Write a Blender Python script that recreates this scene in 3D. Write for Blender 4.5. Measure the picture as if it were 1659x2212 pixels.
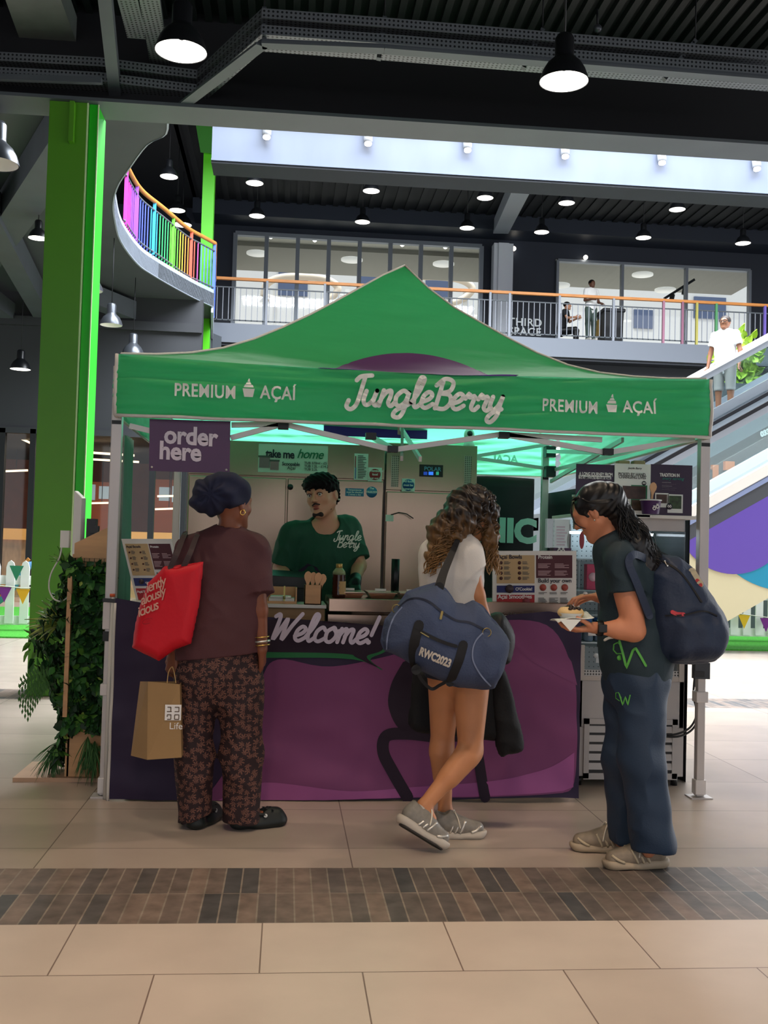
import bpy, bmesh, math, random
import numpy as np
from mathutils import Vector, Matrix
from mathutils import noise as mnoise
for o in list(bpy.data.objects): bpy.data.objects.remove(o)
SC = bpy.context.scene; COL = SC.collection; rnd = random.Random(7); PI = math.pi

# ---------------------------------------------------------------- camera, sky, light, exposure
FPX = 2236.0; CX, CY = 829.5, 1106.0; CAMH = 1.3
_pi, _ro, _ya = (math.radians(a) for a in (2.18, 1.51, 5.32))
F_ = Vector((math.sin(_ya)*math.cos(_pi), math.cos(_ya)*math.cos(_pi), math.sin(_pi)))
_r = Vector((math.cos(_ya), -math.sin(_ya), 0)); _u = _r.cross(F_)
R_ = math.cos(_ro)*_r + math.sin(_ro)*_u; U_ = -math.sin(_ro)*_r + math.cos(_ro)*_u
cam = bpy.data.cameras.new('camera'); camo = bpy.data.objects.new('camera', cam); COL.objects.link(camo)
m = Matrix((R_, U_, -F_)).transposed().to_4x4(); m.translation = (0, 0, CAMH); camo.matrix_world = m
cam.sensor_fit = 'VERTICAL'; cam.sensor_height = 24; cam.lens = FPX*24/2212; cam.clip_end = 300
SC.camera = camo
SC.view_settings.view_transform = 'Standard'; SC.view_settings.look = 'None'
SC.view_settings.gamma = 1; SC.view_settings.use_curve_mapping = False; SC.view_settings.exposure = 0.1

W = bpy.data.worlds.new('sky'); SC.world = W; W.use_nodes = True
bg = W.node_tree.nodes['Background']; bg.inputs[0].default_value = (0.95, 0.96, 1.0, 1); bg.inputs[1].default_value = 0.95

def area(name, loc, rot, sx, sy, power, col):
    l = bpy.data.lights.new(name, 'AREA'); l.shape = 'RECTANGLE'; l.size = sx; l.size_y = sy; l.energy = power; l.color = col
    o = bpy.data.objects.new(name, l); COL.objects.link(o); o.location = loc; o.rotation_euler = rot; return o
# atrium skylight above the open hall behind the stall
area('skylight', (5.0, 15.0, 13.5), (0, 0, 0), 15, 10, 11500, (0.90, 0.95, 1.0))
# daylight from the right: unseen lamp added to brighten the fence and floor
area('right_daylight_fill', (15.5, 12.5, 3.2), (0, math.radians(90), 0), 5, 12, 900, (0.95, 0.97, 1.0))
# added fills: one whitens the facade outside, two light room ceilings from below
area('facade_fill', (8.0, 41.0, 30.0), (math.radians(-50), 0, 0), 24, 10, 16000, (1.0, 0.99, 0.97))
area('room_fill', (3.0, 33.5, 7.2), (PI, 0, 0), 8, 3, 24, (1.0, 0.96, 0.9)); area('room_fill', (11.5, 33.5, 7.2), (PI, 0, 0), 6, 3, 18, (1.0, 0.96, 0.9))
area('shop_fill', (-6.5, 25.2, 3.6), (0, 0, 0), 8, 1.5, 160, (1.0, 0.78, 0.55))  # unseen area lamp added to brighten the shop counter
# warm ceiling downlights of the near walkway
def spot(name, loc, power, col, ang=100, blend=.6, rad=.12, rot=(0,0,0)):
    l = bpy.data.lights.new(name, 'SPOT'); l.energy = power; l.color = col; l.spot_size = math.radians(ang); l.spot_blend = blend; l.shadow_soft_size = rad
    o = bpy.data.objects.new(name, l); COL.objects.link(o); o.location = loc; o.rotation_euler = rot; return o
for x, y, p in ((-1.9, 5.25, 150), (1.75, 5.25, 150), (0.4, 3.6, 60), (-0.3, .9, 340), (1.8, .9, 320)):
    spot('downlight', (x, y, 5.2), p, (1.0, 0.78, 0.58), rad=.07 if y > 5 else .12, ang=120 if y > 5 else 100)

# ---------------------------------------------------------------- pixel -> place in the world (planning aid: a ray of the photo met with a plane)
def ray(x, y): return F_ + R_*((x-CX)/FPX) - U_*((y-CY)/FPX)
def P(x, y, Y):
    d = ray(x, y); return Vector((0, 0, CAMH)) + d*(Y/d.y)
def PZ(x, y, z=0.0):
    d = ray(x, y); return Vector((0, 0, CAMH)) + d*((z-CAMH)/d.z)

# ---------------------------------------------------------------- materials
MATS = {}
def lin(h):
    if not isinstance(h, str): return tuple(h)
    h = h.lstrip('#'); c = [int(h[i:i+2], 16)/255 for i in (0, 2, 4)]
    return tuple(v/12.92 if v <= .04045 else ((v+.055)/1.055)**2.4 for v in c)
def mat(name, col=(.5,.5,.5), rough=.6, metal=0, noise=0, nscale=8, bump=0, bscale=40, emit=0, spec=.5, alpha=1, trans=0, ior=1.45, sheen=0, stretch=(1,1,1)):
    if name in MATS: return MATS[name]
    M = bpy.data.materials.new(name); M.use_nodes = True; nt = M.node_tree; b = nt.nodes['Principled BSDF']
    c = lin(col); b.inputs['Base Color'].default_value = (*c, 1); b.inputs['Roughness'].default_value = rough; b.inputs['Metallic'].default_value = metal
    b.inputs['Specular IOR Level'].default_value = spec; b.inputs['IOR'].default_value = ior; b.inputs['Transmission Weight'].default_value = trans; b.inputs['Alpha'].default_value = alpha
    if sheen: b.inputs['Sheen Weight'].default_value = sheen
    if emit: b.inputs['Emission Color'].default_value = (*c, 1); b.inputs['Emission Strength'].default_value = emit
    if noise or bump:
        tc = nt.nodes.new('ShaderNodeTexCoord'); mp = nt.nodes.new('ShaderNodeMapping'); mp.inputs['Scale'].default_value = stretch
        nt.links.new(tc.outputs['Object'], mp.inputs[0])
    if noise:
        n = nt.nodes.new('ShaderNodeTexNoise'); n.inputs['Scale'].default_value = nscale; n.inputs['Detail'].default_value = 5
        nt.links.new(mp.outputs[0], n.inputs['Vector'])
        r = nt.nodes.new('ShaderNodeValToRGB'); r.color_ramp.elements[0].position = .3; r.color_ramp.elements[1].position = .7
        r.color_ramp.elements[0].color = (*[max(0, v*(1-noise)) for v in c], 1); r.color_ramp.elements[1].color = (*[min(1, v*(1+noise)) for v in c], 1)
        nt.links.new(n.outputs['Fac'], r.inputs[0]); nt.links.new(r.outputs[0], b.inputs['Base Color'])
    if bump:
        n = nt.nodes.new('ShaderNodeTexNoise'); n.inputs['Scale'].default_value = bscale; n.inputs['Detail'].default_value = 3
        nt.links.new(mp.outputs[0], n.inputs['Vector'])
        bp = nt.nodes.new('ShaderNodeBump'); bp.inputs['Strength'].default_value = bump; bp.inputs['Distance'].default_value = .01
        nt.links.new(n.outputs['Fac'], bp.inputs['Height']); nt.links.new(bp.outputs[0], b.inputs['Normal'])
    MATS[name] = M; return M
def translucent(name, col, tcol, f=.45, bump=0, bscale=30):
    M = mat(name, col, .6, bump=bump, bscale=bscale, stretch=(.7,.7,2.4)); nt = M.node_tree; b = nt.nodes['Principled BSDF']; out = nt.nodes['Material Output']
    t = nt.nodes.new('ShaderNodeBsdfTranslucent'); t.inputs[0].default_value = (*lin(tcol), 1)
    mx = nt.nodes.new('ShaderNodeMixShader'); mx.inputs[0].default_value = f
    nt.links.new(b.outputs[0], mx.inputs[1]); nt.links.new(t.outputs[0], mx.inputs[2]); nt.links.new(mx.outputs[0], out.inputs[0]); return M
def glassy(name, col=(.9,.95,.95), f=.12):
    """thin clear sheet: mostly see-through, faint mirror"""
    if name in MATS: return MATS[name]
    M = bpy.data.materials.new(name); M.use_nodes = True; nt = M.node_tree; out = nt.nodes['Material Output']; nt.nodes.remove(nt.nodes['Principled BSDF'])
    t = nt.nodes.new('ShaderNodeBsdfTransparent'); t.inputs[0].default_value = (*col, 1); g = nt.nodes.new('ShaderNodeBsdfGlossy'); g.inputs['Roughness'].default_value = .03
    mx = nt.nodes.new('ShaderNodeMixShader'); mx.inputs[0].default_value = f
    nt.links.new(t.outputs[0], mx.inputs[1]); nt.links.new(g.outputs[0], mx.inputs[2]); nt.links.new(mx.outputs[0], out.inputs[0]); MATS[name] = M; return M
def dots(name, col, dark, sx, sz, r=.28, axis='XZ', rough=.4, metal=.3):
    """sheet with a regular grid of punched holes (period sx, sz)"""
    M = mat(name, col, rough, metal); nt = M.node_tree; b = nt.nodes['Principled BSDF']
    tc = nt.nodes.new('ShaderNodeTexCoord'); sp = nt.nodes.new('ShaderNodeSeparateXYZ'); nt.links.new(tc.outputs['Object'], sp.inputs[0])
    def mth(op, a, bb=None):
        n = nt.nodes.new('ShaderNodeMath'); n.operation = op
        for i, v in enumerate((a, bb)):
            if v is None: continue
            if isinstance(v, (int, float)): n.inputs[i].default_value = v
            else: nt.links.new(v, n.inputs[i])
        return n.outputs[0]
    fs = [mth('ABSOLUTE', mth('SUBTRACT', mth('FRACT', mth('ADD', mth('DIVIDE', sp.outputs[a], s), 100.)), .5)) for a, s in zip(axis, (sx, sz))]
    d = mth('SQRT', mth('ADD', mth('POWER', fs[0], 2.), mth('POWER', fs[1], 2.)))
    k = mth('LESS_THAN', d, r)
    mx = nt.nodes.new('ShaderNodeMix'); mx.data_type = 'RGBA'; mx.inputs[6].default_value = (*lin(col), 1); mx.inputs[7].default_value = (*lin(dark), 1)
    nt.links.new(k, mx.inputs[0]); nt.links.new(mx.outputs[2], b.inputs['Base Color']); return M
def bricks(name, c1, c2, mortar, bw, rh, ms, off=0., rough=.5, noise=.12, nscale=6, shift=(0,0,0)):
    M = mat(name, c1, rough); nt = M.node_tree; b = nt.nodes['Principled BSDF']
    tc = nt.nodes.new('ShaderNodeTexCoord'); mp = nt.nodes.new('ShaderNodeMapping'); mp.inputs['Location'].default_value = shift
    nt.links.new(tc.outputs['Object'], mp.inputs[0])
    br = nt.nodes.new('ShaderNodeTexBrick'); br.offset = off; br.squash = 1; br.inputs['Scale'].default_value = 1
    br.inputs['Brick Width'].default_value = bw; br.inputs['Row Height'].default_value = rh; br.inputs['Mortar Size'].default_value = ms; br.inputs['Mortar Smooth'].default_value = .1
    br.inputs['Color1'].default_value = (*lin(c1), 1); br.inputs['Color2'].default_value = (*lin(c2), 1); br.inputs['Mortar'].default_value = (*lin(mortar), 1)
    nt.links.new(mp.outputs[0], br.inputs[0])
    n = nt.nodes.new('ShaderNodeTexNoise'); n.inputs['Scale'].default_value = nscale; n.inputs['Detail'].default_value = 6; nt.links.new(tc.outputs['Object'], n.inputs[0])
    mr = nt.nodes.new('ShaderNodeMapRange'); mr.inputs[1].default_value = .3; mr.inputs[2].default_value = .7; mr.inputs[3].default_value = 1-noise; mr.inputs[4].default_value = 1+noise
    nt.links.new(n.outputs[0], mr.inputs[0])
    mx = nt.nodes.new('ShaderNodeMix'); mx.data_type = 'RGBA'; mx.blend_type = 'MULTIPLY'; mx.inputs[0].default_value = 1
    nt.links.new(br.outputs[0], mx.inputs[6]); nt.links.new(mr.outputs[0], mx.inputs[7]); nt.links.new(mx.outputs[2], b.inputs['Base Color'])
    bp = nt.nodes.new('ShaderNodeBump'); bp.inputs['Strength'].default_value = .35; bp.inputs['Distance'].default_value = .004; bp.invert = True
    nt.links.new(br.outputs['Fac'], bp.inputs['Height']); nt.links.new(bp.outputs[0], b.inputs['Normal']); return M

# ---------------------------------------------------------------- object helpers
def thing(name, label, cat, loc=(0,0,0), group=None):
    o = bpy.data.objects.new(name, None); COL.objects.link(o); o.location = loc; o.empty_display_size = .1
    return tag(o, label, cat, group)
def tag(o, label, cat, group=None, kind=None):
    o['label'] = label; o['category'] = cat
    if group: o['group'] = group
    if kind: o['kind'] = kind
    return o
def wloc(o):
    v = Vector((0,0,0))
    while o: v += Vector(o.location); o = o.parent
    return v
class MB:
    """collects shapes given in world coordinates"""
    def __init__(s): s.v = []; s.f = []; s.sm = []
    def add(s, vs, fs, smooth=False):
        n = len(s.v); s.v += [tuple(v) for v in vs]; s.f += [tuple(i+n for i in f) for f in fs]; s.sm += [smooth]*len(fs); return s
    def box(s, a, b):
        x0,x1 = sorted((a[0],b[0])); y0,y1 = sorted((a[1],b[1])); z0,z1 = sorted((a[2],b[2]))
        v = [(x,y,z) for z in (z0,z1) for y in (y0,y1) for x in (x0,x1)]
        return s.add(v, [(0,2,3,1),(4,5,7,6),(0,1,5,4),(2,6,7,3),(0,4,6,2),(1,3,7,5)])
    def hexa(s, p):   # 8 points: 4 of one face then 4 opposite, same order
        return s.add(p, [(3,2,1,0),(4,5,6,7),(0,1,5,4),(1,2,6,5),(2,3,7,6),(3,0,4,7)])
    def quad(s, a, b, c, d): return s.add([a,b,c,d], [(0,1,2,3)])
    def slab(s, pts, n, t):   # polygon pts extruded along n*t
        n = Vector(n).normalized()*t; k = len(pts)
        v = [Vector(p) for p in pts]+[Vector(p)+n for p in pts]
        return s.add(v, [tuple(range(k))[::-1], tuple(range(k,2*k))]+[(i,(i+1)%k,(i+1)%k+k,i+k) for i in range(k)])
    def bar(s, a, b, w, h, up=(0,0,1)):
        a = Vector(a); b = Vector(b); d = (b-a).normalized(); u = Vector(up); sd = d.cross(u)
        if sd.length < 1e-4: sd = d.cross(Vector((1,0,0)))
        sd.normalize(); u = sd.cross(d).normalized(); sd *= w/2; u *= h/2
        return s.hexa([a-sd-u, a+sd-u, a+sd+u, a-sd+u, b-sd-u, b+sd-u, b+sd+u, b-sd+u])
    def tube(s, pts, r, seg=8, caps=True, flat=None):
        pts = [Vector(p) for p in pts]; n = len(pts); rr = r if hasattr(r, '__len__') else [r]*n
        t0 = (pts[1]-pts[0]).normalized(); u = t0.orthogonal().normalized(); vs = []
        for i, p in enumerate(pts):
            t = (pts[min(i+1,n-1)]-pts[max(i-1,0)]).normalized(); u = (u - t*u.dot(t))
            if u.length < 1e-6: u = t.orthogonal()
            u.normalize(); w = t.cross(u)
            for k in range(seg):
                a = 2*PI*k/seg; vs.append(p+(u*math.cos(a)+w*math.sin(a))*rr[i])
        fs = [(i*seg+k, i*seg+(k+1)%seg, (i+1)*seg+(k+1)%seg, (i+1)*seg+k) for i in range(n-1) for k in range(seg)]
        if caps: fs += [tuple(range(seg))[::-1], tuple(range((n-1)*seg, n*seg))]
        return s.add(vs, fs, True)
    def lathe(s, c, prof, seg=24, ax=(0,0,1), caps=True):   # prof: (radius, height) pairs
        c = Vector(c); ax = Vector(ax).normalized(); u = ax.orthogonal().normalized(); w = ax.cross(u); vs = []
        for r, h in prof:
            for k in range(seg): a = 2*PI*k/seg; vs.append(c+ax*h+(u*math.cos(a)+w*math.sin(a))*max(r,1e-4))
        n = len(prof); fs = [(i*seg+k, i*seg+(k+1)%seg, (i+1)*seg+(k+1)%seg, (i+1)*seg+k) for i in range(n-1) for k in range(seg)]
        if caps: fs += [tuple(range(seg))[::-1], tuple(range((n-1)*seg, n*seg))]
        return s.add(vs, fs, True)
    def ell(s, c, r, seg=14, rings=9):
        c = Vector(c); r = r if hasattr(r, '__len__') else (r,r,r); vs = [c+Vector((0,0,-r[2]))]
        for i in range(1, rings):
            t = -PI/2+PI*i/rings
            for k in range(seg): a = 2*PI*k/seg; vs.append(c+Vector((math.cos(t)*math.cos(a)*r[0], math.cos(t)*math.sin(a)*r[1], math.sin(t)*r[2])))
        vs.append(c+Vector((0,0,r[2]))); n = len(vs)
        fs = [(0,1+(k+1)%seg,1+k) for k in range(seg)]+[(n-1,n-1-seg+k,n-1-seg+(k+1)%seg) for k in range(seg)]
        fs += [(1+i*seg+k,1+i*seg+(k+1)%seg,1+(i+1)*seg+(k+1)%seg,1+(i+1)*seg+k) for i in range(rings-2) for k in range(seg)]
        return s.add(vs, fs, True)
    def grid(s, fn, nu, nv, smooth=True):
        vs = [fn(i/nu, j/nv) for j in range(nv+1) for i in range(nu+1)]
        return s.add(vs, [(j*(nu+1)+i, j*(nu+1)+i+1, (j+1)*(nu+1)+i+1, (j+1)*(nu+1)+i) for j in range(nv) for i in range(nu)], smooth)
    def build(s, name, m, parent=None, loc=None, bevel=0, solid=0, subsurf=0):
        o_ = wloc(parent) if parent else Vector(loc or (0,0,0))
        me = bpy.data.meshes.new(name); me.from_pydata([tuple(Vector(v)-o_) for v in s.v], [], s.f)
        me.polygons.foreach_set('use_smooth', s.sm); me.update()
        ms = m if isinstance(m, (list, tuple)) else [m]
        for q in ms: me.materials.append(q)
        o = bpy.data.objects.new(name, me); COL.objects.link(o)
        if parent: o.parent = parent
        else: o.location = o_
        if solid: md = o.modifiers.new('solid', 'SOLIDIFY'); md.thickness = solid; md.offset = 0
        if bevel: md = o.modifiers.new('bevel', 'BEVEL'); md.width = bevel; md.segments = 2; md.limit_method = 'ANGLE'
        if subsurf: md = o.modifiers.new('sub', 'SUBSURF'); md.levels = subsurf; md.render_levels = subsurf
        return o
def part(name, m, parent, **k):   # MB that builds itself under parent: part('leg', M, root).box(...)  then .done()
    b = MB(); b._n, b._m, b._p, b._k = name, m, parent, k; return b
def done(b): return b.build(b._n, b._m, b._p, **b._k)
def struct(o): o['kind'] = 'structure'; return o
def catmull(pts, n=8):
    pts = [Vector(p) for p in pts]; out = []
    for i in range(len(pts)-1):
        p0 = pts[max(i-1,0)]; p1 = pts[i]; p2 = pts[i+1]; p3 = pts[min(i+2,len(pts)-1)]
        for k in range(n):
            t = k/n; out.append(.5*((2*p1)+(p2-p0)*t+(2*p0-5*p1+4*p2-p3)*t*t+(3*p1-p0-3*p2+p3)*t**3))
    out.append(pts[-1]); return out
def copy_tree(o, parent=None, loc=None, label=None):
    c = o.copy(); COL.objects.link(c); c.parent = parent
    if loc is not None: c.location = loc
    if label: c['label'] = label
    for ch in o.children: copy_tree(ch, c)
    return c
def text(s, name, m, parent, o, xd, yd, size, bold=0, shear=0, ext=.0006, align='LEFT', space=1.0, warp=None, lead=1.0, yscale=1.0, xscale=1.0):
    """lettering as a mesh: o = baseline start (world), xd / yd = writing and up directions"""
    cu = bpy.data.curves.new(name, 'FONT'); cu.body = s; cu.size = size; cu.extrude = ext; cu.offset = bold; cu.shear = shear; cu.align_x = align; cu.space_character = space; cu.space_line = lead
    cu.resolution_u = 3
    ob = bpy.data.objects.new(name, cu); COL.objects.link(ob); bpy.context.view_layer.update()
    me = bpy.data.meshes.new_from_object(ob.evaluated_get(bpy.context.evaluated_depsgraph_get())); bpy.data.objects.remove(ob); bpy.data.curves.remove(cu)
    xd = Vector(xd).normalized(); yd = Vector(yd).normalized(); n = xd.cross(yd); base = Vector(o); w = wloc(parent)
    for v in me.vertices:
        p = base + xd*v.co.x*xscale + yd*v.co.y*yscale + n*v.co.z
        if warp: p = warp(p, v.co)
        v.co = p - w
    me.materials.clear(); me.materials.append(m)
    ob = bpy.data.objects.new(name, me); COL.objects.link(ob); ob.parent = parent; return ob
def ribbon(b, pts, w, n, t=.0012):
    """flat stroke of width w along pts lying in the plane with normal n"""
    pts = [Vector(p) for p in pts]; n = Vector(n).normalized(); k = len(pts); ww = w if hasattr(w,'__len__') else [w]*k
    vs = []
    for i, p in enumerate(pts):
        d = (pts[min(i+1,k-1)]-pts[max(i-1,0)]).normalized(); s = d.cross(n).normalized()*ww[i]/2
        vs += [p-s+n*t, p+s+n*t, p+s-n*t, p-s-n*t]
    b.add(vs, [(4*i+j, 4*i+(j+1)%4, 4*i+4+(j+1)%4, 4*i+4+j) for i in range(k-1) for j in range(4)]+[(0,3,2,1),(4*k-4,4*k-3,4*k-2,4*k-1)])
    for e in (0, k-1):   # round ends
        s = n.orthogonal().normalized(); q = n.cross(s); r = ww[e]/2
        ring = [pts[e]+(s*math.cos(a)+q*math.sin(a))*r+n*t for a in [2*PI*j/10 for j in range(10)]]
        b.slab(ring[::-1] if False else ring, -n, 2*t)
SCRIPT = {  # brush-script letters: strokes in a unit box (x-height 0.5), advance
 'J': ([[(.05,.1),(.02,-.08),(.16,-.16),(.3,-.02),(.36,.3),(.42,.85)],[(.18,.72),(.3,.84),(.62,.9)]], .5),
 'W': ([[(.0,.78),(.12,.86),(.16,.7),(.1,.02),(.3,.45),(.42,.72),(.4,.35),(.4,.02),(.62,.5),(.86,.9)]], .8),
 'B': ([[(.2,.8),(.1,.0)],[(.02,.7),(.25,.9),(.52,.8),(.46,.55),(.2,.46),(.46,.42),(.54,.2),(.38,.0),(.1,.02)]], .6),
 'u': ([[(.04,.42),(.0,.12),(.12,.0),(.28,.14),(.36,.44)],[(.36,.44),(.3,.12),(.4,.0),(.5,.12)]], .5),
 'n': ([[(.06,.46),(.0,.0)],[(.02,.2),(.14,.4),(.28,.46),(.3,.3),(.26,.1),(.36,.0),(.46,.12)]], .46),
 'g': ([[(.36,.4),(.2,.48),(.02,.3),(.04,.08),(.18,.02),(.32,.16),(.38,.44)],[(.38,.44),(.32,-.1),(.2,-.34),(.02,-.3),(.08,-.12),(.34,.02),(.5,.14)]], .5),
 'l': ([[(.0,.14),(.18,.48),(.27,.84),(.16,.90),(.09,.62),(.07,.2),(.15,.0),(.3,.12)]], .3),
 'e': ([[(.0,.16),(.22,.26),(.3,.4),(.18,.48),(.04,.34),(.02,.1),(.16,.0),(.36,.12)]], .36),
 'r': ([[(.02,.34),(.12,.5),(.14,.38),(.3,.42),(.24,.1),(.34,.0),(.46,.12)]], .4),
 'y': ([[(.06,.44),(.02,.14),(.14,.04),(.28,.18),(.36,.46)],[(.36,.46),(.28,-.1),(.12,-.34),(-.02,-.26),(.1,-.08),(.4,.08)]], .5),
 'c': ([[(.3,.38),(.2,.48),(.04,.34),(.02,.1),(.16,.0),(.36,.12)]], .36),
 'o': ([[(.2,.48),(.02,.34),(.04,.06),(.2,.0),(.34,.2),(.26,.44),(.2,.48),(.3,.36),(.48,.4)]], .44),
 'm': ([[(.04,.46),(.0,.0)],[(.0,.2),(.12,.42),(.22,.42),(.2,.0)],[(.2,.2),(.32,.42),(.44,.42),(.42,.12),(.5,.0),(.6,.12)]], .62),
 '!': ([[(.2,.9),(.1,.28)],[(.06,.04),(.065,.045)]], .2)}
def script_text(s, name, m, parent, o, xd, yd, size, w, shear=.2, warp=None, lift=.001):
    xd = Vector(xd).normalized(); yd = Vector(yd).normalized(); n = xd.cross(yd); b = MB(); x = 0
    for ch in s:
        st, adv = SCRIPT[ch]
        for q in st:
            pts = [Vector(o)+xd*((x+a+shear*c)*size)+yd*(c*size)+n*lift for a, c in [(v.x, v.y) for v in catmull([(a,c,0) for a,c in q], 6)]]
            if warp: pts = [warp(p) for p in pts]
            if len(q) == 2 and (Vector(q[0])-Vector(q[1])).length < .02: ribbon(b, pts, w*1.3, n)
            else: ribbon(b, pts, w, n)
        x += adv
    return b.build(name, m, parent)
# ================================================================ SETTING
M_tile_f = bricks('floor_tile_near', '#c6b7a9', '#bcada0', '#7d6a60', .633, .43, .0025, off=.5, noise=.07, nscale=3, rough=.38, shift=(.0445+.3165, -3.238, 0))
M_tile = bricks('floor_tile', '#ab9d91', '#9f9287', '#776b62', 1.276, .671, .0028, noise=.07, nscale=2.5, rough=.27, shift=(.967, -4.568, 0))
M_brick = bricks('floor_brick', '#7a695e', '#454546', '#857a6e', .0672, .3125, .0032, off=.0, noise=.3, nscale=14, rough=.45, shift=(0, -3.665, 0))
def floor_rect(name, y0, y1, m, z=0):
    b = MB(); b.quad((-16, y0, z), (22, y0, z), (22, y1, z), (-16, y1, z)); return struct(b.build(name, m))
floor_rect('floor', -5, 3.665, M_tile_f); floor_rect('trim_1', 3.665, 4.29, M_brick); floor_rect('floor.001', 4.29, 8.86, M_tile)
floor_rect('trim_2', 8.86, 9.45, M_brick); floor_rect('floor.002', 9.45, 50, M_tile)

M_dk = mat('dark_steel', '#171c25', .55, noise=.12, nscale=1.5); M_blk = mat('black_paint', '#080b12', .6); M_gry = mat('grey_steel', '#4e545b', .5, noise=.08, nscale=2)
M_sof = mat('soffit_grey', '#44494d', .6, noise=.08, nscale=1.2); M_fas = mat('fascia_metal', '#aab4c4', .4, .3, noise=.06, nscale=1.5); M_sil = mat('silver_beam', '#6c7588', .5, .0, noise=.1, nscale=1.3, stretch=(1,1,.3))
M_wallb = mat('upper_wall', '#1e2533', .5, noise=.06, nscale=.6); M_dgreen = mat('ceiling_dark_green', '#0a1415', .6)
M_grn = mat('column_green', '#4f8f16', .42, noise=.03, nscale=3); M_grn2 = mat('column_green_lit', '#56c81c', .4)  # far column's green brightened to carry the light falling on it
M_wood = mat('rail_wood', '#c07c3c', .45, noise=.1, nscale=3)
b = MB(); b.box((-9.2, -5, 0), (-9, 8.9, 6.2)); struct(b.build('wall_left.003', mat('near_wall', '#6b645c', .7)))
# ceiling over the near walkway, ribbed sheet
b = MB(); b.box((-9.2, -5.2, 6.05), (14, 9.3, 6.2))
for i in range(75): b.box((-3.2+.13*i, 7.2, 5.98), (-3.2+.13*i+.06, 9.2, 6.05))
struct(b.build('ceiling', M_dgreen))
b = MB(); b.box((-3, 20.5, 11.4), (20, 31.5, 11.6)); b.box((-14, 11, 11.4), (-2.9, 31.5, 11.6))
for i in range(60): b.box((-2.8+.35*i, 20.6, 11.36), (-2.8+.35*i+.15, 31, 11.4))
struct(b.build('ceiling.001', mat('far_ceiling', '#0e1219', .7)))
# near main beam (bottom flange, web) and angled trimmer beam
b = MB(); b.box((-9, 9.0, 5.12), (12, 9.39, 5.15)); struct(b.build('trim_3', M_gry)); b = MB(); b.box((-9, 9.19, 5.15), (12, 9.22, 6.05)); struct(b.build('trim_4', M_blk))
pl = [PZ(395, 228, 5.16), PZ(566, 97, 5.16), PZ(830, 108, 5.16), PZ(1700, 178, 5.16)]
b = MB()
for p, q in zip(pl, pl[1:]): b.bar(p, q, .1, .02); b.bar(Vector(p)+Vector((0,.02,.03)), Vector(q)+Vector((0,.02,.03)), .02, .05)
struct(b.build('trim_5', M_gry))
# silver lit beam across the atrium
b = MB(); b.box((-1.42, 17.0, 7.66), (14, 17.03, 8.34)); b.box((-1.42, 16.95, 7.64), (14, 17.5, 7.67)); b.box((-1.42, 16.95, 8.34), (14, 17.5, 8.38))
struct(b.build('trim_6', M_sil))
b = MB(); b.box((-1.42, 16.97, 7.60), (14, 17.55, 7.638)); struct(b.build('trim_7', M_dk))
# grey diagonal brace + column of the upper wall
b = MB(); q = [P(1120, 385, 22), P(1140, 390, 22), P(1082, 492, 30.5), P(1066, 492, 30.5)]
b.bar(P(1128, 392, 24), P(1082, 490, 30.2), .45, .4); struct(b.build('trim_8', mat('brace_grey', '#858b95', .5)))
b = MB(); b.box((5.97, 30.5, 6.6), (6.56, 30.9, 10.7)); b.box((6.1, 30.45, 6.6), (6.42, 30.5, 10.7)); struct(b.build('trim_9', mat('pier_grey', '#c4c9d2', .45)))
# upper back wall with its openings
b = MB(); Y0, Y1 = 31.0, 31.25
for x0, x1, z0, z1 in ((-14, -1.8, 6.6, 11.5), (-1.8, 5.67, 10.72, 11.5), (-1.8, 5.67, 6.6, 7.35), (5.67, 8.0, 6.6, 11.5), (8.0, 14.25, 10.45, 11.5), (8.0, 14.25, 6.6, 7.2), (14.25, 22, 6.6, 11.5)):
    b.box((x0, Y0, z0), (x1, Y1, z1))
b.box((-3, 30.0, 10.95), (16, 30.99, 11.4))
struct(b.build('wall_back', M_wallb))
M_fr = mat('window_frame', '#7d848d', .4, .5); M_gls = glassy('window_glass', (.93,.96,.97), .05)
def window(n, x0, x1, z0, z1, cols, y=30.95, fw=.07):
    r = bpy.data.objects.new('window_%d' % n, None); COL.objects.link(r); r.location = (x0, y, z0); r['kind'] = 'structure'
    b = MB()
    for i in range(cols+1):
        x = x0+(x1-x0)*i/cols; b.box((x-fw, y-.05, z0), (x+fw, y+.12, z1))
    b.box((x0, y-.06, z1-fw), (x1, y+.12, z1+fw)); b.box((x0, y-.06, z0-fw), (x1, y+.12, z0+fw)); b.build('window_frame', M_fr, r)
    b = MB(); b.box((x0, y+.06, z0), (x1, y+.07, z1)); b.build('pane', M_gls, r); return r
window(1, -1.8, 5.67, 7.35, 10.7, 8, fw=.06); window(2, 8.05, 14.2, 7.2, 10.4, 3, fw=.04)
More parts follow.
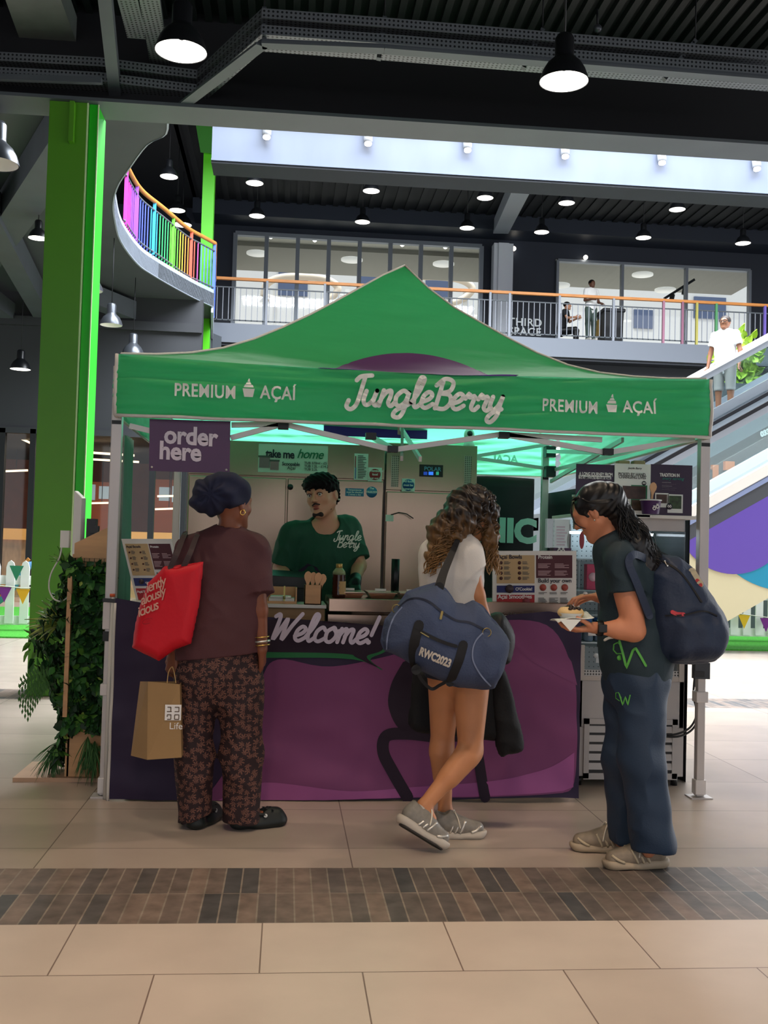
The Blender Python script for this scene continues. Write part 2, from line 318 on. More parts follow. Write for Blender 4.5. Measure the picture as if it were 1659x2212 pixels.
# rooms behind the upper glazing
M_rc = mat('room_ceiling', '#c4c2b8', .8)
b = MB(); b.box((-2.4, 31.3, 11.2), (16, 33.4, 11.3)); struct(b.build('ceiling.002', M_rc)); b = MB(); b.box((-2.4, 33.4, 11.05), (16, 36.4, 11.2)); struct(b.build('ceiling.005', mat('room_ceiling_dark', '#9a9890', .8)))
b = MB(); b.box((-2.5, 31.3, 7.0), (-2.4, 36.4, 11.2)); b.box((7.0, 31.3, 7.0), (7.1, 36.4, 11.2)); b.box((-2.5, 31.3, 6.9), (16, 38.5, 7.0)); struct(b.build('wall_left', M_rc))
M_wh = mat('render_white', '#f2f2ee', .8)
r = thing('building', 'white rendered building with dark windows seen outside through the upper glazing', 'building', (0, 52, 0))
b = MB(); b.box((-8, 52, 0), (30, 54, 22)); b.build('wall', M_wh, r)
for x0, y0, x1, y1 in ((602, 578, 664, 640), (780, 592, 835, 640), (920, 598, 968, 644), (1370, 668, 1410, 710), (1500, 640, 1568, 690)):
    p, q = P(x0, y0, 51.9), P(x1, y1, 51.9); b = MB(); b.box((p.x, 51.9, q.z), (q.x, 52.0, p.z)); b.build('window', mat('far_window', '#5d6c8c', .3), r)
# pale arched canopy outside
r = thing('arched_canopy', 'pale curved canopy arch outside behind the row of upper windows', 'canopy', (1, 45, 8))
for cx_ in (590, 745, 850, 1000): a = P(cx_, 640, 45.2); b = MB(); b.box((a.x, 45.1, 0), (a.x+.2, 45.3, a.z+.3)); b.build('post', M_wh, r)
for cx_, w_ in ((650, 80), (930, 90)):
    b = MB(); b.tube(catmull([P(cx_-w_, 640, 45), P(cx_-w_*.9, 612, 45), P(cx_-w_*.4, 598, 45), P(cx_+w_*.6, 602, 45), P(cx_+w_, 625, 45), P(cx_+w_*.5, 655, 45), P(cx_-w_*.5, 650, 45), P(cx_-w_, 640, 45)]), .16); b.build('arch', mat('arch_cream', '#e8d9c4', .6), r)
# balcony deck with fascia and lower wall
b = MB(); b.box((-2.1, 27.0, 7.0), (22, 31, 7.1)); b.box((-2.1, 26.95, 6.62), (22, 27.0, 7.12)); struct(b.build('trim_10', mat('balcony_fascia', '#6d737e', .45, .2)))
b = MB(); b.box((-9, 27.5, 5.9), (22, 27.6, 6.62)); b.box((-3, 27.02, 6.55), (22, 30, 6.62)); struct(b.build('trim_11', M_dk))
b = MB(); b.box((-2.1, 27.9, 0), (22, 28.0, 6.6)); struct(b.build('wall_back.001', mat('panel_grey', '#777b7c', .6, noise=.05, nscale=.5)))
# curved mezzanine slab, seen from below, with steel fascia
up = [PZ(x, y, 7.1) for x, y in ((461, 629), (435, 617), (400, 600), (350, 565), (300, 530), (268, 485), (254, 440))]
lo = [PZ(x, y, 6.74) for x, y in ((461, 662), (422, 644), (377, 620), (331, 593), (298, 569), (262, 520), (249, 470), (247, 435), (257, 400), (280, 365), (320, 312), (361, 288), (364, 240))]
edge = catmull([Vector((p.x, p.y, 0)) for p in lo], 4)
poly = [(p.x, p.y, 6.74) for p in edge]+[(-1.2, 9.5, 6.74), (-12, 9.5, 6.74), (-12, 27, 6.74), (-2.2, 27.2, 6.74)]
b = MB(); b.slab(poly, (0,0,1), .3); struct(b.build('ceiling.003', M_sof))
b = MB()
for p, q in zip(edge, edge[1:]): b.hexa([(p.x, p.y, 6.73), (q.x, q.y, 6.73), (q.x, q.y, 7.12), (p.x, p.y, 7.12), (p.x-.03, p.y+.03, 6.73), (q.x-.03, q.y+.03, 6.73), (q.x-.03, q.y+.03, 7.12), (p.x-.03, p.y+.03, 7.12)])
e0 = edge[0]; b.hexa([(e0.x, e0.y, 6.6), (-2.05, 26.95, 6.45), (-2.05, 26.95, 7.12), (e0.x, e0.y, 7.12), (e0.x-.05, e0.y, 6.6), (-2.1, 26.95, 6.45), (-2.1, 26.95, 7.12), (e0.x-.05, e0.y, 7.12)])
struct(b.build('trim_12', M_fas))
# beams under the slab (left of the green column)
b = MB()
for p, q, w, h in ((PZ(-40, 560, 6.5), PZ(170, 250, 6.5), .5, .45), (PZ(-60, 380, 6.4), PZ(110, 700, 6.4), .35, .45), (PZ(200, 640, 6.45), PZ(465, 745, 6.45), .35, .4), (PZ(-80, 600, 6.3), PZ(330, 905, 6.3), .3, .35)):
    b.bar(p, q, w, h)
struct(b.build('trim_13', M_gry))
# lower hall at the left: dark upper wall, shop glazing
b = MB(); b.box((-16, 23, 3.75), (-2.0, 23.3, 6.75)); b.box((-16, 22.95, 3.65), (-2.0, 23.3, 3.78)); b.box((-16, 22.9, 6.0), (-2, 23, 6.2)); struct(b.build('wall_left.001', mat('charcoal_wall', '#2c2e33', .6)))
b = MB(); b.box((-16, 31, 0), (-2.0, 31.2, 4)); struct(b.build('wall_left.002', mat('shop_brick', '#8a4a34', .8, noise=.15, nscale=4)))
b = MB(); b.box((-2.1, 26, 0), (-2.0, 31, 6.7)); struct(b.build('wall_left.004', mat('charcoal_wall', '#2c2e33', .6)))
b = MB(); b.box((-16, 23, 3.7), (-2.0, 31, 3.75)); struct(b.build('ceiling.004', M_blk))
r = bpy.data.objects.new('window_3', None); COL.objects.link(r); r.location = (-9, 23, 0); r['kind'] = 'structure'
b = MB()
for px in (4, 70, 250, 330, 398): p = P(px, 1000, 23); b.box((p.x-.06, 22.95, 0), (p.x+.06, 23.1, 3.75))
b.build('window_frame', M_blk, r); b = MB(); b.box((-16, 23.02, .1), (-2.0, 23.03, 3.7)); b.build('pane', glassy('shop_glass', (.8,.84,.84), .04), r)
# shop interior: counter, light strips
r = thing('bar_counter', 'long pale lit counter inside the shop behind the glass at left', 'counter', (-6, 26, 0))
b = MB(); b.box((-14, 26, 0), (-2.2, 26.6, 1.35)); b.build('front', mat('counter_front', '#cfa27c', .5, noise=.25, nscale=3, stretch=(3,1,1)), r)
b = MB(); b.box((-14, 25.9, 1.35), (-2.2, 26.7, 1.62)); b.build('top', mat('counter_glow', '#e8a860', .5, emit=.35), r)  # emission makes the counter top look lit, it is no lamp
M_strip = mat('strip_light', '#ffd9b0', .5, emit=3.0)
for i, (x0, y0, x1, y1, Y) in enumerate(((190, 962, 300, 958, 26), (185, 977, 290, 984, 25), (195, 992, 300, 998, 27.5), (20, 935, 68, 958, 25), (195, 1087, 245, 1086, 29), (335, 1100, 395, 1098, 29), (10, 1018, 60, 1016, 28), (340, 1072, 398, 1071, 28))):
    r = tag(MB().bar(P(x0, y0, Y), P(x1, y1, Y), .05, .05).build('strip_light', M_strip, None, P(x0, y0, Y)), 'thin warm strip light in the shop at left, '+['upper one right of the green column','middle one right of the green column','lower one right of the green column','slanting one at the left edge','low one beside the white screen','low one below the purple board','flat one at the left edge','one just below the purple board'][i], 'light', 'strip lights in the shop')
    a_ = P((x0+x1)/2, (y0+y1)/2, Y); MB().tube([a_, Vector((a_.x, a_.y, 3.72))], .012, 5).build('rod', M_blk, r)
# shop display: orange block, pale window, bottles
r = thing('back_bar', 'orange back bar with pale window in the shop, seen between tent leg and fridge', 'bar', (-6.2, 29.5, 0))
b = MB(); p, q = P(330, 1035, 29.5), P(396, 1125, 29.5); b.box((p.x, 29.5, 0), (q.x, 30, p.z)); b.build('panel', mat('bar_orange', '#b05a38', .6, emit=.15), r); b = MB(); p, q = P(180, 1040, 29.5), P(248, 1100, 29.5); b.box((p.x, 29.5, 0), (q.x, 30, p.z)); b.build('panel', mat('bar_orange', '#b05a38', .6, emit=.15), r)
b = MB()
for x0, y0, x1, y1 in ((344, 1052, 366, 1082), (372, 1050, 392, 1085), (186, 1046, 204, 1080), (214, 1050, 240, 1078)):
    p, q = P(x0, y0, 29.4), P(x1, y1, 29.4); b.box((p.x, 29.4, q.z), (q.x, 29.5, p.z))
b.build('window', mat('shop_window_far', '#b9c9d6', .4, emit=.5), r)
# green columns
r = thing('green_column', 'large lime green steel column left of the tent, behind the planter screen', 'column', (-1.97, 9.25, 0))
b = MB(); b.box((-2.154, 9.05, 0), (-1.835, 9.44, 5.12)); b.build('shaft', M_grn, r, bevel=.004)
b = MB(); b.box((-1.82, 9.08, 0), (-1.745, 9.44, 5.12)); b.build('flange', mat('flange_green_daylit', '#12b40c', .4), r)  # brighter green puts the daylight on this side into the colour
b = MB(); b.box((-1.835, 9.05, 0), (-1.825, 9.40, 5.12)); b.box((-1.747, 9.07, 0), (-1.739, 9.085, 5.12)); b.build('edge_highlight', mat('highlight_pale', '#c8e0a8', .5), r)  # pale strips paint the highlight along the column edges
b = MB(); b.box((-1.97, 8.98, 4.75), (-1.93, 9.05, 5.1)); b.build('bracket', M_grn, r)
r = thing('green_column', 'tall bright green column behind the rainbow railing at the balcony corner', 'column', (-1.95, 24.8, 0))
b = MB(); xa_, xb_ = P(431, 600, 24.8).x, P(463, 400, 24.8).x; b.box((xa_, 24.8, 0), (xb_, 25.1, 11.4)); b.build('shaft', M_grn2, r)
b = MB(); g_ = [P(433,328,24.7), P(461,331,24.7), P(455,240,24.7), P(418,240,24.7)]; b.hexa(g_+[p+Vector((0,.05,0)) for p in g_]); b.build('bracket', mat('column_green_dark', '#3f8a34', .5), r)  # bracket plate in a darker green
# rainbow railing along the curved edge
r = thing('railing', 'curved balcony railing with rainbow coloured bars and orange wooden handrail', 'railing', (-2.5, 20, 7.1))
rail = catmull([Vector((p.x, p.y, 0)) for p in up[:6]], 10); rail = [Vector((-2.06, 26.9, 0)), *[q for q in rail]]
L = [0]
for p, q in zip(rail, rail[1:]): L.append(L[-1]+(q-p).length)
def along(pts, LL, s):
    for i in range(len(pts)-1):
        if s <= LL[i+1]: t = (s-LL[i])/(LL[i+1]-LL[i]); return pts[i].lerp(pts[i+1], t)
    return pts[-1]
b = MB(); b.tube([p+Vector((0,0,8.2)) for p in rail], .045); b.build('handrail', M_wood, r)
b = MB(); b.tube([p+Vector((0,0,8.02)) for p in rail], .02, 6); b.tube([p+Vector((0,0,7.18)) for p in rail], .02, 6); b.build('rail', M_gry, r)
cols = ['#4a6cd0','#c04ab0','#e05a6a','#e06a4a','#e88a3a','#e88a3a','#8cc83a','#4cc04a','#3cb86a','#3c9ac8','#4a6cd0','#6a5ad0','#8a4ac8','#b040b0','#d83a8a','#d83a6a']
n = 60; stops = (258, 272, 290, 312, 328, 350, 378, 392, 404, 414, 426, 440); hx = ['#d83a6a','#c83aa0','#8a4ac8','#4a5ad0','#2c90b8','#2caa60','#58b830','#c8b030','#e08030','#e0503a','#d84a9a','#4a6cd0']
groups_ = {}
for k in range(n):
    p = along(rail, L, L[-1]*(k+.5)/n); v = Vector((p.x, p.y, 7.6-CAMH)); px = CX+FPX*v.dot(R_)/v.dot(F_); ci = min(range(12), key=lambda i: abs(stops[i]-px)); groups_.setdefault(ci, []).append((k, p))
for ci, lst in sorted(groups_.items()):
    b = MB()
    for k, p in lst: big = k % 7 == 3; b.box((p.x-.010-.022*big, p.y-.010, 7.12), (p.x+.010+.022*big, p.y+.010, 8.2 if big else 8.02))
    b.build('baluster', mat('rainbow%d' % ci, hx[ci], .5), r)
r = thing('railing', 'straight grey balcony railing with orange wooden handrail across the upper floor', 'railing', (5, 27.02, 7.1))
b = MB(); b.bar((-2.06, 27.02, 8.3), (22, 27.02, 8.3), .09, .07); b.build('handrail', M_wood, r)
b = MB(); b.box((-2.06, 27.0, 8.06), (22, 27.03, 8.09)); b.box((-2.06, 27.0, 7.2), (22, 27.03, 7.23)); b.build('rail', M_gry, r)
b = MB()
for k in range(160): b.box((-2+.15*k, 27.0, 7.2), (-1.982+.15*k, 27.02, 8.07))
b.build('balusters', mat('baluster_grey', '#8b909c', .5), r)['kind'] = 'stuff'
for i, px in enumerate((575, 700, 1058, 1100, 1208, 1325, 1433, 1474, 1505, 1547, 1652)):
    p = P(px, 690, 27.0); b = MB(); b.box((p.x-.03, 26.97, 7.1), (p.x+.03, 27.04, 8.28))
    b.build('post', mat('post%d' % i, ['#8b909c','#8b909c','#8b909c','#8b909c','#8b909c','#8b909c','#9a6a80','#8a5a70','#a8a050','#4a8a5a','#6a58b0'][i], .5), r)
# THIRD SPACE sign on the dark panel
r = thing('wall_sign', 'dark wall panel with two lines of white capital lettering on the upper floor', 'sign', (8, 30.9, 7.2))
p = P(1093, 700, 30.9); t_ = MB(); t_.box((p.x-.1, 30.92, 7.15), (p.x+1.4, 30.98, 8.1)); t_.build('panel', M_wallb, r)
for s, py in (('THIRD', 702), ('SPACE', 722)): text(s, 'lettering', mat('sign_white', '#cfd6d8', .5, emit=.3), r, P(1098, py, 30.88), (1,0,0), (0,0,1), .33, .006, space=1.12)
# spot lights on the silver beam
M_spw = mat('spot_white', '#8f9298', .4); M_glow = mat('lamp_glow', '#fff6e6', .5, emit=6)
proto = None
for i, px in enumerate((577, 796, 1011, 1222, 1431, 1636)):
    py = 262+ (px-577)*.0665; c = P(px, py, 16.9); lab = 'small white spotlight on the silver beam, %s from the left' % ['first','second','third','fourth','fifth','last'][i]
    if proto is None:
        proto = thing('spotlight', lab, 'spotlight', c, 'spotlights along the silver beam')
        b = MB(); b.lathe(c+Vector((0,0,-.26)), [(.055,0),(.075,.05),(.075,.2),(.05,.24)], 16, (0,.25,1)); b.build('housing', M_spw, proto)
        b = MB(); b.lathe(c+Vector((0,-.0,-.275)), [(.06,0),(.06,.02)], 16, (0,.25,1)); b.build('lamp', M_glow, proto)
        b = MB(); b.box(c+Vector((-.06,.0,-.05)), c+Vector((-.045,.03,.1))); b.box(c+Vector((.045,.0,-.05)), c+Vector((.06,.03,.1))); b.build('bracket', M_spw, proto)
    else: copy_tree(proto, None, c, lab)
# pendant lamps
M_lampb = mat('pendant_black', '#14161a', .35, .2); M_lampg = mat('pendant_grey', '#4a4e55', .3, .5); M_refl = mat('pendant_white', '#fffaf2', .5, emit=2.6); M_refoff = mat('pendant_inner', '#e9e7e2', .5)
def pendant(c, R, label, cord, m=None, lit=True, group='black pendant lamps', top=None):
    t = thing('pendant_lamp', label, 'lamp', c, group); m = m or M_lampb; c = Vector(c); s = R/.2; cord = top-c.z-.4*s if top else cord
    pr = [(.2,0),(.195,.03),(.175,.09),(.14,.15),(.085,.20),(.078,.22),(.078,.36),(.06,.39),(.02,.40)]
    b = MB(); b.lathe(c, [(r_*s, h*s) for r_, h in pr], 32, caps=False); b.build('shade', m, t)
    b = MB(); b.lathe(c, [(.196*s, .004*s),(.17*s,.06*s),(.02*s,.1*s)] if lit else [(.19*s,.004),(.17*s,.08*s),(.05*s,.15*s)], 32, caps=False); b.build('reflector', M_refl if lit else M_refoff, t)
    b = MB(); b.tube([c+Vector((0,0,.38*s)), c+Vector((0,0,.4*s+cord))], .008, 6); b.build('cord', M_blk, t); return t
def c_at(px, py, D, R=.2): return P(px, py, D)
pn = pendant(P(391, 112, 7.2), .18, 'large black pendant lamp in the foreground over the left of the tent', .45, top=6.05)
pendant(P(1218, 177, 7.2), .176, 'large black pendant lamp in the foreground over the right of the tent', .4, top=6.05)
spots_ = [(365,382,23.5,'beside the curved mezzanine, upper of two'),(383,455,26.3,'beside the curved mezzanine, lower of two'),(550,396,23.5,'right of the far green column, front row'),(555,467,26.3,'above the first upper window, back row'),(802,413,24.2,'front row, above the tent peak'),(783,480,27.1,'back row, left of the tent peak'),(1048,428,24.8,'front row, left of the grey brace'),(1009,493,27.1,'back row, above the last narrow upper window'),(1224,439,24.8,'front row, right of the grey brace'),(1170,502,27.1,'back row, right of the grey pier'),(1463,453,24.8,'front row, farthest right'),(1390,514,26.3,'back row, above the upper shopfront'),(1605,526,26.3,'back row, at the right edge of the photo'),(394,486,28,'half hidden above the rainbow railing')]
for x, y, D, w in spots_: pendant(P(x, y, D), .2 if D < 28 else .25, 'small black pendant lamp '+w, 1.6, top=11.4)
pendant(P(82, 515, 16), .143, 'black pendant lamp half hidden behind the left edge of the green column', .6, top=6.74)
pendant(P(44, 798, 21.3), .2, 'black lit pendant lamp at far left below the dark beams', .8, top=6.74)
pendant(P(240, 703, 18.6), .2, 'unlit grey metal pendant lamp just right of the green column', .75, M_lampg, False, 'grey pendant lamps', top=6.74)
pendant(P(287, 766, 21.3), .22, 'unlit grey metal pendant lamp directly above the tent corner', .8, M_lampg, False, 'grey pendant lamps', top=6.74)
pendant(P(197, 629, 18.0), .2, 'unlit grey pendant lamp mostly hidden behind the green column', .7, M_lampg, False, 'grey pendant lamps', top=6.74)
pendant(P(-8, 355, 9.5), .2, 'white-lit grey pendant lamp cut by the left edge', .6, M_lampg, False, 'grey pendant lamps', top=6.74)
# cable trays
M_tray = dots('tray_perforated', '#6b7076', '#15181c', .035, .035, .26, 'XZ')
M_tray2 = dots('tray_perforated_deep', '#6b7076', '#15181c', .035, .035, .26, 'YX')
for z, lab in ((5.46, 'upper'), (5.33, 'lower')):
    r = thing('cable_tray', 'grey perforated cable tray along the near ceiling, %s of the pair' % lab, 'cable tray', (0, 8.5, z), 'perforated cable trays')
    k = (z-5.46)/(5.46-CAMH); pts = []
    for x, y in ((-60, 118), (215, 133), (425, 160), (566, 28), (830, 48), (1700, 122)): p = PZ(x, y, 5.46); p.z = z; pts.append(p)
    b = MB()
    for p, q in zip(pts, pts[1:]):
        d = (q-p).normalized(); sd = Vector((d.y, -d.x, 0)); 
        for e in (0, .28): b.bar(p-sd*(e-.0)*-1 if False else p+Vector((0,e,0)), q+Vector((0,e,0)), .004, .075)
    b.build('side', M_tray, r); b = MB()
    for p, q in zip(pts, pts[1:]): b.hexa([p+Vector((0,0,-.04)), q+Vector((0,0,-.04)), q+Vector((0,.28,-.04)), p+Vector((0,.28,-.04)), p+Vector((0,0,-.035)), q+Vector((0,0,-.035)), q+Vector((0,.28,-.035)), p+Vector((0,.28,-.035))])
    b.build('base', M_tray2, r)
M_uni = dots('unistrut', '#5a5f64', '#15181c', .05, .05, .22, 'XZ')
for i, (px, py, qx, qy) in enumerate(((571, 18, 571, 100), (831, 38, 818, 128), (1172, 64, 1130, 148), (1502, 88, 1434, 172))):
    a = PZ(px, py, 5.58); c = a+Vector((0,0,-.42)); t = thing('tray_hanger', 'perforated steel hanger strut crossing the cable trays, %s from left' % ['first','second','third','fourth'][i], 'hanger', a, 'tray hanger struts')
    b = MB(); b.bar(a, P(qx, qy, a.y-.12), .035, .035, (0,1,0)); b.build('strut', M_uni, t); b = MB(); b.tube([a, a+Vector((0,0,.48))], .006, 6); b.build('rod', M_blk, t)
for i, (x0, x1) in enumerate(((243, 284), (294, 330))):
    r = thing('cable_tray', 'short perforated tray running away overhead at upper left, %s' % ('left one' if i == 0 else 'right one beside the lamp'), 'cable tray', (0,8,5.6), 'perforated cable trays')
    a0, a1 = PZ(x0, -40, 5.55), PZ(x0+32, 82 if i == 0 else 150, 5.55); w = .16; b = MB(); b.hexa([a0, a0+Vector((w,0,0)), a1+Vector((w,0,0)), a1, *[q+Vector((0,0,.05)) for q in (a0, a0+Vector((w,0,0)), a1+Vector((w,0,0)), a1)]]); b.build('base', M_tray2, r)
# duct and struts top left
r = thing('air_duct', 'flat grey air duct at the top left corner', 'duct', (-2.5, 8.3, 5.7)); b = MB(); a = [PZ(*q, 5.72) for q in ((-10, -60), (110, -60), (168, 100), (45, 92))]; b.slab(a, (0,0,1), .22); b.build('casing', mat('duct_grey', '#6f7673', .5, noise=.08), r)
b = MB(); b.bar(PZ(222, -60, 5.5), PZ(250, 208, 5.3), .1, .12); struct(b.build('trim_14', M_gry))
b = MB(); b.bar(PZ(-60, 165, 5.25), PZ(220, 175, 5.25), .05, .05); struct(b.build('trim_15', M_gry))
r = tag(MB().ell(P(1291, 62, 8.0), .035).build('security_camera', M_lampg, None, P(1291, 62, 8.0)), 'small round dome camera hanging right of the near pendant lamp', 'camera')
MB().tube([P(1291, 55, 8.0), P(1290, 20, 8.0)], .008, 6).build('stem', M_blk, r)
# ================================================================ THE STALL TENT
M_can = translucent('canopy_green', '#2a9a4d', '#7df7cb', .38, bump=1.0, bscale=6)
M_can_s = translucent('canopy_print', '#5a2f63', '#8a4fd0', .3)
M_pipe = mat('white_piping', '#c9c5bd', .6); M_alu = mat('tent_frame', '#b9b3b0', .35, .25); M_jnt = mat('joint_black', '#15171b', .5)
M_txt = mat('print_white', '#e6e6de', .7)
X0, X1, YF, YB, PK = -.88, 2.25, 5.42, 8.57, Vector((.75, 7.0, 3.262))
ZT, ZB = 2.281, 1.965
RL = [2.281, 2.315, 2.36, 2.425, 2.515, 2.625, 2.745, 2.875, 3.01, 3.145, 3.262]; RR = [2.281, 2.302, 2.333, 2.376, 2.443, 2.54, 2.658, 2.784, 2.912, 3.07, 3.262]
def rz(a, t):
    i = min(int(t*10), 9); return a[i]+(a[i+1]-a[i])*(t*10-i)
def ridge(cx, cy, a, t): return Vector((cx+(PK.x-cx)*t, cy+(PK.y-cy)*t, rz(a, t)))
def nz(x, y, z, s=1.0): return mnoise.noise(Vector((x*s, y*s, z*s)))
tent = thing('market_tent', 'large green pop-up market tent with a pointed roof over the juice stall', 'tent', ((X0+X1)/2, (YF+YB)/2, 0))
def panel(c0, a0, c1, a1):
    def fn(u, v):
        p = ridge(*c0, a0, v).lerp(ridge(*c1, a1, v), u); p.z -= .032*math.sin(PI*u)*(1-v)**3; w = math.sin(PI*u)*(1-v)*math.sin(PI*min(1, v*1.2+.05))
        p.z += -.05*w + .014*math.sin(PI*u)*nz(p.x*1.0, p.y*4, p.z*3, 1.6) + .007*math.sin(PI*u)*nz(p.x*2, p.y*5, 2, 2.5); return p
    return fn
b = MB()
cs = [((X0,YF),RL),((X1,YF),RR),((X1,YB),RR),((X0,YB),RL)]
for i in range(4): b.grid(panel(cs[i][0], cs[i][1], cs[(i+1)%4][0], cs[(i+1)%4][1]), 40, 40)
roof = b.build('roof', M_can, tent)
# valances
def val(p0, p1, n):
    p0 = Vector(p0); p1 = Vector(p1); n = Vector(n)
    def fn(u, v):
        p = p0.lerp(p1, u); e = min(1, min(u, 1-u)*14)
        p.z = ZT - v*(ZT-ZB) - .032*math.sin(PI*u)*(1-v) + .006*nz(u*9, v*3, 1)*v
        t = p.x+p.y
        p += n*(.012*math.sin(PI*v) + e*.020*nz(t*.8+v*.5, v*5, .3, 1.6) + .014*nz(t*2.2+v*5, v*8, .9, 1.4) + .008*nz(t*5-v*8, v*14, .2, 1.3))
        return p
    return fn
VF = val((X0-.02, YF-.01, 0), (X1+.02, YF-.01, 0), (0,-1,0))
for nm, f_ in (('valance', VF), ('valance', val((X1+.02, YF, 0), (X1+.02, YB, 0), (1,0,0))), ('valance', val((X1, YB+.01, 0), (X0, YB+.01, 0), (0,1,0))), ('valance', val((X0-.02, YB, 0), (X0-.02, YF, 0), (-1,0,0)))):
    b = MB(); b.grid(f_, 170, 26); b.build(nm, M_can, tent)
b = MB()
for c, a in cs: b.tube([ridge(*c, a, t/20)+Vector((0,0,.004)) for t in range(21)], .007, 6)
b.tube([VF(i/40, 1)+Vector((0,-.002,0)) for i in range(41)], .009, 6); b.tube([VF(0, i/8) for i in range(9)], .010, 6); b.tube([VF(1, i/8) for i in range(9)], .010, 6)
b.tube([Vector((X0-.02,YF,ZB)), Vector((X0-.02,YB,ZB))], .008, 6); b.tube([Vector((X1+.02,YF,ZB)), Vector((X1+.02,YB,ZB))], .008, 6); b.tube([Vector((X0,YB,ZB)), Vector((X1,YB,ZB))], .008, 6)
b.build('piping', M_pipe, tent)
# print on the valance
def vwarp(p, co=None):
    u = (p.x-(X0-.02))/(X1-X0+.04); v = (ZT-p.z)/(ZT-ZB); q = VF(min(max(u,0),1), min(max(v,0),1)); return Vector((p.x, q.y-.013, p.z))
def vtext(s, x, y, w, bold=.0018):
    p0 = P(x, y, YF-.03); text(s, 'lettering', M_txt, tent, p0, (1,0,-.012), (0,0,1), .092, bold, warp=vwarp, ext=0, space=1.06, xscale=w)
for s, x, y, w in (('PREMIUM', 376, 855, .80), ('AÇAÍ', 562, 860, .84), ('PREMIUM', 1170, 887, .78), ('AÇAÍ', 1346, 890, .84)): vtext(s, x, y, w)
for x, y in ((537, 858), (1323, 890)):
    c = P(x, y, YF-.03); b = MB(); Q = lambda a, h: vwarp(Vector((c.x+a, c.y, c.z+h)))
    for poly in ([(-.022,0),(.022,0),(.031,.042),(-.031,.042)], [(-.026,.048),(.026,.048),(.02,.062),(-.02,.062)], [(-.016,.064),(.014,.064),(.006,.078),(-.012,.074)], [(-.008,.08),(.006,.08),(.002,.098),(-.004,.094)]):
        b.add([Q(*q) for q in poly], [tuple(range(len(poly)))])
    b.build('cup_mark', M_txt, tent)
script_text('JungleBerry', 'logo', M_txt, tent, P(748, 872, YF-.04), (1,0,-.012), (0,0,1), .172, .023, .16, warp=lambda p: vwarp(p)+Vector((0,-.008,0)))
# plain purple dome print on the front roof panel
f0 = panel(cs[0][0], cs[0][1], cs[1][0], cs[1][1]); b = MB()
dome = []
for i in range(25):
    a = .04+.92*i/24; x = 718+(1062-718)*a; y = 822-52*math.sin(PI*min(1,max(0,a)))**.7; y = 805+17*a-(48)*math.sin(PI*a)**.75; dome.append((x, y))
def on_roof(x, y):     # march the ray to the front panel
    best = None; d = ray(x, y)
    for k in range(400):
        t = .0005+k*.0012
        yy = YF+(PK.y-YF)*t; q = Vector((0,0,CAMH))+d*(yy/d.y)
        l = ridge(*cs[0][0], RL, t); r_ = ridge(*cs[1][0], RR, t); u = (q.x-l.x)/(r_.x-l.x); z = f0(min(max(u,0),1), t).z
        if best is None or abs(q.z-z) < best[0]: best = (abs(q.z-z), u, t)
        if q.z > z+0 and False: break
    return best[1], best[2]
pts_uv = [on_roof(x, y) for x, y in dome]
tmax = [t for u, t in pts_uv]; us = [u for u, t in pts_uv]
def dfn(u, v):
    i = u*24; k = min(int(i), 23); fr = i-k; uu = us[k]*(1-fr)+us[k+1]*fr; tt = tmax[k]*(1-fr)+tmax[k+1]*fr; p = f0(uu, .0+tt*v); return p+Vector((0,-.006,.006))
b.grid(dfn, 48, 12); b.build('purple_print', M_can_s, tent)
# legs with sleeves, feet
def leg(x, y, sx, sy):
    b = MB(); b.box((x-.022, y-.022, 0.01), (x+.022, y+.022, 1.05)); b.box((x-.027, y-.027, 1.0), (x+.027, y+.027, ZT-.05)); l = b.build('leg', M_alu, tent, bevel=.004)
    b = MB(); b.box((x-.06, y-.05, 0), (x+.06, y+.05, .008)); b.build('foot_plate', M_alu, l)
    for h_, z0, z1 in ((.034,.86,1.0),(.03,.02,.1),(.034,.52,.58)): b = MB(); b.box((x-h_, y-h_, z0), (x+h_, y+h_, z1)); b.build('collar', mat('collar_white', '#cfcac8', .5), l, bevel=.005)
    b = MB(); b.box((x-.03, y-.034, .80), (x+.03, y+.034, .85)); b.build('clamp', M_jnt, l); b = MB(); b.box((x-.024, y-.03, 1.925), (x+.024, y+.0, 1.945)); b.build('clamp', M_jnt, l)
for x, y in ((X0-.02, 5.5), (2.285, 5.53), (2.1, 8.35), (X0, 8.35)): leg(x, y, 1, 1)
# scissor trusses
def truss(p, q, n, nm='truss'):
    p = Vector(p); q = Vector(q); b = MB(); j = MB(); zt, zb = 1.985, 1.80
    for i in range(n):
        a = p.lerp(q, i/n); c = p.lerp(q, (i+1)/n); m_ = a.lerp(c, .5)
        b.bar(Vector((*a.xy, zb if i % 2 == 0 else zt)), Vector((*c.xy, zt if i % 2 == 0 else zb)), .014, .028)
        k = c if i < n-1 else None
        if k is not None: zz = zt if i % 2 == 0 else zb; j.box((k.x-.025, k.y-.02, zz-.025), (k.x+.025, k.y+.02, zz+.02))
    b.build(nm, M_alu, tent); j.build('joint', M_jnt, tent)
def bars(name, pairs, Y0=None):
    for p, q in pairs: b = MB(); b.bar(p, q, .016, .028); b.build(name, M_alu, tent)
yt = 5.5
zf = lambda x, y, Y=yt: P(x, y, Y)
bars('front_truss', [(zf(498, 946), zf(612, 916)), (zf(612, 916), zf(848, 972)), (zf(848, 972), zf(1085, 938)), (zf(1085, 938), zf(1310, 978)), (zf(1310, 978), zf(1500, 948)), (zf(280, 920), zf(330, 932)), (zf(1085, 938), zf(1300, 950)), (zf(612, 916), zf(500, 918))])
for x, y in ((612, 920), (848, 970), (1088, 940), (1312, 976), (801, 942)): c = zf(x, y); j = MB(); j.box(c-Vector((.028,.025,.018)), c+Vector((.028,.025,.016))); j.build('joint', M_jnt, tent)
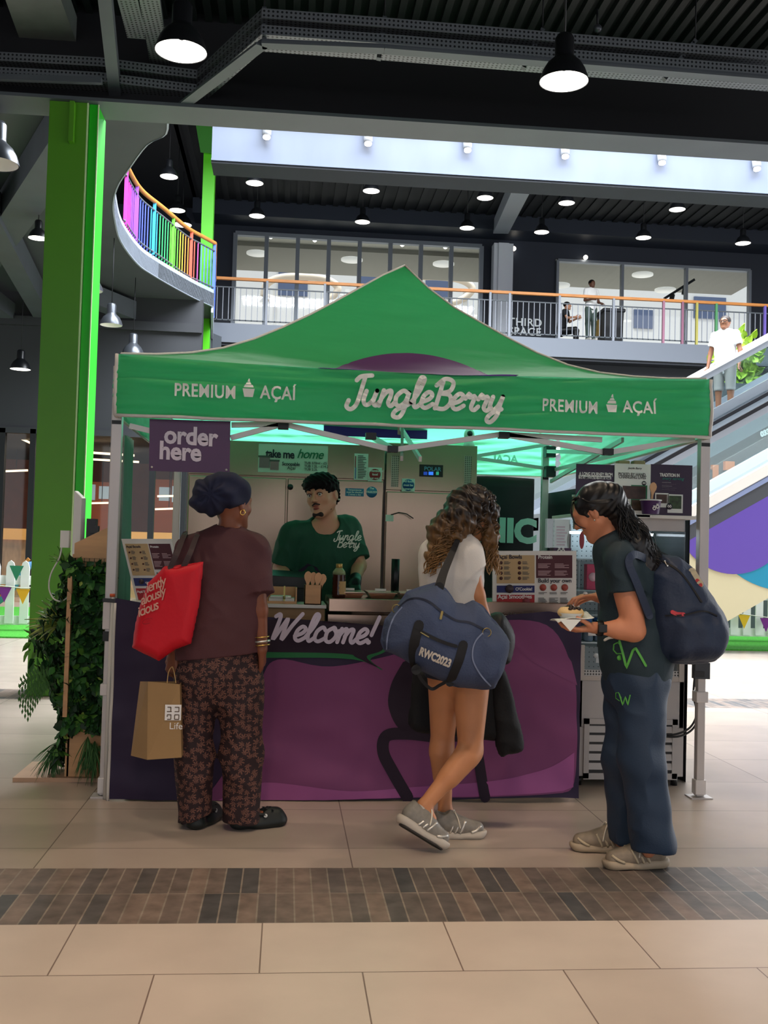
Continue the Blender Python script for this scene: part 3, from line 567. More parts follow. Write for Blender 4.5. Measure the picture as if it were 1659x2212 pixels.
bars('cross_truss', [(P(800, 942, 6.2), P(848, 970, 5.5)), (Vector((.70, 5.5, 1.80)), Vector((.75, 7.0, 2.15))), (Vector((.6, 5.5, 1.80)), Vector((.75, 6.9, 2.5))), (P(1180, 975, 8.3), P(1312, 978, 5.55)), (P(1190, 1040, 8.2), P(1345, 950, 5.9)), (P(1030, 990, 8.3), P(1180, 1012, 8.3)), (P(1030, 985, 8.3), P(1185, 960, 8.3)), (Vector((2.2, 5.5, 1.98)), Vector((2.15, 8.3, 2.0)))])
b = MB(); b.tube([Vector((.75, 7, 2.1)), PK-Vector((0,0,.05))], .02); b.build('center_pole', M_alu, tent)
for c in (P(1188, 1018, 8.25), P(1188, 975, 8.25)): j = MB(); j.box(c-Vector((.04,.04,.05)), c+Vector((.04,.04,.04))); j.build('joint', M_jnt, tent)
# mirrored faint print of the rear valance
text('AÇAÍ', 'lettering', mat('print_glow', '#bff2e0', .7), tent, P(1118, 1000, YB-.03), (-1,0,0), (0,0,1), .09, .003)
b = MB(); c = P(812, 918, 8.3); b.box(c+Vector((-.42,.0,-.1)), c+Vector((.42,.01,.3))); 
b.build('purple_print', M_can_s, tent, bevel=.0)
# side wall cloths
M_clothb = mat('black_cloth', '#14171d', .8, bump=.4, bscale=5); M_sage = mat('sage_cloth', '#5f7d70', .8, bump=.3, bscale=6)
def drape(name, label, m, pts, z0, z1, cat='curtain', amp=.025, fr=30, grp=None):
    t = thing(name, label, cat, (*Vector(pts[0]).xy, z0), grp); LL = [0]; pts = [Vector((*p[:2], 0)) for p in pts]
    for p, q in zip(pts, pts[1:]): LL.append(LL[-1]+(q-p).length)
    def fn(u, v):
        s = u*LL[-1]; p = along(pts, LL, s).copy(); q = along(pts, LL, min(LL[-1], s+.01)); d = (q-p); d = d.normalized() if d.length > 1e-6 else Vector((1,0,0)); n = Vector((-d.y, d.x, 0))
        p += n*amp*(math.sin(s*fr)+.6*nz(s*3, v*1.5, 2))*(.4+.6*v); p.z = z1+(z0-z1)*v + (.03*math.sin(s*2.3) if v == 0 else 0); return p
    b = MB(); b.grid(fn, 120, 16); b.build('cloth', m, t, solid=.004); return t
rw = drape('back_curtain', 'black cloth wall at the rear of the tent printed with large pale letters', M_clothb, [(1.02, 8.62), (2.08, 8.62)], .9, 1.93, amp=.012, fr=14)
text('ORGANIC', 'lettering', mat('mint_print', '#9fc8be', .7), rw, P(1146, 1168, 8.575)-Vector((1.185, 0, 0)), (1,0,-.01), (0,0,1), .27, .014, space=1.0, align='LEFT')
drape('side_curtain', 'dark cloth side wall at the right rear inside the tent', M_clothb, [(2.15, 8.5), (2.36, 8.0), (2.36, 5.9)], .0, 1.82, amp=.02, fr=12)
drape('side_curtain', 'sage green gathered curtain at the left side of the tent beside the post', M_sage, [(-.93, 5.95), (-.98, 6.6)], .9, 1.92, amp=.02, fr=40)
# printed front cloth
M_dp = mat('cloth_dark_purple', '#281c3a', .7, bump=.2, bscale=6); M_mg = mat('cloth_magenta', '#773c69', .7, bump=.2, bscale=6)
M_vd = mat('cloth_deep_purple', '#1d0a22', .7); M_gb = mat('cloth_green', '#1b6a3c', .7)
ban = thing('counter_banner', 'purple printed cloth banner hanging over the whole front of the counter', 'banner', (.35, 5.42, 0))
topx = [-.86, -.62, -.28, -.1, .3, .62, .9, 1.2, 1.4, 1.57]; topz = [1.025, .985, .955, .945, .925, .905, .92, .985, 1.005, .975]
def bf(x, z, off=0):
    y = 5.42 + .012*math.sin(x*3.1+z*2)+.020*nz(x*1.1-z*1.3, z*3.4+x*1.6, 1.1, 1.3) + .011*nz(x*3+z*4, z*6-x*2.5, .4, 1.2) + .004*nz(x*11, z*9, .7, 1.1) - .02*max(0, .28-z)
    if z > .25: y += .0
    return Vector((x, y-off, z))
def bgrid(u, v):
    x = -.865+(1.58+.865)*u; zt = float(np.interp(x, topx, topz)); zb = .008+.02*max(0, math.sin((x-.9)*3.6)) if x > .9 else .008; return bf(x, zb+(zt-zb)*(1-v))
b = MB(); b.grid(bgrid, 220, 90); b.build('cloth', M_dp, ban)
def bzone(name, poly_px, m, off):     # print area: clipped grid polygon laid on the cloth
    pts = [P(x, y, 5.42) for x, y in poly_px]; bm = bmesh.new(); vs = [bm.verts.new((p.x, p.z, 0)) for p in pts]; f = bm.faces.new(vs)
    for k in range(-60, 110):
        g = k*.024
        for co, no in (((g,0,0),(1,0,0)), ((0,g,0),(0,1,0))):
            bmesh.ops.bisect_plane(bm, geom=bm.verts[:]+bm.edges[:]+bm.faces[:], plane_co=co, plane_no=no)
    bm.verts.ensure_lookup_table()
    mb = MB(); idx = {v: i for i, v in enumerate(bm.verts)}
    for v in bm.verts: v.index = idx[v]
    def lim(x, z): return min(z, float(np.interp(x, topx, topz)))
    mb.add([bf(v.co.x, lim(v.co.x, v.co.y), off) for v in bm.verts], [tuple(idx[v] for v in f.verts) for f in bm.faces if len(f.verts) > 2], True); bm.free()
    return mb.build(name, m, ban)
cm = lambda pts: [(v.x, v.y) for v in catmull([(x, y, 0) for x, y in pts], 6)]
bzone('magenta_print', cm([(440, 1728), (500, 1640), (560, 1480), (600, 1425), (720, 1440), (900, 1400), (1050, 1345), (1180, 1350), (1235, 1440), (1246, 1560), (1240, 1690), (1215, 1712)])+[(1000, 1722), (700, 1727)], M_mg, .003)
bzone('pink_fold', cm([(470, 1728), (570, 1690), (760, 1708), (900, 1700), (1060, 1685), (1180, 1660), (1240, 1625)])+[(1238, 1700), (1215, 1708), (1000, 1720), (700, 1727)], mat('cloth_pink', '#96508a', .7), .005)
bzone('magenta_print', cm([(1110, 1345), (1180, 1355), (1235, 1430)])+[(1246, 1480), (1150, 1430), (1060, 1350)], M_mg, .004)
bzone('dark_print', cm([(870, 1430), (845, 1480), (840, 1530), (870, 1580), (950, 1600), (1060, 1590), (1095, 1520), (1085, 1440), (1050, 1410), (930, 1400)]), M_vd, .006)
def bstroke(name, pts, w, m, off):
    b = MB(); q = catmull([bf(*(lambda p: (p.x, p.z))(P(x, y, 5.42)), off) for x, y in pts], 8); ribbon(b, q, w, (0,-1,0), .0006); b.build(name, m, ban)
bstroke('dark_band', [(950, 1592), (880, 1584), (835, 1590), (828, 1625), (850, 1670), (880, 1722)], .062, M_vd, .007)
bstroke('dark_band', [(1030, 1620), (1042, 1700), (1046, 1720)], .055, M_vd, .007)
bzone('bubble_border', cm([(560, 1340), (820, 1345), (838, 1400), (800, 1424), (826, 1448), (760, 1424), (560, 1421)]), M_gb, .006)
bzone('bubble', cm([(560, 1338), (818, 1345), (828, 1400), (792, 1418), (816, 1442), (770, 1420), (740, 1412), (560, 1408)]), M_vd, .008)
script_text('Welcome!', 'lettering', mat('print_lilac', '#c9bfd0', .7), ban, P(582, 1382, 5.40), (1,0,-.02), (0,0,1), .155, .02, .25, warp=lambda p: bf(p.x, p.z, .010))
b = MB(); b.tube([bf(-.865, z/20) for z in range(0, 21)], .008, 6); b.build('white_edge', M_pipe, ban)
# purple 'order here' board
bd = thing('sign_board', 'purple order here board hanging under the tent valance at left', 'sign', P(411, 1020, 5.47))
b = MB(); b.hexa([P(323, 905, 5.46), P(498, 910, 5.46), P(496, 1023, 5.46), P(322, 1017, 5.46), P(323, 905, 5.475), P(498, 910, 5.475), P(496, 1023, 5.475), P(322, 1017, 5.475)]); b.build('board', mat('sign_purple', '#4a1f4d', .35, noise=.05), bd)
M_sw = mat('sign_lettering', '#d9cbd4', .6)
for s, x, y in (('order', 354, 956), ('here', 343, 990)): text(s, 'lettering', M_sw, bd, P(x, y, 5.455), (1,0,-.03), (0,0,1), .130, .0042, space=.98, xscale=.92)
for x, y in ((328, 1009), (489, 1015)): c = P(x, y, 5.455); b = MB(); b.lathe(c, [(.006,0),(.006,.003)], 12, (0,-1,0)); b.build('screw', M_alu, bd)
# ================================================================ COUNTER, FRIDGES, THINGS FOR SALE
M_ss = mat('stainless', '#ac9282', .24, .9, noise=.08, nscale=1.6, bump=.12, bscale=2.2, stretch=(1,1,.5)); M_ssd = mat('stainless_dark', '#4a4643', .4, .6)
M_white = mat('white_plastic', '#d6d2cb', .45); M_black = mat('black_plastic', '#101113', .4); M_paper = mat('poster_paper', '#d4d6d0', .6)
M_pine = mat('pine_wood', '#c49668', .5, noise=.1, nscale=5, stretch=(1,1,6)); M_ply = mat('ply_wood', '#a37f56', .55, noise=.12, nscale=5, stretch=(1,1,5))
M_navy = mat('ink_navy', '#1c1a2c', .6); M_inkg = mat('ink_green', '#0f6a48', .6); M_inkw = mat('ink_white', '#e4e0dc', .6); M_inkk = mat('ink_grey', '#55524f', .6)
def rect(name, x0, y0, x1, y1, Y, m, par, t=.003, back=True):
    a, c = P((x0+x1)/2, y0, Y), P((x0+x1)/2, y1, Y); l, r_ = P(x0, (y0+y1)/2, Y), P(x1, (y0+y1)/2, Y)
    b = MB(); b.box((l.x, Y, c.z), (r_.x, Y+t, a.z)); return b.build(name, m, par)
def lines(name, x0, y0, x1, y1, n, Y, m, par, seed=0, h=.3):
    q = random.Random(seed+int(x0*7+y0)); b = MB()
    for i in range(n):
        y = y0+(y1-y0)*(i+.5)/n; w = x0+(x1-x0)*(.6+.4*q.random()); hh = (y1-y0)/n*h
        a, c = P(x0, y-hh, Y), P(w, y+hh, Y); b.box((a.x, Y-.0015, c.z), (c.x, Y, a.z))
    return b.build(name, m, par)
def dot(b, x, y, r, Y, t=.002): b.lathe(P(x, y, Y), [(r,0),(r,t)], 28, (0,-1,0))
# upright fridges
def fridge(x0, x1, zt, zh, doors, label):
    t = thing('upright_fridge', label, 'fridge', ((x0+x1)/2, 8.1, 0)); b = MB(); b.box((x0, 7.83, .1), (x1, 8.5, zt)); b.build('body', M_ss, t, bevel=.004)
    b = MB(); b.box((x0, 7.80, zh), (x1, 7.83, zt)); b.build('top_panel', M_ss, t, bevel=.003)
    for d in range(doors):
        a = x0+(x1-x0)*d/doors+.006; c = x0+(x1-x0)*(d+1)/doors-.006; b = MB(); b.box((a, 7.79, .14), (c, 7.83, zh-.014)); b.build('door', M_ss, t, bevel=.006)
    for x in (x0+.08, x1-.08):
        for y in (7.9, 8.4): b = MB(); b.tube([(x,y,0),(x,y,.1)], .025, 10); b.build('foot', M_black, t)
    return t
f1 = fridge(-.745, .722, 2.10, 1.842, 2, 'wide two-door stainless steel fridge with notices behind the server')
f2 = fridge(.735, 1.432, 2.125, 1.768, 1, 'taller single-door stainless freezer with a black control panel and vents')
YD = 7.785
b = MB(); c = P(627, 1052, YD); b.lathe(c, [(.022,0),(.022,.01)], 20, (0,-1,0)); b.build('lock', M_black, f1)
b = MB(); b.tube([P(845, 1112, YD-.01), P(862, 1107, YD-.04), P(878, 1110, YD-.06), P(893, 1120, YD-.06)], .004, 6); b.build('cord', M_black, f2)
rect('bracket', 833, 1112, 850, 1126, YD, M_white, f2)
M_vent = dots('vent_dots', '#a89c92', '#1c1b1a', .014, .014, .3, 'XZ', .35, .6)
for x0, x1 in ((845, 861), (1003, 1018)): rect('vent', x0, 985, x1, 1052, YD+.013, M_vent, f2)
rect('control_panel', 906, 1004, 957, 1030, YD+.01, M_black, f2); text('POLAR', 'lettering', mat('ink_blue', '#5f8fb0', .5), f2, P(916, 1016, YD+.005), (1,0,-.02), (0,0,1), .042, .001)
for x0, x1, q in ((915, 923, '#1c3c9a'), (926, 936, '#3c7cff'), (942, 948, '#2c8a6c')): rect('display', x0, 1019, x1, 1026, YD+.007, mat('led'+q, q, .4, emit=.8), f2)
# notices
def poster(name, label, x0, y0, x1, y1, Y, m=M_paper):
    t = thing(name, label, 'poster', P((x0+x1)/2, y1, Y)); rect('sheet', x0, y0, x1, y1, Y, m, t); return t
p_ = poster('poster', 'pale take me home price poster on the fridge top panel', 558, 961, 708, 1022, YD+.008, mat('poster_mint', '#c4cdc2', .5)); Yp = YD+.004
text('take me', 'lettering', M_navy, p_, P(574, 987, Yp), (1,0,-.02), (0,0,1), .085, .0025, space=.92, xscale=.84); text('home', 'lettering', M_inkg, p_, P(641, 989, Yp), (1,0,-.01), (0,0,1), .098, .001, .35, space=.92, xscale=.92)
text('Scoopable', 'lettering', M_navy, p_, P(609, 1005, Yp), (1,0,-.01), (0,0,1), .038, .0006, space=.9, xscale=.95); text('Açaí', 'lettering', M_inkk, p_, P(620, 1014, Yp), (1,0,0), (0,0,1), .036, .0003)
for i, s in enumerate(('TUB 370ml - £5', 'TUB 1.2L - £14.2', 'TUB 2.2L')): text(s, 'lettering', M_inkk, p_, P(657, 1002+7*i, Yp), (1,0,0), (0,0,1), .026, .0004)
for x0, y0, x1, y1, q in ((560, 986, 583, 1010, '#8a6a72'), (584, 994, 602, 1015, '#9a7078')): rect('tub_picture', x0, y0, x1, y1, Yp, mat('tub'+q, q, .6), p_, .002)
for x0, y0, x1 in ((558, 984, 585), (582, 993, 604)): rect('tub_lid', x0, y0, x1, y0+4, Yp-.001, M_inkk, p_, .002)
p_ = poster('notice', 'small printed white notice with red and blue edge on the fridge panel', 765, 980, 795, 1037, YD+.008); rect('edge', 767, 985, 769, 1010, Yp, mat('ink_red', '#8f2530', .6), p_); rect('edge', 767, 1010, 769, 1034, Yp, mat('ink_blue2', '#4a5fa0', .6), p_); lines('print', 773, 983, 792, 1034, 14, Yp, M_inkk, p_)
def sticker(label, x, y, r, q, wsq=None, txt=()):
    t = thing('sticker', label, 'sticker', P(x, y+10, YD))
    if wsq: rect('backing', x-wsq, y-wsq, x+wsq, y+wsq, YD+.004, M_paper, t)
    b = MB(); dot(b, x, y, r, YD+.003); b.build('disc', mat('stk'+q, q, .5), t)
    for i, s in enumerate(txt): text(s, 'lettering', M_inkw, t, P(x, y-6+8*i, YD-.001), (1,0,0), (0,0,1), .022, .0005, align='CENTER')
    return t
sticker('round red notice on a white square on the fridge top panel', 810, 1025, .043, '#9a2a30', 15, ('Contaminated', 'food', 'must not be'))
sticker('round light blue freezer sticker on the right fridge door', 803, 1063, .042, '#2f6f9a', None, ('The', 'FREEZER', ''))
sticker('round dark blue notice on a white square on the freezer header', 882, 1048, .044, '#1c4f86', 14, ('All food', 'must be', 'covered'))
t = thing('sticker', 'rectangular light blue temperature sticker beside the freezer sticker', 'sticker', P(765, 1070, YD)); rect('label', 746, 1055, 786, 1072, YD+.003, mat('stk#2f6f9a', '#2f6f9a', .5), t)
for i, s in enumerate(('Temperatures', 'must be checked', '2 times a day')): text(s, 'lettering', M_inkw, t, P(766, 1060+5*i, YD), (1,0,0), (0,0,1), .018, .0004, align='CENTER')
t = thing('security_camera', 'small white indoor camera standing on the freezer', 'camera', (1.36, 7.95, 2.125)); c = P(1013, 962, 7.95); c.z = 2.125
b = MB(); b.lathe(c, [(.04,0),(.045,.02),(.03,.05),(.022,.06)], 20); b.build('base', M_white, t); b = MB(); b.ell(c+Vector((0,0,.10)), (.042,.042,.05)); b.build('head', M_white, t); b = MB(); b.ell(c+Vector((0,-.02,.105)), (.026,.03,.028)); b.build('lens', M_black, t)
# wooden till counter and steel servery
t = thing('till_counter', 'wooden till counter with a white top behind the purple banner', 'counter', (-.3, 5.9, 0))
b = MB(); b.box((-.80, 5.6, 0), (.215, 6.0, .985)); b.build('cabinet', M_ply, t); b = MB(); b.box((-.82, 5.57, .985), (.222, 6.02, 1.004)); b.build('worktop', M_white, t, bevel=.002)
t = thing('servery', 'stainless steel topping counter behind the purple banner', 'counter', (.9, 5.9, 0))
b = MB(); b.box((.232, 5.56, 0), (1.60, 6.02, .955)); b.build('cabinet', M_ss, t); b = MB(); b.box((.232, 5.53, .972), (1.60, 6.02, 1.043)); b.build('worktop', M_ss, t, bevel=.004)
text('13.09', 'scribble', M_inkk, t, P(1070, 1336, 5.525), (1,0,0), (0,0,1), .05, -.0008, .2)
lab = ['far left','second from left','third from left','rightmost']
for i in range(4):
    x = .35+.175*i; t = thing('food_pan', 'stainless food pan with lid sunk in the servery, '+lab[i], 'food pan', (x, 5.75, 1.043), 'lidded food pans on the servery')
    b = MB(); b.hexa([(x-.06,5.62,1.043),(x+.06,5.62,1.043),(x+.075,5.6,1.07),(x-.075,5.6,1.07),(x-.06,5.86,1.043),(x+.06,5.86,1.043),(x+.075,5.88,1.07),(x-.075,5.88,1.07)]); b.build('pan', M_ss, t, bevel=.003)
    b = MB(); b.box((x-.08,5.59,1.07),(x+.08,5.89,1.078)); b.build('lid', M_ss, t, bevel=.002); b = MB(); b.bar((x-.03,5.72,1.087),(x+.03,5.72,1.087),.014,.012); b.build('handle', M_white, t)
# bottle
c = P(731, 1293, 5.62); c.z = 1.043; t = thing('sauce_bottle', 'clear bottle of brown syrup with gold cap beside the spoon box', 'bottle', c)
b = MB(); b.lathe(c, [(.030,0),(.036,.004),(.036,.02)]+[(.036-.0025*(i%2), .03+.012*i) for i in range(8)]+[(.036,.125),(.034,.135)], 24); b.build('syrup', mat('syrup', '#3a1608', .15, trans=.25), t)
b = MB(); b.lathe(c, [(.0362,.125),(.034,.142),(.022,.158),(.017,.162)], 24); b.build('bottle', mat('bottle_clear', '#8f9a70', .1, alpha=.75), t); b = MB(); b.lathe(c, [(.018,.158),(.018,.182),(.016,.184)], 24); b.build('cap', mat('gold_cap', '#b39250', .35, .5), t)
b = MB(); b.lathe(c+Vector((.012,-.012,0)), [(.026,.02),(.026,.09)], 20, caps=False); b.build('label', mat('label_cream', '#a98c5c', .6), t)
# spoon box with spoons
c = P(675, 1306, 5.62); c.z = 1.004; t = thing('cutlery_box', 'square wooden box holding spoons on the till counter', 'box', c)
b = MB(); w = .046
for a in ((-w,-w,w,-w+.005),(-w,w-.005,w,w),(-w,-w,-w+.005,w),(w-.005,-w,w,w)): b.box((c.x+a[0], c.y+a[1], c.z), (c.x+a[2], c.y+a[3], c.z+.105))
b.box((c.x-w,c.y-w,c.z),(c.x+w,c.y+w,c.z+.006)); b.build('box', M_pine, t)
M_spn = mat('spoon_wood', '#cf9f74', .55, noise=.06)
def spoon(c, top, label, grp='wooden spoons in the box'):
    t = thing('wooden_spoon', label, 'spoon', c, grp); d = (Vector(top)-Vector(c)).normalized(); L_ = (Vector(top)-Vector(c)).length; s = d.cross(Vector((0,1,0))).normalized(); b = MB()
    prof = [(0,.007),(.3,.006),(.55,.006),(.66,.011),(.76,.019),(.86,.021),(.95,.015),(1,.004)]; vs = []
    for y in (-.003,.003):
        vs += [Vector(c)+d*L_*a+s*w_+Vector((0,y,0)) for a, w_ in prof]+[Vector(c)+d*L_*a-s*w_+Vector((0,y,0)) for a, w_ in prof[::-1]]
    k = len(prof)*2; b.add(vs, [tuple(range(k))[::-1], tuple(range(k, 2*k))]+[(i,(i+1)%k,(i+1)%k+k,i+k) for i in range(k)]); b.build('spoon', M_spn, t, bevel=.001)
for i, (x, y, q) in enumerate(((666, 1234, 'leftmost'), (678, 1236, 'second from left'), (689, 1237, 'third, in the middle'), (699, 1240, 'rightmost'))):
    spoon(Vector((c.x-.03+.02*i, c.y-.01+.008*(i%2), c.z+.01)), P(x, y, c.y-.01+.008*(i%2)), 'pale wooden spoon standing in the box, '+q)
# napkin box
c = P(608, 1303, 5.62); t = thing('napkin_box', 'low open wooden box of white napkins on the till counter', 'box', (c.x, 5.62, 1.004)); a, e = P(575, 1303, 5.62), P(642, 1268, 5.62)
b = MB(); b.box((a.x,5.62,1.004),(e.x,5.8,1.01)); b.box((a.x,5.79,1.004),(e.x,5.8,1.09)); b.box((e.x-.008,5.62,1.004),(e.x,5.8,1.09)); b.box((a.x,5.62,1.004),(a.x+.008,5.8,1.09)); b.box((a.x,5.615,1.004),(e.x,5.62,1.018)); b.build('box', M_pine, t)
b = MB(); b.box((c.x+.01,5.605,1.02),(c.x+.018,5.612,1.10)); b.tube([(c.x+.014,5.60,1.03),(c.x+.014,5.60,1.045)],.006,8); b.build('clip', mat('brass', '#8f8a50', .3, .8), t)
r = thing('napkins', 'stack of white paper napkins in the low wooden box', 'napkins', (c.x, 5.7, 1.01)); b = MB(); b.box((a.x+.012,5.63,1.01),(e.x-.012,5.78,1.034)); b.box((a.x+.02,5.625,1.034),(e.x-.03,5.77,1.044)); b.build('sheets', M_paper, r, bevel=.003)
# payment terminal
t = thing('card_terminal', 'black tablet till on a stand on the till counter', 'till', (-.02, 5.95, 1.004)); b = MB(); b.hexa([P(585,1243,5.85),P(664,1248,5.85),P(664,1272,5.85),P(585,1268,5.85),*[P(*q,5.85)+Vector((0,.18,.03)) for q in ((585,1243),(664,1248),(664,1272),(585,1268))]]); b.build('screen', M_black, t, bevel=.004)
b = MB(); b.box((-.08,5.9,1.004),(.14,6.02,1.10)); b.build('stand', M_black, t)
c = P(853, 1275, 6.0); c.z = 1.043; t = thing('cup_dispenser', 'tall black cylinder standing on the servery', 'dispenser', (c.x, 6.0, 1.043)); b = MB(); b.lathe((c.x,6.0,1.043), [(.024,0),(.024,.215),(.02,.215),(.02,.02)], 20); b.build('tube', M_black, t)
# menus
M_tan = mat('menu_tan', '#b79a6e', .6); M_mar = mat('menu_maroon', '#481621', .6); M_mbl = mat('menu_blue', '#18225f', .6); M_mred = mat('menu_red', '#a01c22', .6)
def menu(label, ox, oy, sx, sy, Y, skew=0):
    def q(u, v): p = P(ox+u*sx+v*skew, oy+v*sy, Y); return p
    t = thing('menu_board', label, 'menu', q(.5, 1))
    def rc(nm, u0, v0, u1, v1, m, d):
        b = MB(); a = [q(u0,v1), q(u1,v1), q(u1,v0), q(u0,v0)]; b.hexa([p+Vector((0,-d,0)) for p in a]+[p+Vector((0,.003-d if d else .012,0)) for p in a]); return b.build(nm, m, t)
    def ln(u0, v0, u1, v1, n, m):
        k = random.Random(int(u0*99+v0*999)); b = MB()
        for i in range(n):
            v = v0+(v1-v0)*(i+.5)/n; w = u0+(u1-u0)*(.6+.4*k.random()); h = (v1-v0)/n*.25; b.hexa([p+Vector((0,-.005,0)) for p in (q(u0,v+h),q(w,v+h),q(w,v-h),q(u0,v-h))]+[p+Vector((0,-.003,0)) for p in (q(u0,v+h),q(w,v+h),q(w,v-h),q(u0,v-h))])
        b.build('print', m, t)
    rc('board', 0, 0, 1, 1, M_white, 0); rc('panel', .05, .08, .50, .60, M_tan, .003); rc('panel', .52, .08, .95, .50, M_mar, .003); rc('panel', .05, .64, .50, .77, M_mbl, .003); rc('panel', .05, .81, .50, 1.0, M_mred, .003)
    yd = (q(0,0)-q(0,1)).normalized(); xd = (q(1,0)-q(0,0)).normalized(); S = (q(1,0)-q(0,0)).length
    for s, u, v, h, m in (('Açaí Bowls', .06, .145, .062, M_navy), ('Protein', .54, .145, .055, M_inkw), ('Açaí Smoothies', .06, .88, .062, M_inkw), ('Build your own', .54, .585, .062, M_navy), ("O'Cookie!", .27, .73, .045, M_inkw)):
        text(s, 'lettering', m, t, q(u, v)+Vector((0,-.005,0)), xd, yd, h*S*1.1, .0004, space=.95)
    for i in range(4):
        for j in range(2):
            u, v = .10+.22*j, .22+.095*i; b = MB(); b.lathe(q(u, v)+Vector((0,-.003,0)), [(.022*S*.9,0),(.022*S*.9,.002)], 14, (0,-1,0)); b.build('bowl_picture', mat('bowlpic', '#4a2420', .5), t); ln(u+.035, v-.03, u+.12, v+.03, 4, M_inkk)
    for i in range(3):
        u = .60+.13*i; b = MB(); b.lathe(q(u, .675)+Vector((0,-.003,0)), [(.04*S,0),(.04*S,.002)], 18, (0,-1,0)); b.build('bowl_picture', mat('bowlpic2', ['#a2473c','#9c5a4a','#b03a34'][i], .5), t); ln(u-.05, .76, u+.05, .80, 2, M_inkk); ln(u-.055, .86, u+.05, .98, 6, M_inkk)
    b = MB(); b.lathe(q(.20, .70)+Vector((0,-.006,0)), [(.05*S,0),(.05*S,.002)], 18, (0,-1,0)); b.build('bowl_picture', mat('bowlpic3', '#3a2a30', .5), t)
    for u in (.54, .74): ln(u, .23, u+.17, .32, 4, mat('ink_rose', '#b08f92', .6)); ln(u, .36, u+.17, .46, 5, mat('ink_rose', '#b08f92', .6))
    b = MB(); b.lathe(q(.40, .93)+Vector((0,-.004,0)), [(.045*S,0),(.045*S,.002)], 18, (0,-1,0)); b.build('bowl_picture', mat('bowlpic4', '#7a3038', .5), t)
    return t
menu('white framed menu board leaning at the right end of the servery', 1064, 1190, 181, 117, 5.62); m2 = menu('white framed menu board standing at the left end behind the banner', 262, 1164, 108, 132, 5.66, 32)
# holders beside the right menu
t = thing('leaflet_holder', 'clear leaflet holder standing behind the right menu board', 'holder', P(1215, 1192, 5.9)); rect('sheet', 1198, 1122, 1230, 1184, 5.9, M_paper, t); lines('print', 1202, 1135, 1226, 1180, 7, 5.897, mat('ink_rose2', '#9a5a68', .6), t)
b = MB(); a, e = P(1182, 1120, 5.88), P(1234, 1190, 5.88); e.z = 1.043; b.box((a.x, 5.88, e.z), (e.x, 5.884, a.z)); b.box((a.x, 5.92, e.z), (e.x, 5.924, a.z)); b.build('holder', glassy('acrylic', (.9,.93,.93), .1), t)
t = thing('cup_stack', 'purple box with white rings print behind the right menu board', 'box', P(1215, 1200, 5.75)); a, e = P(1196, 1183, 5.75), P(1234, 1200, 5.75); b = MB(); b.box((a.x, 5.75, 1.043), (e.x, 5.84, a.z)); b.build('box', mat('cup_purple', '#3a1a40', .5), t)
def rings(par, c, s, rot=0):
    b = MB()
    for dx in (-1, 1):
        o_ = c+Vector((dx*s*.55*math.cos(rot), 0, dx*s*.55*math.sin(rot))); b.tube([o_+Vector((math.cos(a)*s*.42, -.001, math.sin(a)*s*.42)) for a in [2*PI*k/14 for k in range(15)]], s*.16, 6)
        b.bar(o_+Vector((-s*.35,0,s*.75)), o_+Vector((s*.35,0,s*.75)), s*.25, s*.22)
    b.build('rings_mark', M_inkw, par)
rings(t, P(1212, 1190, 5.745), .02)
# open display fridge
M_cab = mat('cabinet_grey', '#a5a19f', .45, .1); M_inner = dots('perforated_white', '#b9c6ca', '#55646a', .03, .03, .13, 'XZ', .5, 0); M_tr = mat('trim_grey', '#a79f97', .4, .2)
fx0, fx1, fy, fb = 1.665, 2.245+.045, 5.77, 6.38
t = fr = thing('display_fridge', 'open glass-sided display fridge with grey louvred base at the right of the stall', 'fridge', ((fx0+fx1)/2, 6.05, 0))
b = MB(); b.box((fx0, fy, .06), (fx1, fb, .335)); b.box((fx0, fy, .335), (fx1, fy+.02, .60)); b.box((fx0, fy, .335), (fx0+.03, fb, .6)); b.box((fx1-.03, fy, .335), (fx1, fb, .6)); b.box((fx0, fy+.02, .335), (fx1, fb, .58)); b.build('base', M_cab, t, bevel=.003)
b = MB(); b.box((fx0+.04, fy-.012, .05), (fx0+.07, fy, .385)); b.box((fx1-.07, fy-.012, .05), (fx1-.04, fy, .385)); b.box((fx0+.04, fy-.012, .355), (fx1-.04, fy, .385)); b.box((fx0+.04, fy-.012, .045), (fx1-.04, fy, .08)); b.build('grille_frame', M_cab, t)
b = MB(); b.box((fx0+.07, fy-.002, .08), (fx1-.07, fy, .355)); b.build('grille_recess', M_black, t)
b = MB()
for i in range(5): z = .10+.052*i; b.hexa([(fx0+.07,fy-.012,z),(fx1-.07,fy-.012,z),(fx1-.07,fy-.003,z+.036),(fx0+.07,fy-.003,z+.036),(fx0+.07,fy-.009,z),(fx1-.07,fy-.009,z),(fx1-.07,fy,z+.036),(fx0+.07,fy,z+.036)])
b.build('louvres', M_cab, t)
for x in (fx0+.03, fx1-.03):
    for y in (fy+.06, fb-.05): b = MB(); b.tube([(x,y,0),(x,y,.06)], .02, 8); b.build('foot', M_black, t)
b = MB()
for x in (fx0+.005, fx1-.035): b.box((x, fy-.01, .60), (x+.03, fy+.03, .80))
b.box((fx0+.03, fy-.008, .60), (fx1-.03, fy+.0, .625)); b.build('front_frame', M_tr, t)
b = MB(); b.box((fx0+.035, fy-.003, .625), (fx1-.035, fy+.002, .66)); b.build('air_grille', dots('air_grille', '#a9a7a4', '#2a2b2c', .0165, .0165, .3, 'XZ', .4, .3), t)
b = MB(); b.box((fx0+.03, fy, .66), (fx1-.03, fy+.006, .79)); b.build('front_glass', M_gls, t)
b = MB(); b.box((fx0, fb-.03, .58), (fx1, fb, 1.53)); b.build('back_panel', M_inner, t)
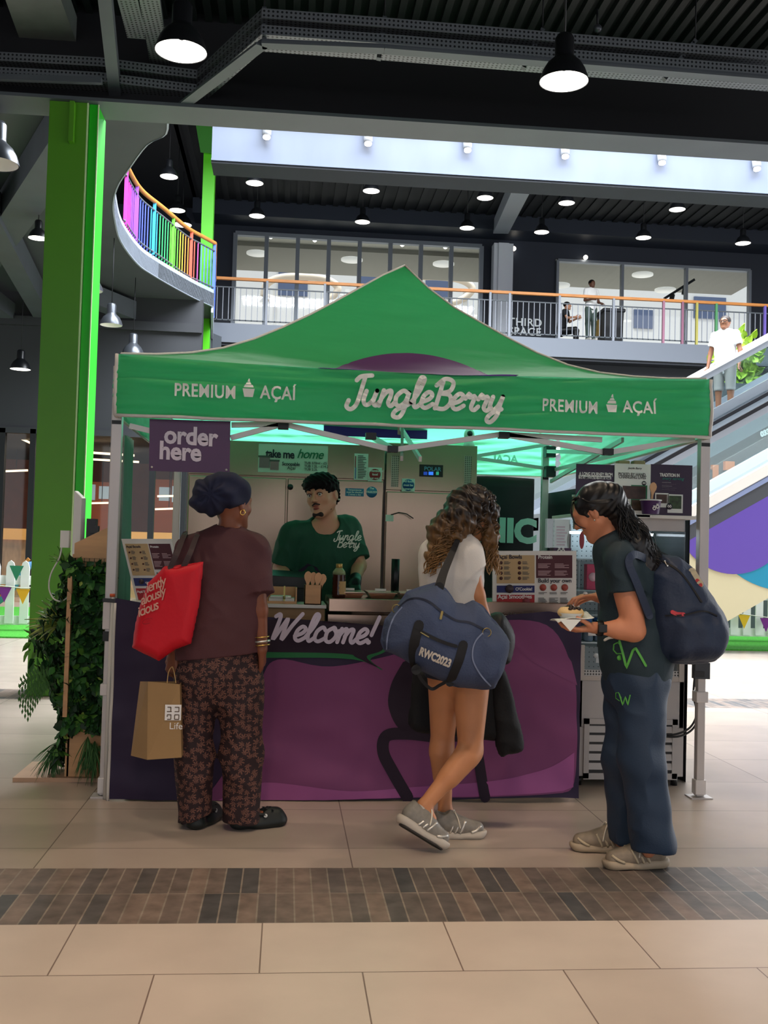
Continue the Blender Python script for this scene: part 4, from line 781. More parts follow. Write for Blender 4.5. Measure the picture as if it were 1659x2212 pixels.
b = MB(); b.box((fx0, fy+.02, .79), (fx0+.006, fb, 1.53)); b.build('side_glass', M_gls, t); b = MB(); b.box((fx1-.006, fy+.02, .6), (fx1, fb, 1.53)); b.build('side_glass', M_gls, t)
b = MB(); b.box((fx0+.09, fb-.05, .6), (fx0+.10, fb-.03, 1.5)); b.box((fx0+.115, fy+.01, .79), (fx0+.125, fy+.02, 1.5)); b.build('upright', M_black, t)
b = MB(); b.box((fx0-.01, fy-.02, 1.53), (fx1+.05, fb, 1.55)); b.build('top_panel', M_white, t, bevel=.002); b = MB(); b.box((fx0, fy+.03, 1.46), (fx1, fy+.16, 1.53)); b.build('canopy', M_cab, t)
b = MB(); b.box((fx0+.02, fb-.12, 1.44), (fx1-.02, fb-.10, 1.455)); b.build('light_strip', mat('fridge_light', '#e8f4ff', .5, emit=7), t)
for z in (.80, .96, 1.10, 1.28):
    b = MB(); b.box((fx0+.01, fy+.10, z), (fx1-.01, fb-.03, z+.008)); b.build('shelf', mat('shelf_glass', '#a7bcbf', .15, alpha=.55) if z > .9 else M_inner, t)
for x, z in ((1276, 1290), (1283, 1365), (1300, 1425)):
    c = P(x, z, fy-.02); b = MB(); b.box((c.x-.0, fy+.09, c.z-.03), (c.x+.09, fy+.096, c.z+.005)); b.lathe(Vector((c.x, fy+.09, c.z+.012)), [(.014,0),(.014,.004)], 14, (0,-1,0)); b.build('price_tag', M_inkw, t)
# drinks
M_blc = mat('cap_blue', '#2c62a0', .4); M_bt = mat('bottle_pet', '#7f97ac', .12, alpha=.7); M_pink = mat('carton_pink', '#b3375a', .5)
proto = None; q = 0
for i in range(6):
    for j in range(2):
        c = Vector((1.70+.068*i, fy+.16+.08*j, .808)); lab = 'blue-capped water bottle on the bottom shelf, %s row, %s' % (['front','back'][j], ['leftmost','second','third','fourth','fifth','sixth from left'][i])
        if proto is None:
            proto = thing('water_bottle', lab, 'bottle', c, 'blue-capped bottles in the display fridge'); b = MB(); b.lathe(c, [(.026,0),(.03,.01),(.03,.085),(.014,.11),(.013,.115)], 16); b.build('bottle', M_bt, proto); b = MB(); b.lathe(c, [(.02,.112),(.02,.132),(.016,.134)], 16); b.build('cap', M_blc, proto)
        else: copy_tree(proto, None, c, lab)
proto = None
for i in range(5):
    c = Vector((1.785+.085*i, fy+.17, 1.108)); lab = 'pink drink carton with pale oval on the middle shelf, %s' % ['leftmost','second from left','third from left','fourth from left','rightmost'][i]
    if proto is None:
        proto = thing('drink_carton', lab, 'carton', c, 'pink cartons in the display fridge'); b = MB(); b.box(c+Vector((-.038,-.03,0)), c+Vector((.038,.03,.15))); b.build('carton', M_pink, proto, bevel=.004)
        b = MB(); b.lathe(c+Vector((0,-.031,.075)), [(.026,0),(.026,.002)], 20, (0,-1,0)); b.build('oval_label', mat('label_pale', '#d9b3bc', .5), proto)
    else: copy_tree(proto, None, c, lab)
for i in range(5):
    c = Vector((1.76+.09*i, fy+.3, .60-.02)); 
# board, cup, boxes on the fridge top
t = thing('display_board', 'folded three-panel purple and white story board on top of the display fridge', 'sign', P(1370, 1115, 5.76)); PY_ = 5.76
rect('panel', 1244, 1003, 1327, 1115, PY_, mat('board_purple', '#2b1836', .5), t, .006); rect('panel', 1327, 1002, 1405, 1116, PY_-.01, M_paper, t, .006); rect('panel', 1405, 1004, 1495, 1118, PY_, mat('board_purple', '#2b1836', .5), t, .006)
Yt = PY_-.012
text('A LONG JOURNEY FROM', 'lettering', M_inkw, t, P(1251, 1027, PY_-.002), (1,0,0), (0,0,1), .029, .0007, xscale=.60); rect('title_bar', 1250, 1028, 1320, 1035, PY_-.002, M_inkw, t, .001); text('THE AMAZON TO YOUR BOWL', 'lettering', M_navy, t, P(1252, 1034, PY_-.004), (1,0,0), (0,0,1), .0205, .0003, xscale=.62)
for i, s in enumerate(('PICKED BY HAND,', 'CHANGING LIVES')): text(s, 'lettering', M_inkk, t, P(1366, 1028+6*i, Yt), (1,0,0), (0,0,1), .025, .0005, align='CENTER', xscale=.80)
rings(t, P(1391, 1044, Yt), .008); b = MB(); dot(b, 1391, 1044, .013, PY_-.0105); b.build('badge', M_navy, t)
text('Jungle Berry', 'lettering', M_inkk, t, P(1357, 1013, Yt), (1,0,0), (0,0,1), .016, .0003, .3)
rect('picture', 1345, 1050, 1395, 1078, Yt, mat('photo_dark', '#3a231c', .5, noise=.5, nscale=30), t, .001); rect('picture_frame', 1363, 1048, 1398, 1103, Yt+.0005, mat('photo_green', '#1d6a45', .5), t, .001); rect('picture', 1364, 1080, 1395, 1103, Yt-.001, mat('photo_brown', '#43301f', .5, noise=.6, nscale=40), t, .001); rect('caption', 1344, 1078, 1361, 1102, Yt-.0005, M_paper, t, .001); lines('print', 1346, 1081, 1359, 1096, 5, Yt-.001, M_inkk, t)
text('TRADITION IN', 'lettering', M_inkw, t, P(1425, 1029, PY_-.002), (1,0,0), (0,0,1), .027, .0007, xscale=.66); text('every serving', 'lettering', mat('ink_teal', '#1f6f66', .5), t, P(1430, 1036, PY_-.002), (1,0,0), (0,0,1), .024, .0003, .35); lines('print', 1430, 1040, 1462, 1060, 5, PY_-.002, M_inkw, t, h=.12)
for x0, y0, x1, y1, w in ((1415, 1065, 1444, 1096, 'photo_dark'), (1442, 1068, 1475, 1108, 'photo_leaf')):
    rect('photo_border', x0, y0, x1, y1, PY_-.003, M_paper, t, .001); rect('photo', x0+3, y0+3, x1-3, y1-9, PY_-.005, mat(w, '#2c4024', .5, noise=.6, nscale=40), t, .001)
b = MB(); dot(b, 1446, 1094, .018, PY_-.006); b.build('badge', M_navy, t); rings(t, P(1446, 1094, PY_-.012), .011)
c = P(1405, 1115, 5.67); c.z = 1.55; t = thing('paper_tub', 'purple paper tub with white ring mark on top of the display fridge', 'tub', (c.x, 5.67, 1.55)); b = MB(); b.lathe(c, [(.046,0),(.058,.075),(.06,.078)], 28, caps=False); b.lathe(c, [(.045,.001),(.0455,.002)], 28); b.build('tub', mat('tub_purple', '#3f1f52', .45), t); b = MB(); b.lathe(c, [(.060,.074),(.062,.078),(.060,.082),(.057,.078)], 28, caps=False); b.build('rim', M_paper, t); rings(t, c+Vector((.01,-.056,.035)), .019, .5)
spoon(c+Vector((0,0,.02)), P(1412, 1042, 5.67), 'wooden spoon standing in the purple tub on the display fridge', 'wooden spoon in the tub')
for i, x in enumerate((1345, 1378)):
    c = P(x, 1003, 5.9); t = thing('carton_tray', 'brown card carry tray behind the story board, %s' % ['left','right'][i], 'box', (c.x, 5.9, 1.55), 'card trays behind the story board'); b = MB(); b.hexa([(c.x-.05,5.85,1.55),(c.x+.05,5.85,1.55),(c.x+.035,5.87,c.z+.02),(c.x-.035,5.87,c.z+.02),(c.x-.05,5.95,1.55),(c.x+.05,5.95,1.55),(c.x+.035,5.93,c.z+.02),(c.x-.035,5.93,c.z+.02)]); b.build('tray', mat('kraft', '#a08a68', .8), t, bevel=.006)
c = P(1235, 1110, 6.0); t = thing('smoothie_cup', 'small capped beige drink bottle on the left of the fridge top', 'bottle', (c.x+.02, 6.0, 1.55)); c = Vector((c.x+.02, 6.0, 1.55)); b = MB(); b.lathe(c, [(.018,0),(.019,.09),(.012,.1)], 16); b.build('bottle', mat('beige_drink', '#a08a66', .5), t); b = MB(); b.lathe(c, [(.021,.1),(.021,.115)], 16); b.build('cap', M_white, t)
t = thing('menu_tag', 'red oval lollipop sign hanging in the display fridge opening', 'sign', P(1257, 1200, 5.75)); b = MB(); cc = P(1257, 1167, 5.75); b.add([cc+Vector((math.cos(a)*.014, 0, math.sin(a)*.05)) for a in [2*PI*k/20 for k in range(20)]]+[cc+Vector((math.cos(a)*.014, .004, math.sin(a)*.05)) for a in [2*PI*k/20 for k in range(20)]], [tuple(range(20)), tuple(range(20,40))[::-1]]+[(i,(i+1)%20,(i+1)%20+20,i+20) for i in range(20)]); b.build('tag', mat('tag_red', '#8a2a34', .5), t)
b = MB(); b.tube([cc+Vector((0,.002,.05)), Vector((cc.x,5.755,1.53))], .002, 5); b.build('string', M_white, t)
# cables and box at the right leg
t = thing('power_cable', 'black power cables looping from the fridge to the right tent leg', 'cable', P(1500, 1640, 5.70)); b = MB()
for pts in (((1497, 1438), (1503, 1480), (1510, 1530), (1500, 1570), (1470, 1590), (1430, 1590), (1400, 1580)), ((1503, 1440), (1498, 1500), (1505, 1540), (1490, 1572), (1455, 1587), (1415, 1583), (1395, 1572))): b.tube(catmull([P(x, y, 5.70) for x, y in pts], 6), .006, 6)
b.build('cables', M_black, t)
t = thing('junction_box', 'dark plastic box strapped to the right tent leg', 'box', P(1518, 1465, 5.46)); rect('box', 1502, 1432, 1534, 1467, 5.44, mat('smoke_plastic', '#2c3036', .3), t, .05); rect('strap', 1500, 1450, 1522, 1463, 5.435, M_black, t, .01)
# ================================================================ soft-surface modelling (signed distance fields meshed by surface nets)
def A3(v): return np.array(tuple(v), dtype=np.float32)
def cap(a, b, ra, rb=None, k=.02, n=None, ratio=1, clip=None, op='add', e=0):
    return dict(t='c', a=A3(a), b=A3(b), ra=ra, rb=ra if rb is None else rb, k=k, n=None if n is None else A3(Vector(n).normalized()), q=ratio, clip=clip or [], op=op, e=e)
def ell(c, r, k=.02, ax=None, op='add', clip=None, e=0):
    ax = ax or ((1,0,0),(0,1,0),(0,0,1)); return dict(t='e', c=A3(c), r=r if hasattr(r,'__len__') else (r,r,r), ax=[A3(Vector(a).normalized()) for a in ax], k=k, op=op, clip=clip or [], e=e)
def grow(pr, e): return [dict(p, e=p['e']+e) for p in pr]
def pbox(p):
    if p['t'] == 'c': r = max(p['ra'], p['rb'])*max(1, 1)+p['e']; return np.minimum(p['a'], p['b'])-r, np.maximum(p['a'], p['b'])+r
    if p['t'] == 'e': r = max(p['r'])+p['e']; return p['c']-r, p['c']+r
    return p['lo'], p['hi']
def pdist(p, X, Y, Z):
    if p['t'] == 'c':
        a, b = p['a'], p['b']; ab = b-a; L2 = float(ab@ab)+1e-9; x, y, z = X-a[0], Y-a[1], Z-a[2]
        t = np.clip((x*ab[0]+y*ab[1]+z*ab[2])/L2, 0, 1); x, y, z = x-t*ab[0], y-t*ab[1], z-t*ab[2]; d2 = x*x+y*y+z*z
        if p['n'] is not None:
            n = p['n']; c = x*n[0]+y*n[1]+z*n[2]; d2 = d2-c*c+(c/p['q'])**2
        d = np.sqrt(d2+1e-12)-(p['ra']+t*(p['rb']-p['ra']))
        if p['n'] is not None and p['q'] < 1: d = d*(.5+.5*p['q'])
    elif p['t'] == 'e':
        x, y, z = X-p['c'][0], Y-p['c'][1], Z-p['c'][2]; r = [q+p['e'] for q in p['r']]; s = 0
        for ax, q in zip(p['ax'], r): s = s+((x*ax[0]+y*ax[1]+z*ax[2])/q)**2
        s = np.sqrt(s+1e-12); d = (s-1)*min(r)*.5+(s-1)*(sum(r)/3)*.5; return_e = d
        for c, n in p['clip']: d = np.maximum(d, (X-c[0])*n[0]+(Y-c[1])*n[1]+(Z-c[2])*n[2])
        return d
    else: d = p['f'](X, Y, Z)
    d = d-p['e']
    for c, n in p['clip']: d = np.maximum(d, (X-c[0])*n[0]+(Y-c[1])*n[1]+(Z-c[2])*n[2])
    return d
def polydist(poly, X, Z):      # signed distance to a polygon in the XZ plane, negative inside
    px = np.array([p[0] for p in poly], dtype=np.float32); pz = np.array([p[1] for p in poly], dtype=np.float32); n = len(px); d = np.full(np.broadcast(X, Z).shape, 1e9, dtype=np.float32); ins = np.zeros(d.shape, bool)
    for i in range(n):
        j = (i+1) % n; ex, ez = px[j]-px[i], pz[j]-pz[i]; wx, wz = X-px[i], Z-pz[i]; t = np.clip((wx*ex+wz*ez)/(ex*ex+ez*ez+1e-12), 0, 1)
        d = np.minimum(d, (wx-t*ex)**2+(wz-t*ez)**2)
        c = ((pz[i] > Z) != (pz[j] > Z)) & (X < ex*(Z-pz[i])/(ez+1e-12)+px[i]); ins ^= c
    d = np.sqrt(d); return np.where(ins, -d, d)
def pillow(px_poly, Yc, T, r, tilt=None, k=.01, smooth=True, op='add'):
    """a stuffed body with the given silhouette: thickness T each way, rounding width r"""
    pts = [P(x, y, Yc) for x, y in px_poly]; pts = [(p.x, p.z) for p in (catmull([Vector((q.x, 0, q.z)) for q in pts+[pts[0]]], 4) if smooth else [])] or [(p.x, p.z) for p in pts]
    tl = tilt or (lambda X, Z: 0)
    def f(X, Y, Z):
        d = polydist(pts, X[:, :1, :], Z); u = np.clip(-d/r, 0, 1); th = T*np.sqrt(np.clip(1-(1-u)**2, 0, 1)); y = np.abs(Y-Yc-tl(X, Z)); return np.where(d > 0, np.sqrt(d*d+y*y), (y-th)*.8)
    xs = [p[0] for p in pts]; zs = [p[1] for p in pts]; mt = .25 if tilt else .02
    return dict(t='f', f=f, lo=np.array([min(xs)-.02, Yc-T-mt, min(zs)-.02], dtype=np.float32), hi=np.array([max(xs)+.02, Yc+T+mt, max(zs)+.02], dtype=np.float32), k=k, op=op, clip=[], e=0)
def wrinkle(amp, s=1.0, seed=0, aniso=(1,1,1)):
    q = np.random.RandomState(seed); W_ = [(q.randn(3)*np.array(aniso)*f*s, q.rand()*6.28, a) for f, a in ((7,1),(11,.7),(17,.5),(26,.35),(40,.2)) for _ in range(3)]
    def f(x, y, z):
        o = 0; w = .35*np.sin(5*s*x+3*s*z)+.35*np.sin(6*s*y-4*s*z)
        for v, ph, a in W_: o = o+a*np.sin(v[0]*x+v[1]*y+v[2]*z+ph+w*2)
        o = o/3.2; return -amp*(1-np.abs(np.clip(o, -1, 1)))*1.0+amp*.4
    return f
def sdf(prims, h=.0055, clips=(), disp=None, kd=None):
    lo = np.min([pbox(p)[0] for p in prims if p['op'] == 'add'], 0)-3*h-.012; hi = np.max([pbox(p)[1] for p in prims if p['op'] == 'add'], 0)+3*h+.012
    n = np.ceil((hi-lo)/h).astype(int)+1; ax = [lo[i]+h*np.arange(n[i], dtype=np.float32) for i in range(3)]; D = np.full(tuple(n), .5, dtype=np.float32)
    for p in prims:
        a, b = pbox(p); m_ = p['k']+.03; s = [slice(max(0, int((a[i]-m_-lo[i])/h)), min(n[i], int((b[i]+m_-lo[i])/h)+2)) for i in range(3)]
        if any(q.stop <= q.start for q in s): continue
        X, Y, Z = ax[0][s[0]][:,None,None], ax[1][s[1]][None,:,None], ax[2][s[2]][None,None,:]
        d = np.broadcast_to(pdist(p, X, Y, Z), (s[0].stop-s[0].start, s[1].stop-s[1].start, s[2].stop-s[2].start)).astype(np.float32); S = D[s[0], s[1], s[2]]; k = max(p['k'], 1e-4)
        if p['op'] == 'add': hh = np.clip(k-np.abs(S-d), 0, None)/k; D[s[0], s[1], s[2]] = np.minimum(S, d)-hh*hh*k*.25
        else: hh = np.clip(k-np.abs(S+d), 0, None)/k; D[s[0], s[1], s[2]] = np.maximum(S, -d)+hh*hh*k*.25
    if disp is not None:
        I = np.nonzero(np.abs(D) < .05); D[I] += disp(ax[0][I[0]], ax[1][I[1]], ax[2][I[2]])
    for c, nn in clips: D = np.maximum(D, (ax[0][:,None,None]-c[0])*nn[0]+(ax[1][None,:,None]-c[1])*nn[1]+(ax[2][None,None,:]-c[2])*nn[2])
    # surface nets
    S = D < 0; c = S[:-1,:-1,:-1].astype(np.int8).copy()
    cnt = sum(S[i:n[0]-1+i, j:n[1]-1+j, k:n[2]-1+k].astype(np.int8) for i in (0,1) for j in (0,1) for k in (0,1)); act = (cnt > 0) & (cnt < 8); I = np.argwhere(act); idx = np.full(act.shape, -1, dtype=np.int64); idx[act] = np.arange(len(I))
    V = np.zeros((len(I), 3)); C = np.zeros(len(I)); co = [(i,j,k) for i in (0,1) for j in (0,1) for k in (0,1)]
    vals = {q: D[I[:,0]+q[0], I[:,1]+q[1], I[:,2]+q[2]] for q in co}
    for q in co:
        for a in range(3):
            if q[a] == 0:
                r = list(q); r[a] = 1; r = tuple(r); v0, v1 = vals[q], vals[r]; m_ = (v0 < 0) != (v1 < 0); t = np.where(m_, v0/(v0-v1+1e-20), 0)
                pt = np.array(q, float)[None]+0*V; pt[:, a] = t; V[m_] += pt[m_]; C[m_] += 1
    V = lo+h*(I+V/np.maximum(C, 1)[:,None]); F = []
    for a in range(3):
        b_, c_ = (a+1)%3, (a+2)%3; s0 = [slice(None)]*3; s1 = [slice(None)]*3; s0[a] = slice(0,-1); s1[a] = slice(1,None); e = S[tuple(s0)] != S[tuple(s1)]; E_ = np.argwhere(e)
        E_ = E_[(E_[:,b_] > 0) & (E_[:,c_] > 0) & (E_[:,b_] < n[b_]-1) & (E_[:,c_] < n[c_]-1)]; flip = S[tuple(E_.T)]
        def g(db, dc): q = E_.copy(); q[:,b_] -= db; q[:,c_] -= dc; return idx[tuple(q.T)]
        Q = np.stack([g(1,1), g(0,1), g(0,0), g(1,0)], 1); Q[~flip] = Q[~flip][:, ::-1]; F.append(Q)
    F = np.concatenate(F); F = F[(F >= 0).all(1)]; return V, F
def mesh_np(name, V, F, m, parent, smooth=True, sub=0):
    o_ = np.array(wloc(parent)) if parent else np.zeros(3); me = bpy.data.meshes.new(name); nf = len(F); me.vertices.add(len(V)); me.vertices.foreach_set('co', (V-o_).astype(np.float32).ravel())
    me.loops.add(nf*4); me.loops.foreach_set('vertex_index', F.astype(np.int32).ravel()); me.polygons.add(nf); me.polygons.foreach_set('loop_start', np.arange(0, nf*4, 4, dtype=np.int32)); me.polygons.foreach_set('loop_total', np.full(nf, 4, dtype=np.int32))
    me.polygons.foreach_set('use_smooth', np.ones(nf, bool)); me.update(calc_edges=True); me.validate(); me.materials.append(m)
    o = bpy.data.objects.new(name, me); COL.objects.link(o); o.parent = parent; return o
def blob(name, prims, m, parent, h=.0055, clips=(), disp=None): V, F = sdf(prims, h, clips, disp); return mesh_np(name, V, F, m, parent)
def strands(name, paths, m, parent, r=.0022, seg=4):
    b = MB()
    for q in paths: k = len(q); b.tube(q, [r*(.55+.9*math.sin(PI*min(.97, (i+1)/(k+1)))) for i in range(k)], seg, False)
    return b.build(name, m, parent)

# ---------------------------------------------------------------- human figure
def frame(f, up=(0,0,1)):
    f = Vector(f).normalized(); r = f.cross(Vector(up)).normalized(); u = r.cross(f).normalized(); return f, r, u
def head_prims(c, hf, up=(0,0,1), s=1.0, ears=True):
    f, r, u = frame(hf, up); q = lambda a, b, e: Vector(c)+(r*a+f*b+u*e)*s; ax = (r, f, u)
    p = [ell(q(0,-.012,.028), (.075*s,.094*s,.085*s), .03, ax), ell(q(0,.035,-.015), (.060*s,.058*s,.080*s), .03, ax), cap(q(0,.02,-.05), q(0,.066,-.090), .052*s, .024*s, .03),
         cap(q(-.05,.0,-.045), q(-.018,.068,-.092), .024*s, .018*s, .03), cap(q(.05,.0,-.045), q(.018,.068,-.092), .024*s, .018*s, .03),
         cap(q(-.035,.078,.030), q(.035,.078,.030), .014*s, None, .02), cap(q(0,.090,.022), q(0,.113,-.018), .0075*s, .0105*s, .010), ell(q(-.011,.103,-.021), .0085*s, .006), ell(q(.011,.103,-.021), .0085*s, .006),
         ell(q(-.042,.062,-.018), (.020*s,.018*s,.020*s), .02, ax), ell(q(.042,.062,-.018), (.020*s,.018*s,.020*s), .02, ax),
         ell(q(-.031,.094,.012), (.017*s,.013*s,.011*s), .012, ax, 'sub'), ell(q(.031,.094,.012), (.017*s,.013*s,.011*s), .012, ax, 'sub'),
         ell(q(-.031,.078,.011), .0155*s, .004), ell(q(.031,.078,.011), .0155*s, .004),
         ell(q(0,.090,-.050), (.024*s,.010*s,.0065*s), .008, ax), ell(q(0,.088,-.061), (.020*s,.010*s,.007*s), .006, ax), cap(q(-.022,.1015,-.0555), q(.022,.1015,-.0555), .0016*s, None, .003, op='sub')]
    if ears:
        for e in (-1, 1): p += [ell(q(e*.078,-.012,-.002), (.009*s,.019*s,.031*s), .008, ax), ell(q(e*.088,-.008,.002), (.006*s,.010*s,.018*s), .004, ax, 'sub')]
    return p
def hand_prims(w, d, n, side, curl=.5, s=1.0, spread=.0, thumb=.7):
    """w wrist, d hand direction, n palm normal, side +1/-1: thumb side = n x d * side"""
    w = Vector(w); d = Vector(d).normalized(); n = (Vector(n)-d*Vector(n).dot(d)).normalized(); l = n.cross(d)*side; p = []
    for i, o_ in enumerate((-.029, -.010, .010, .028)): p.append(cap(w+l*o_*.55*s, w+(d*(.082-.004*abs(i-1.7))+l*o_)*s, .0145*s, .0115*s, .014))
    Ls = ((.030,.019,.017), (.041,.026,.021), (.044,.029,.022), (.039,.024,.020))
    for i, o_ in enumerate((-.031, -.0105, .0105, .031)):
        q = w+(d*(.082-.003*abs(i-1.7))+l*o_)*s; a = curl*.7; dr = (d+l*(spread*(i-1.5)*.12)).normalized()
        for j, L_ in enumerate(Ls[i]):
            dd = dr*math.cos(a)+n*math.sin(a); e = q+dd*L_*s; p.append(cap(q, e, (.0092-.0008*j)*s, (.0084-.0009*j)*s, .0035)); q = e; a += curl*(1.0-.1*j)
    q = w+(d*.022+l*.024)*s; dd = (d*.55+l*.62+n*thumb*.5).normalized(); e = q+dd*.042*s; p.append(cap(q, e, .0150*s, .0105*s, .008)); dd = (d*.85+l*.12+n*thumb*.7).normalized(); e2 = e+dd*.032*s; p.append(cap(e, e2, .0105*s, .0092*s, .004)); dd = (d*.8-l*.12+n*thumb*.8).normalized(); p.append(cap(e2, e2+dd*.024*s, .0092*s, .0075*s, .004))
    return p
def limb(a, b, c, ra, rb, rc, k=.02, bulge=0, n=None):
    a, b, c = Vector(a), Vector(b), Vector(c); p = [cap(a, b, ra, rb, k), cap(b, c, rb, rc, k)]
    if bulge:
        bd = Vector(n) if n is not None else Vector((0,0,0)); m_ = b.lerp(c, .27); p.append(cap(b.lerp(c, .12)+bd*.010, b.lerp(c, .48)+bd*.008, rb*bulge, rb*bulge*.8, .03)); p.append(cap(a.lerp(b, .15), a.lerp(b, .5), ra*1.0, ra*.9, .03))
    return p
def torso_prims(pel, waist, chest, neck, shL, shR, w, d, bf, s=1.0):
    """w = half widths (hip, waist, chest), d = depth ratio"""
    bf = Vector(bf).normalized()
    return [cap(Vector(pel)+Vector((0,0,-.02)), Vector(pel)+Vector((0,0,.05)), w[0], w[0]*.96, .05, bf, d), cap(Vector(pel).lerp(Vector(waist), .5), waist, w[1]*1.03, w[1], .06, bf, d), cap(waist, chest, w[1], w[2], .06, bf, d),
            cap(chest, Vector(chest).lerp(Vector(neck), .45), w[2], w[2]*.80, .06, bf, d*.95), cap(shL, Vector(neck)+Vector((0,0,-.045)), .050*s, .058*s, .05), cap(shR, Vector(neck)+Vector((0,0,-.045)), .050*s, .058*s, .05)]
def hair_tex(name, c0, c1, z0, z1, rough=.42, streak=.35):
    M = mat(name, c0, rough); nt = M.node_tree; b = nt.nodes['Principled BSDF']; tc = nt.nodes.new('ShaderNodeTexCoord'); sp = nt.nodes.new('ShaderNodeSeparateXYZ'); nt.links.new(tc.outputs['Object'], sp.inputs[0])
    mr = nt.nodes.new('ShaderNodeMapRange'); mr.inputs[1].default_value = z0; mr.inputs[2].default_value = z1; nt.links.new(sp.outputs[2], mr.inputs[0])
    mp = nt.nodes.new('ShaderNodeMapping'); mp.inputs['Scale'].default_value = (60, 60, 8); nt.links.new(tc.outputs['Object'], mp.inputs[0]); nz_ = nt.nodes.new('ShaderNodeTexNoise'); nz_.inputs['Scale'].default_value = 1; nt.links.new(mp.outputs[0], nz_.inputs[0])
    ad = nt.nodes.new('ShaderNodeMath'); ad.operation = 'MULTIPLY_ADD'; ad.inputs[1].default_value = streak*2; nt.links.new(nz_.outputs[0], ad.inputs[0]); ad2 = nt.nodes.new('ShaderNodeMath'); ad2.operation = 'SUBTRACT'; ad2.inputs[1].default_value = streak; nt.links.new(mr.outputs[0], ad.inputs[2]); nt.links.new(ad.outputs[0], ad2.inputs[0])
    mx = nt.nodes.new('ShaderNodeMix'); mx.data_type = 'RGBA'; mx.inputs[6].default_value = (*lin(c0), 1); mx.inputs[7].default_value = (*lin(c1), 1); nt.links.new(ad2.outputs[0], mx.inputs[0]); nt.links.new(mx.outputs[2], b.inputs['Base Color']); return M
def skin(name, col): return mat(name, col, .48, noise=.05, nscale=12, spec=.35)
def runner(name, par, heel, toe, up, mats, s=1.0, upper=True):
    """running shoe along heel->toe; up = sole normal"""
    heel, toe = Vector(heel), Vector(toe); d = (toe-heel).normalized(); L_ = (toe-heel).length; u = (Vector(up)-d*Vector(up).dot(d)).normalized(); l = d.cross(u); q = lambda a, b, c: heel+d*a*L_+l*b*s+u*c*s
    root = blob(name, [cap(q(.14,0,.062), q(.5,0,.052), .036*s, .036*s, .03, l, 1.0), cap(q(.5,0,.05), q(.86,0,.040), .038*s, .032*s, .03), cap(q(.12,0,.05), q(.14,0,.088), .033*s, .030*s, .02), cap(q(.3,0,.055), q(.34,0,.090), .034*s, .026*s, .03),
        cap(q(.2,0,.115), q(.24,0,.14), .026*s, .026*s, .006, op='sub')], mats[0], par, .004, clips=[(q(0,0,.022), -u)])
    blob('sole', [cap(q(.12,0,.014), q(.45,0,.012), .040*s, .036*s, .02, u, .62), cap(q(.45,0,.012), q(.85,0,.016), .036*s, .042*s, .02, u, .58), cap(q(.10,0,.026), q(.3,0,.020), .041*s, .038*s, .02, u, .6), cap(q(.9,0,.024), q(.93,0,.03), .028*s, None, .02, u, .6)], mats[1], root, .004, clips=[(q(0,0,.034), u), (q(0,0,0), -u)])
    b = MB(); b.slab([q(t_, w_, .0) for t_, w_ in ((.02,-.02),(.1,-.037),(.45,-.033),(.8,-.040),(.97,-.02),(.97,.02),(.8,.040),(.45,.033),(.1,.037),(.02,.02))], -u, .005*s); b.build('outsole', mats[2], root)
    b = MB()
    for e in (-1, 1):
        for t_ in (.42, .52, .62): b.tube(catmull([q(t_-.10, e*.038, .028), q(t_-.05, e*.040, .05), q(t_, e*.030, .076)], 3), .0055*s, 5)
        b.tube(catmull([q(.74, e*.036, .030), q(.84, e*.036, .040), q(.93, e*.020, .055)], 3), .006*s, 5)
    b.build('overlay', mats[3], root); b = MB()
    for i in range(5):
        t_ = .40+.075*i; hh = .098-.011*i; b.tube(catmull([q(t_, -.024, hh-.010), q(t_+.01, 0, hh+.002), q(t_, .024, hh-.010)], 3), .0036*s, 5)
    for e in (-1, 1): b.tube(catmull([q(.40, 0, .100), q(.42, e*.02, .112), q(.48, e*.036, .085), q(.52, e*.046, .05)], 4), .0032*s, 5)
    b.build('laces', mats[4], root); return root
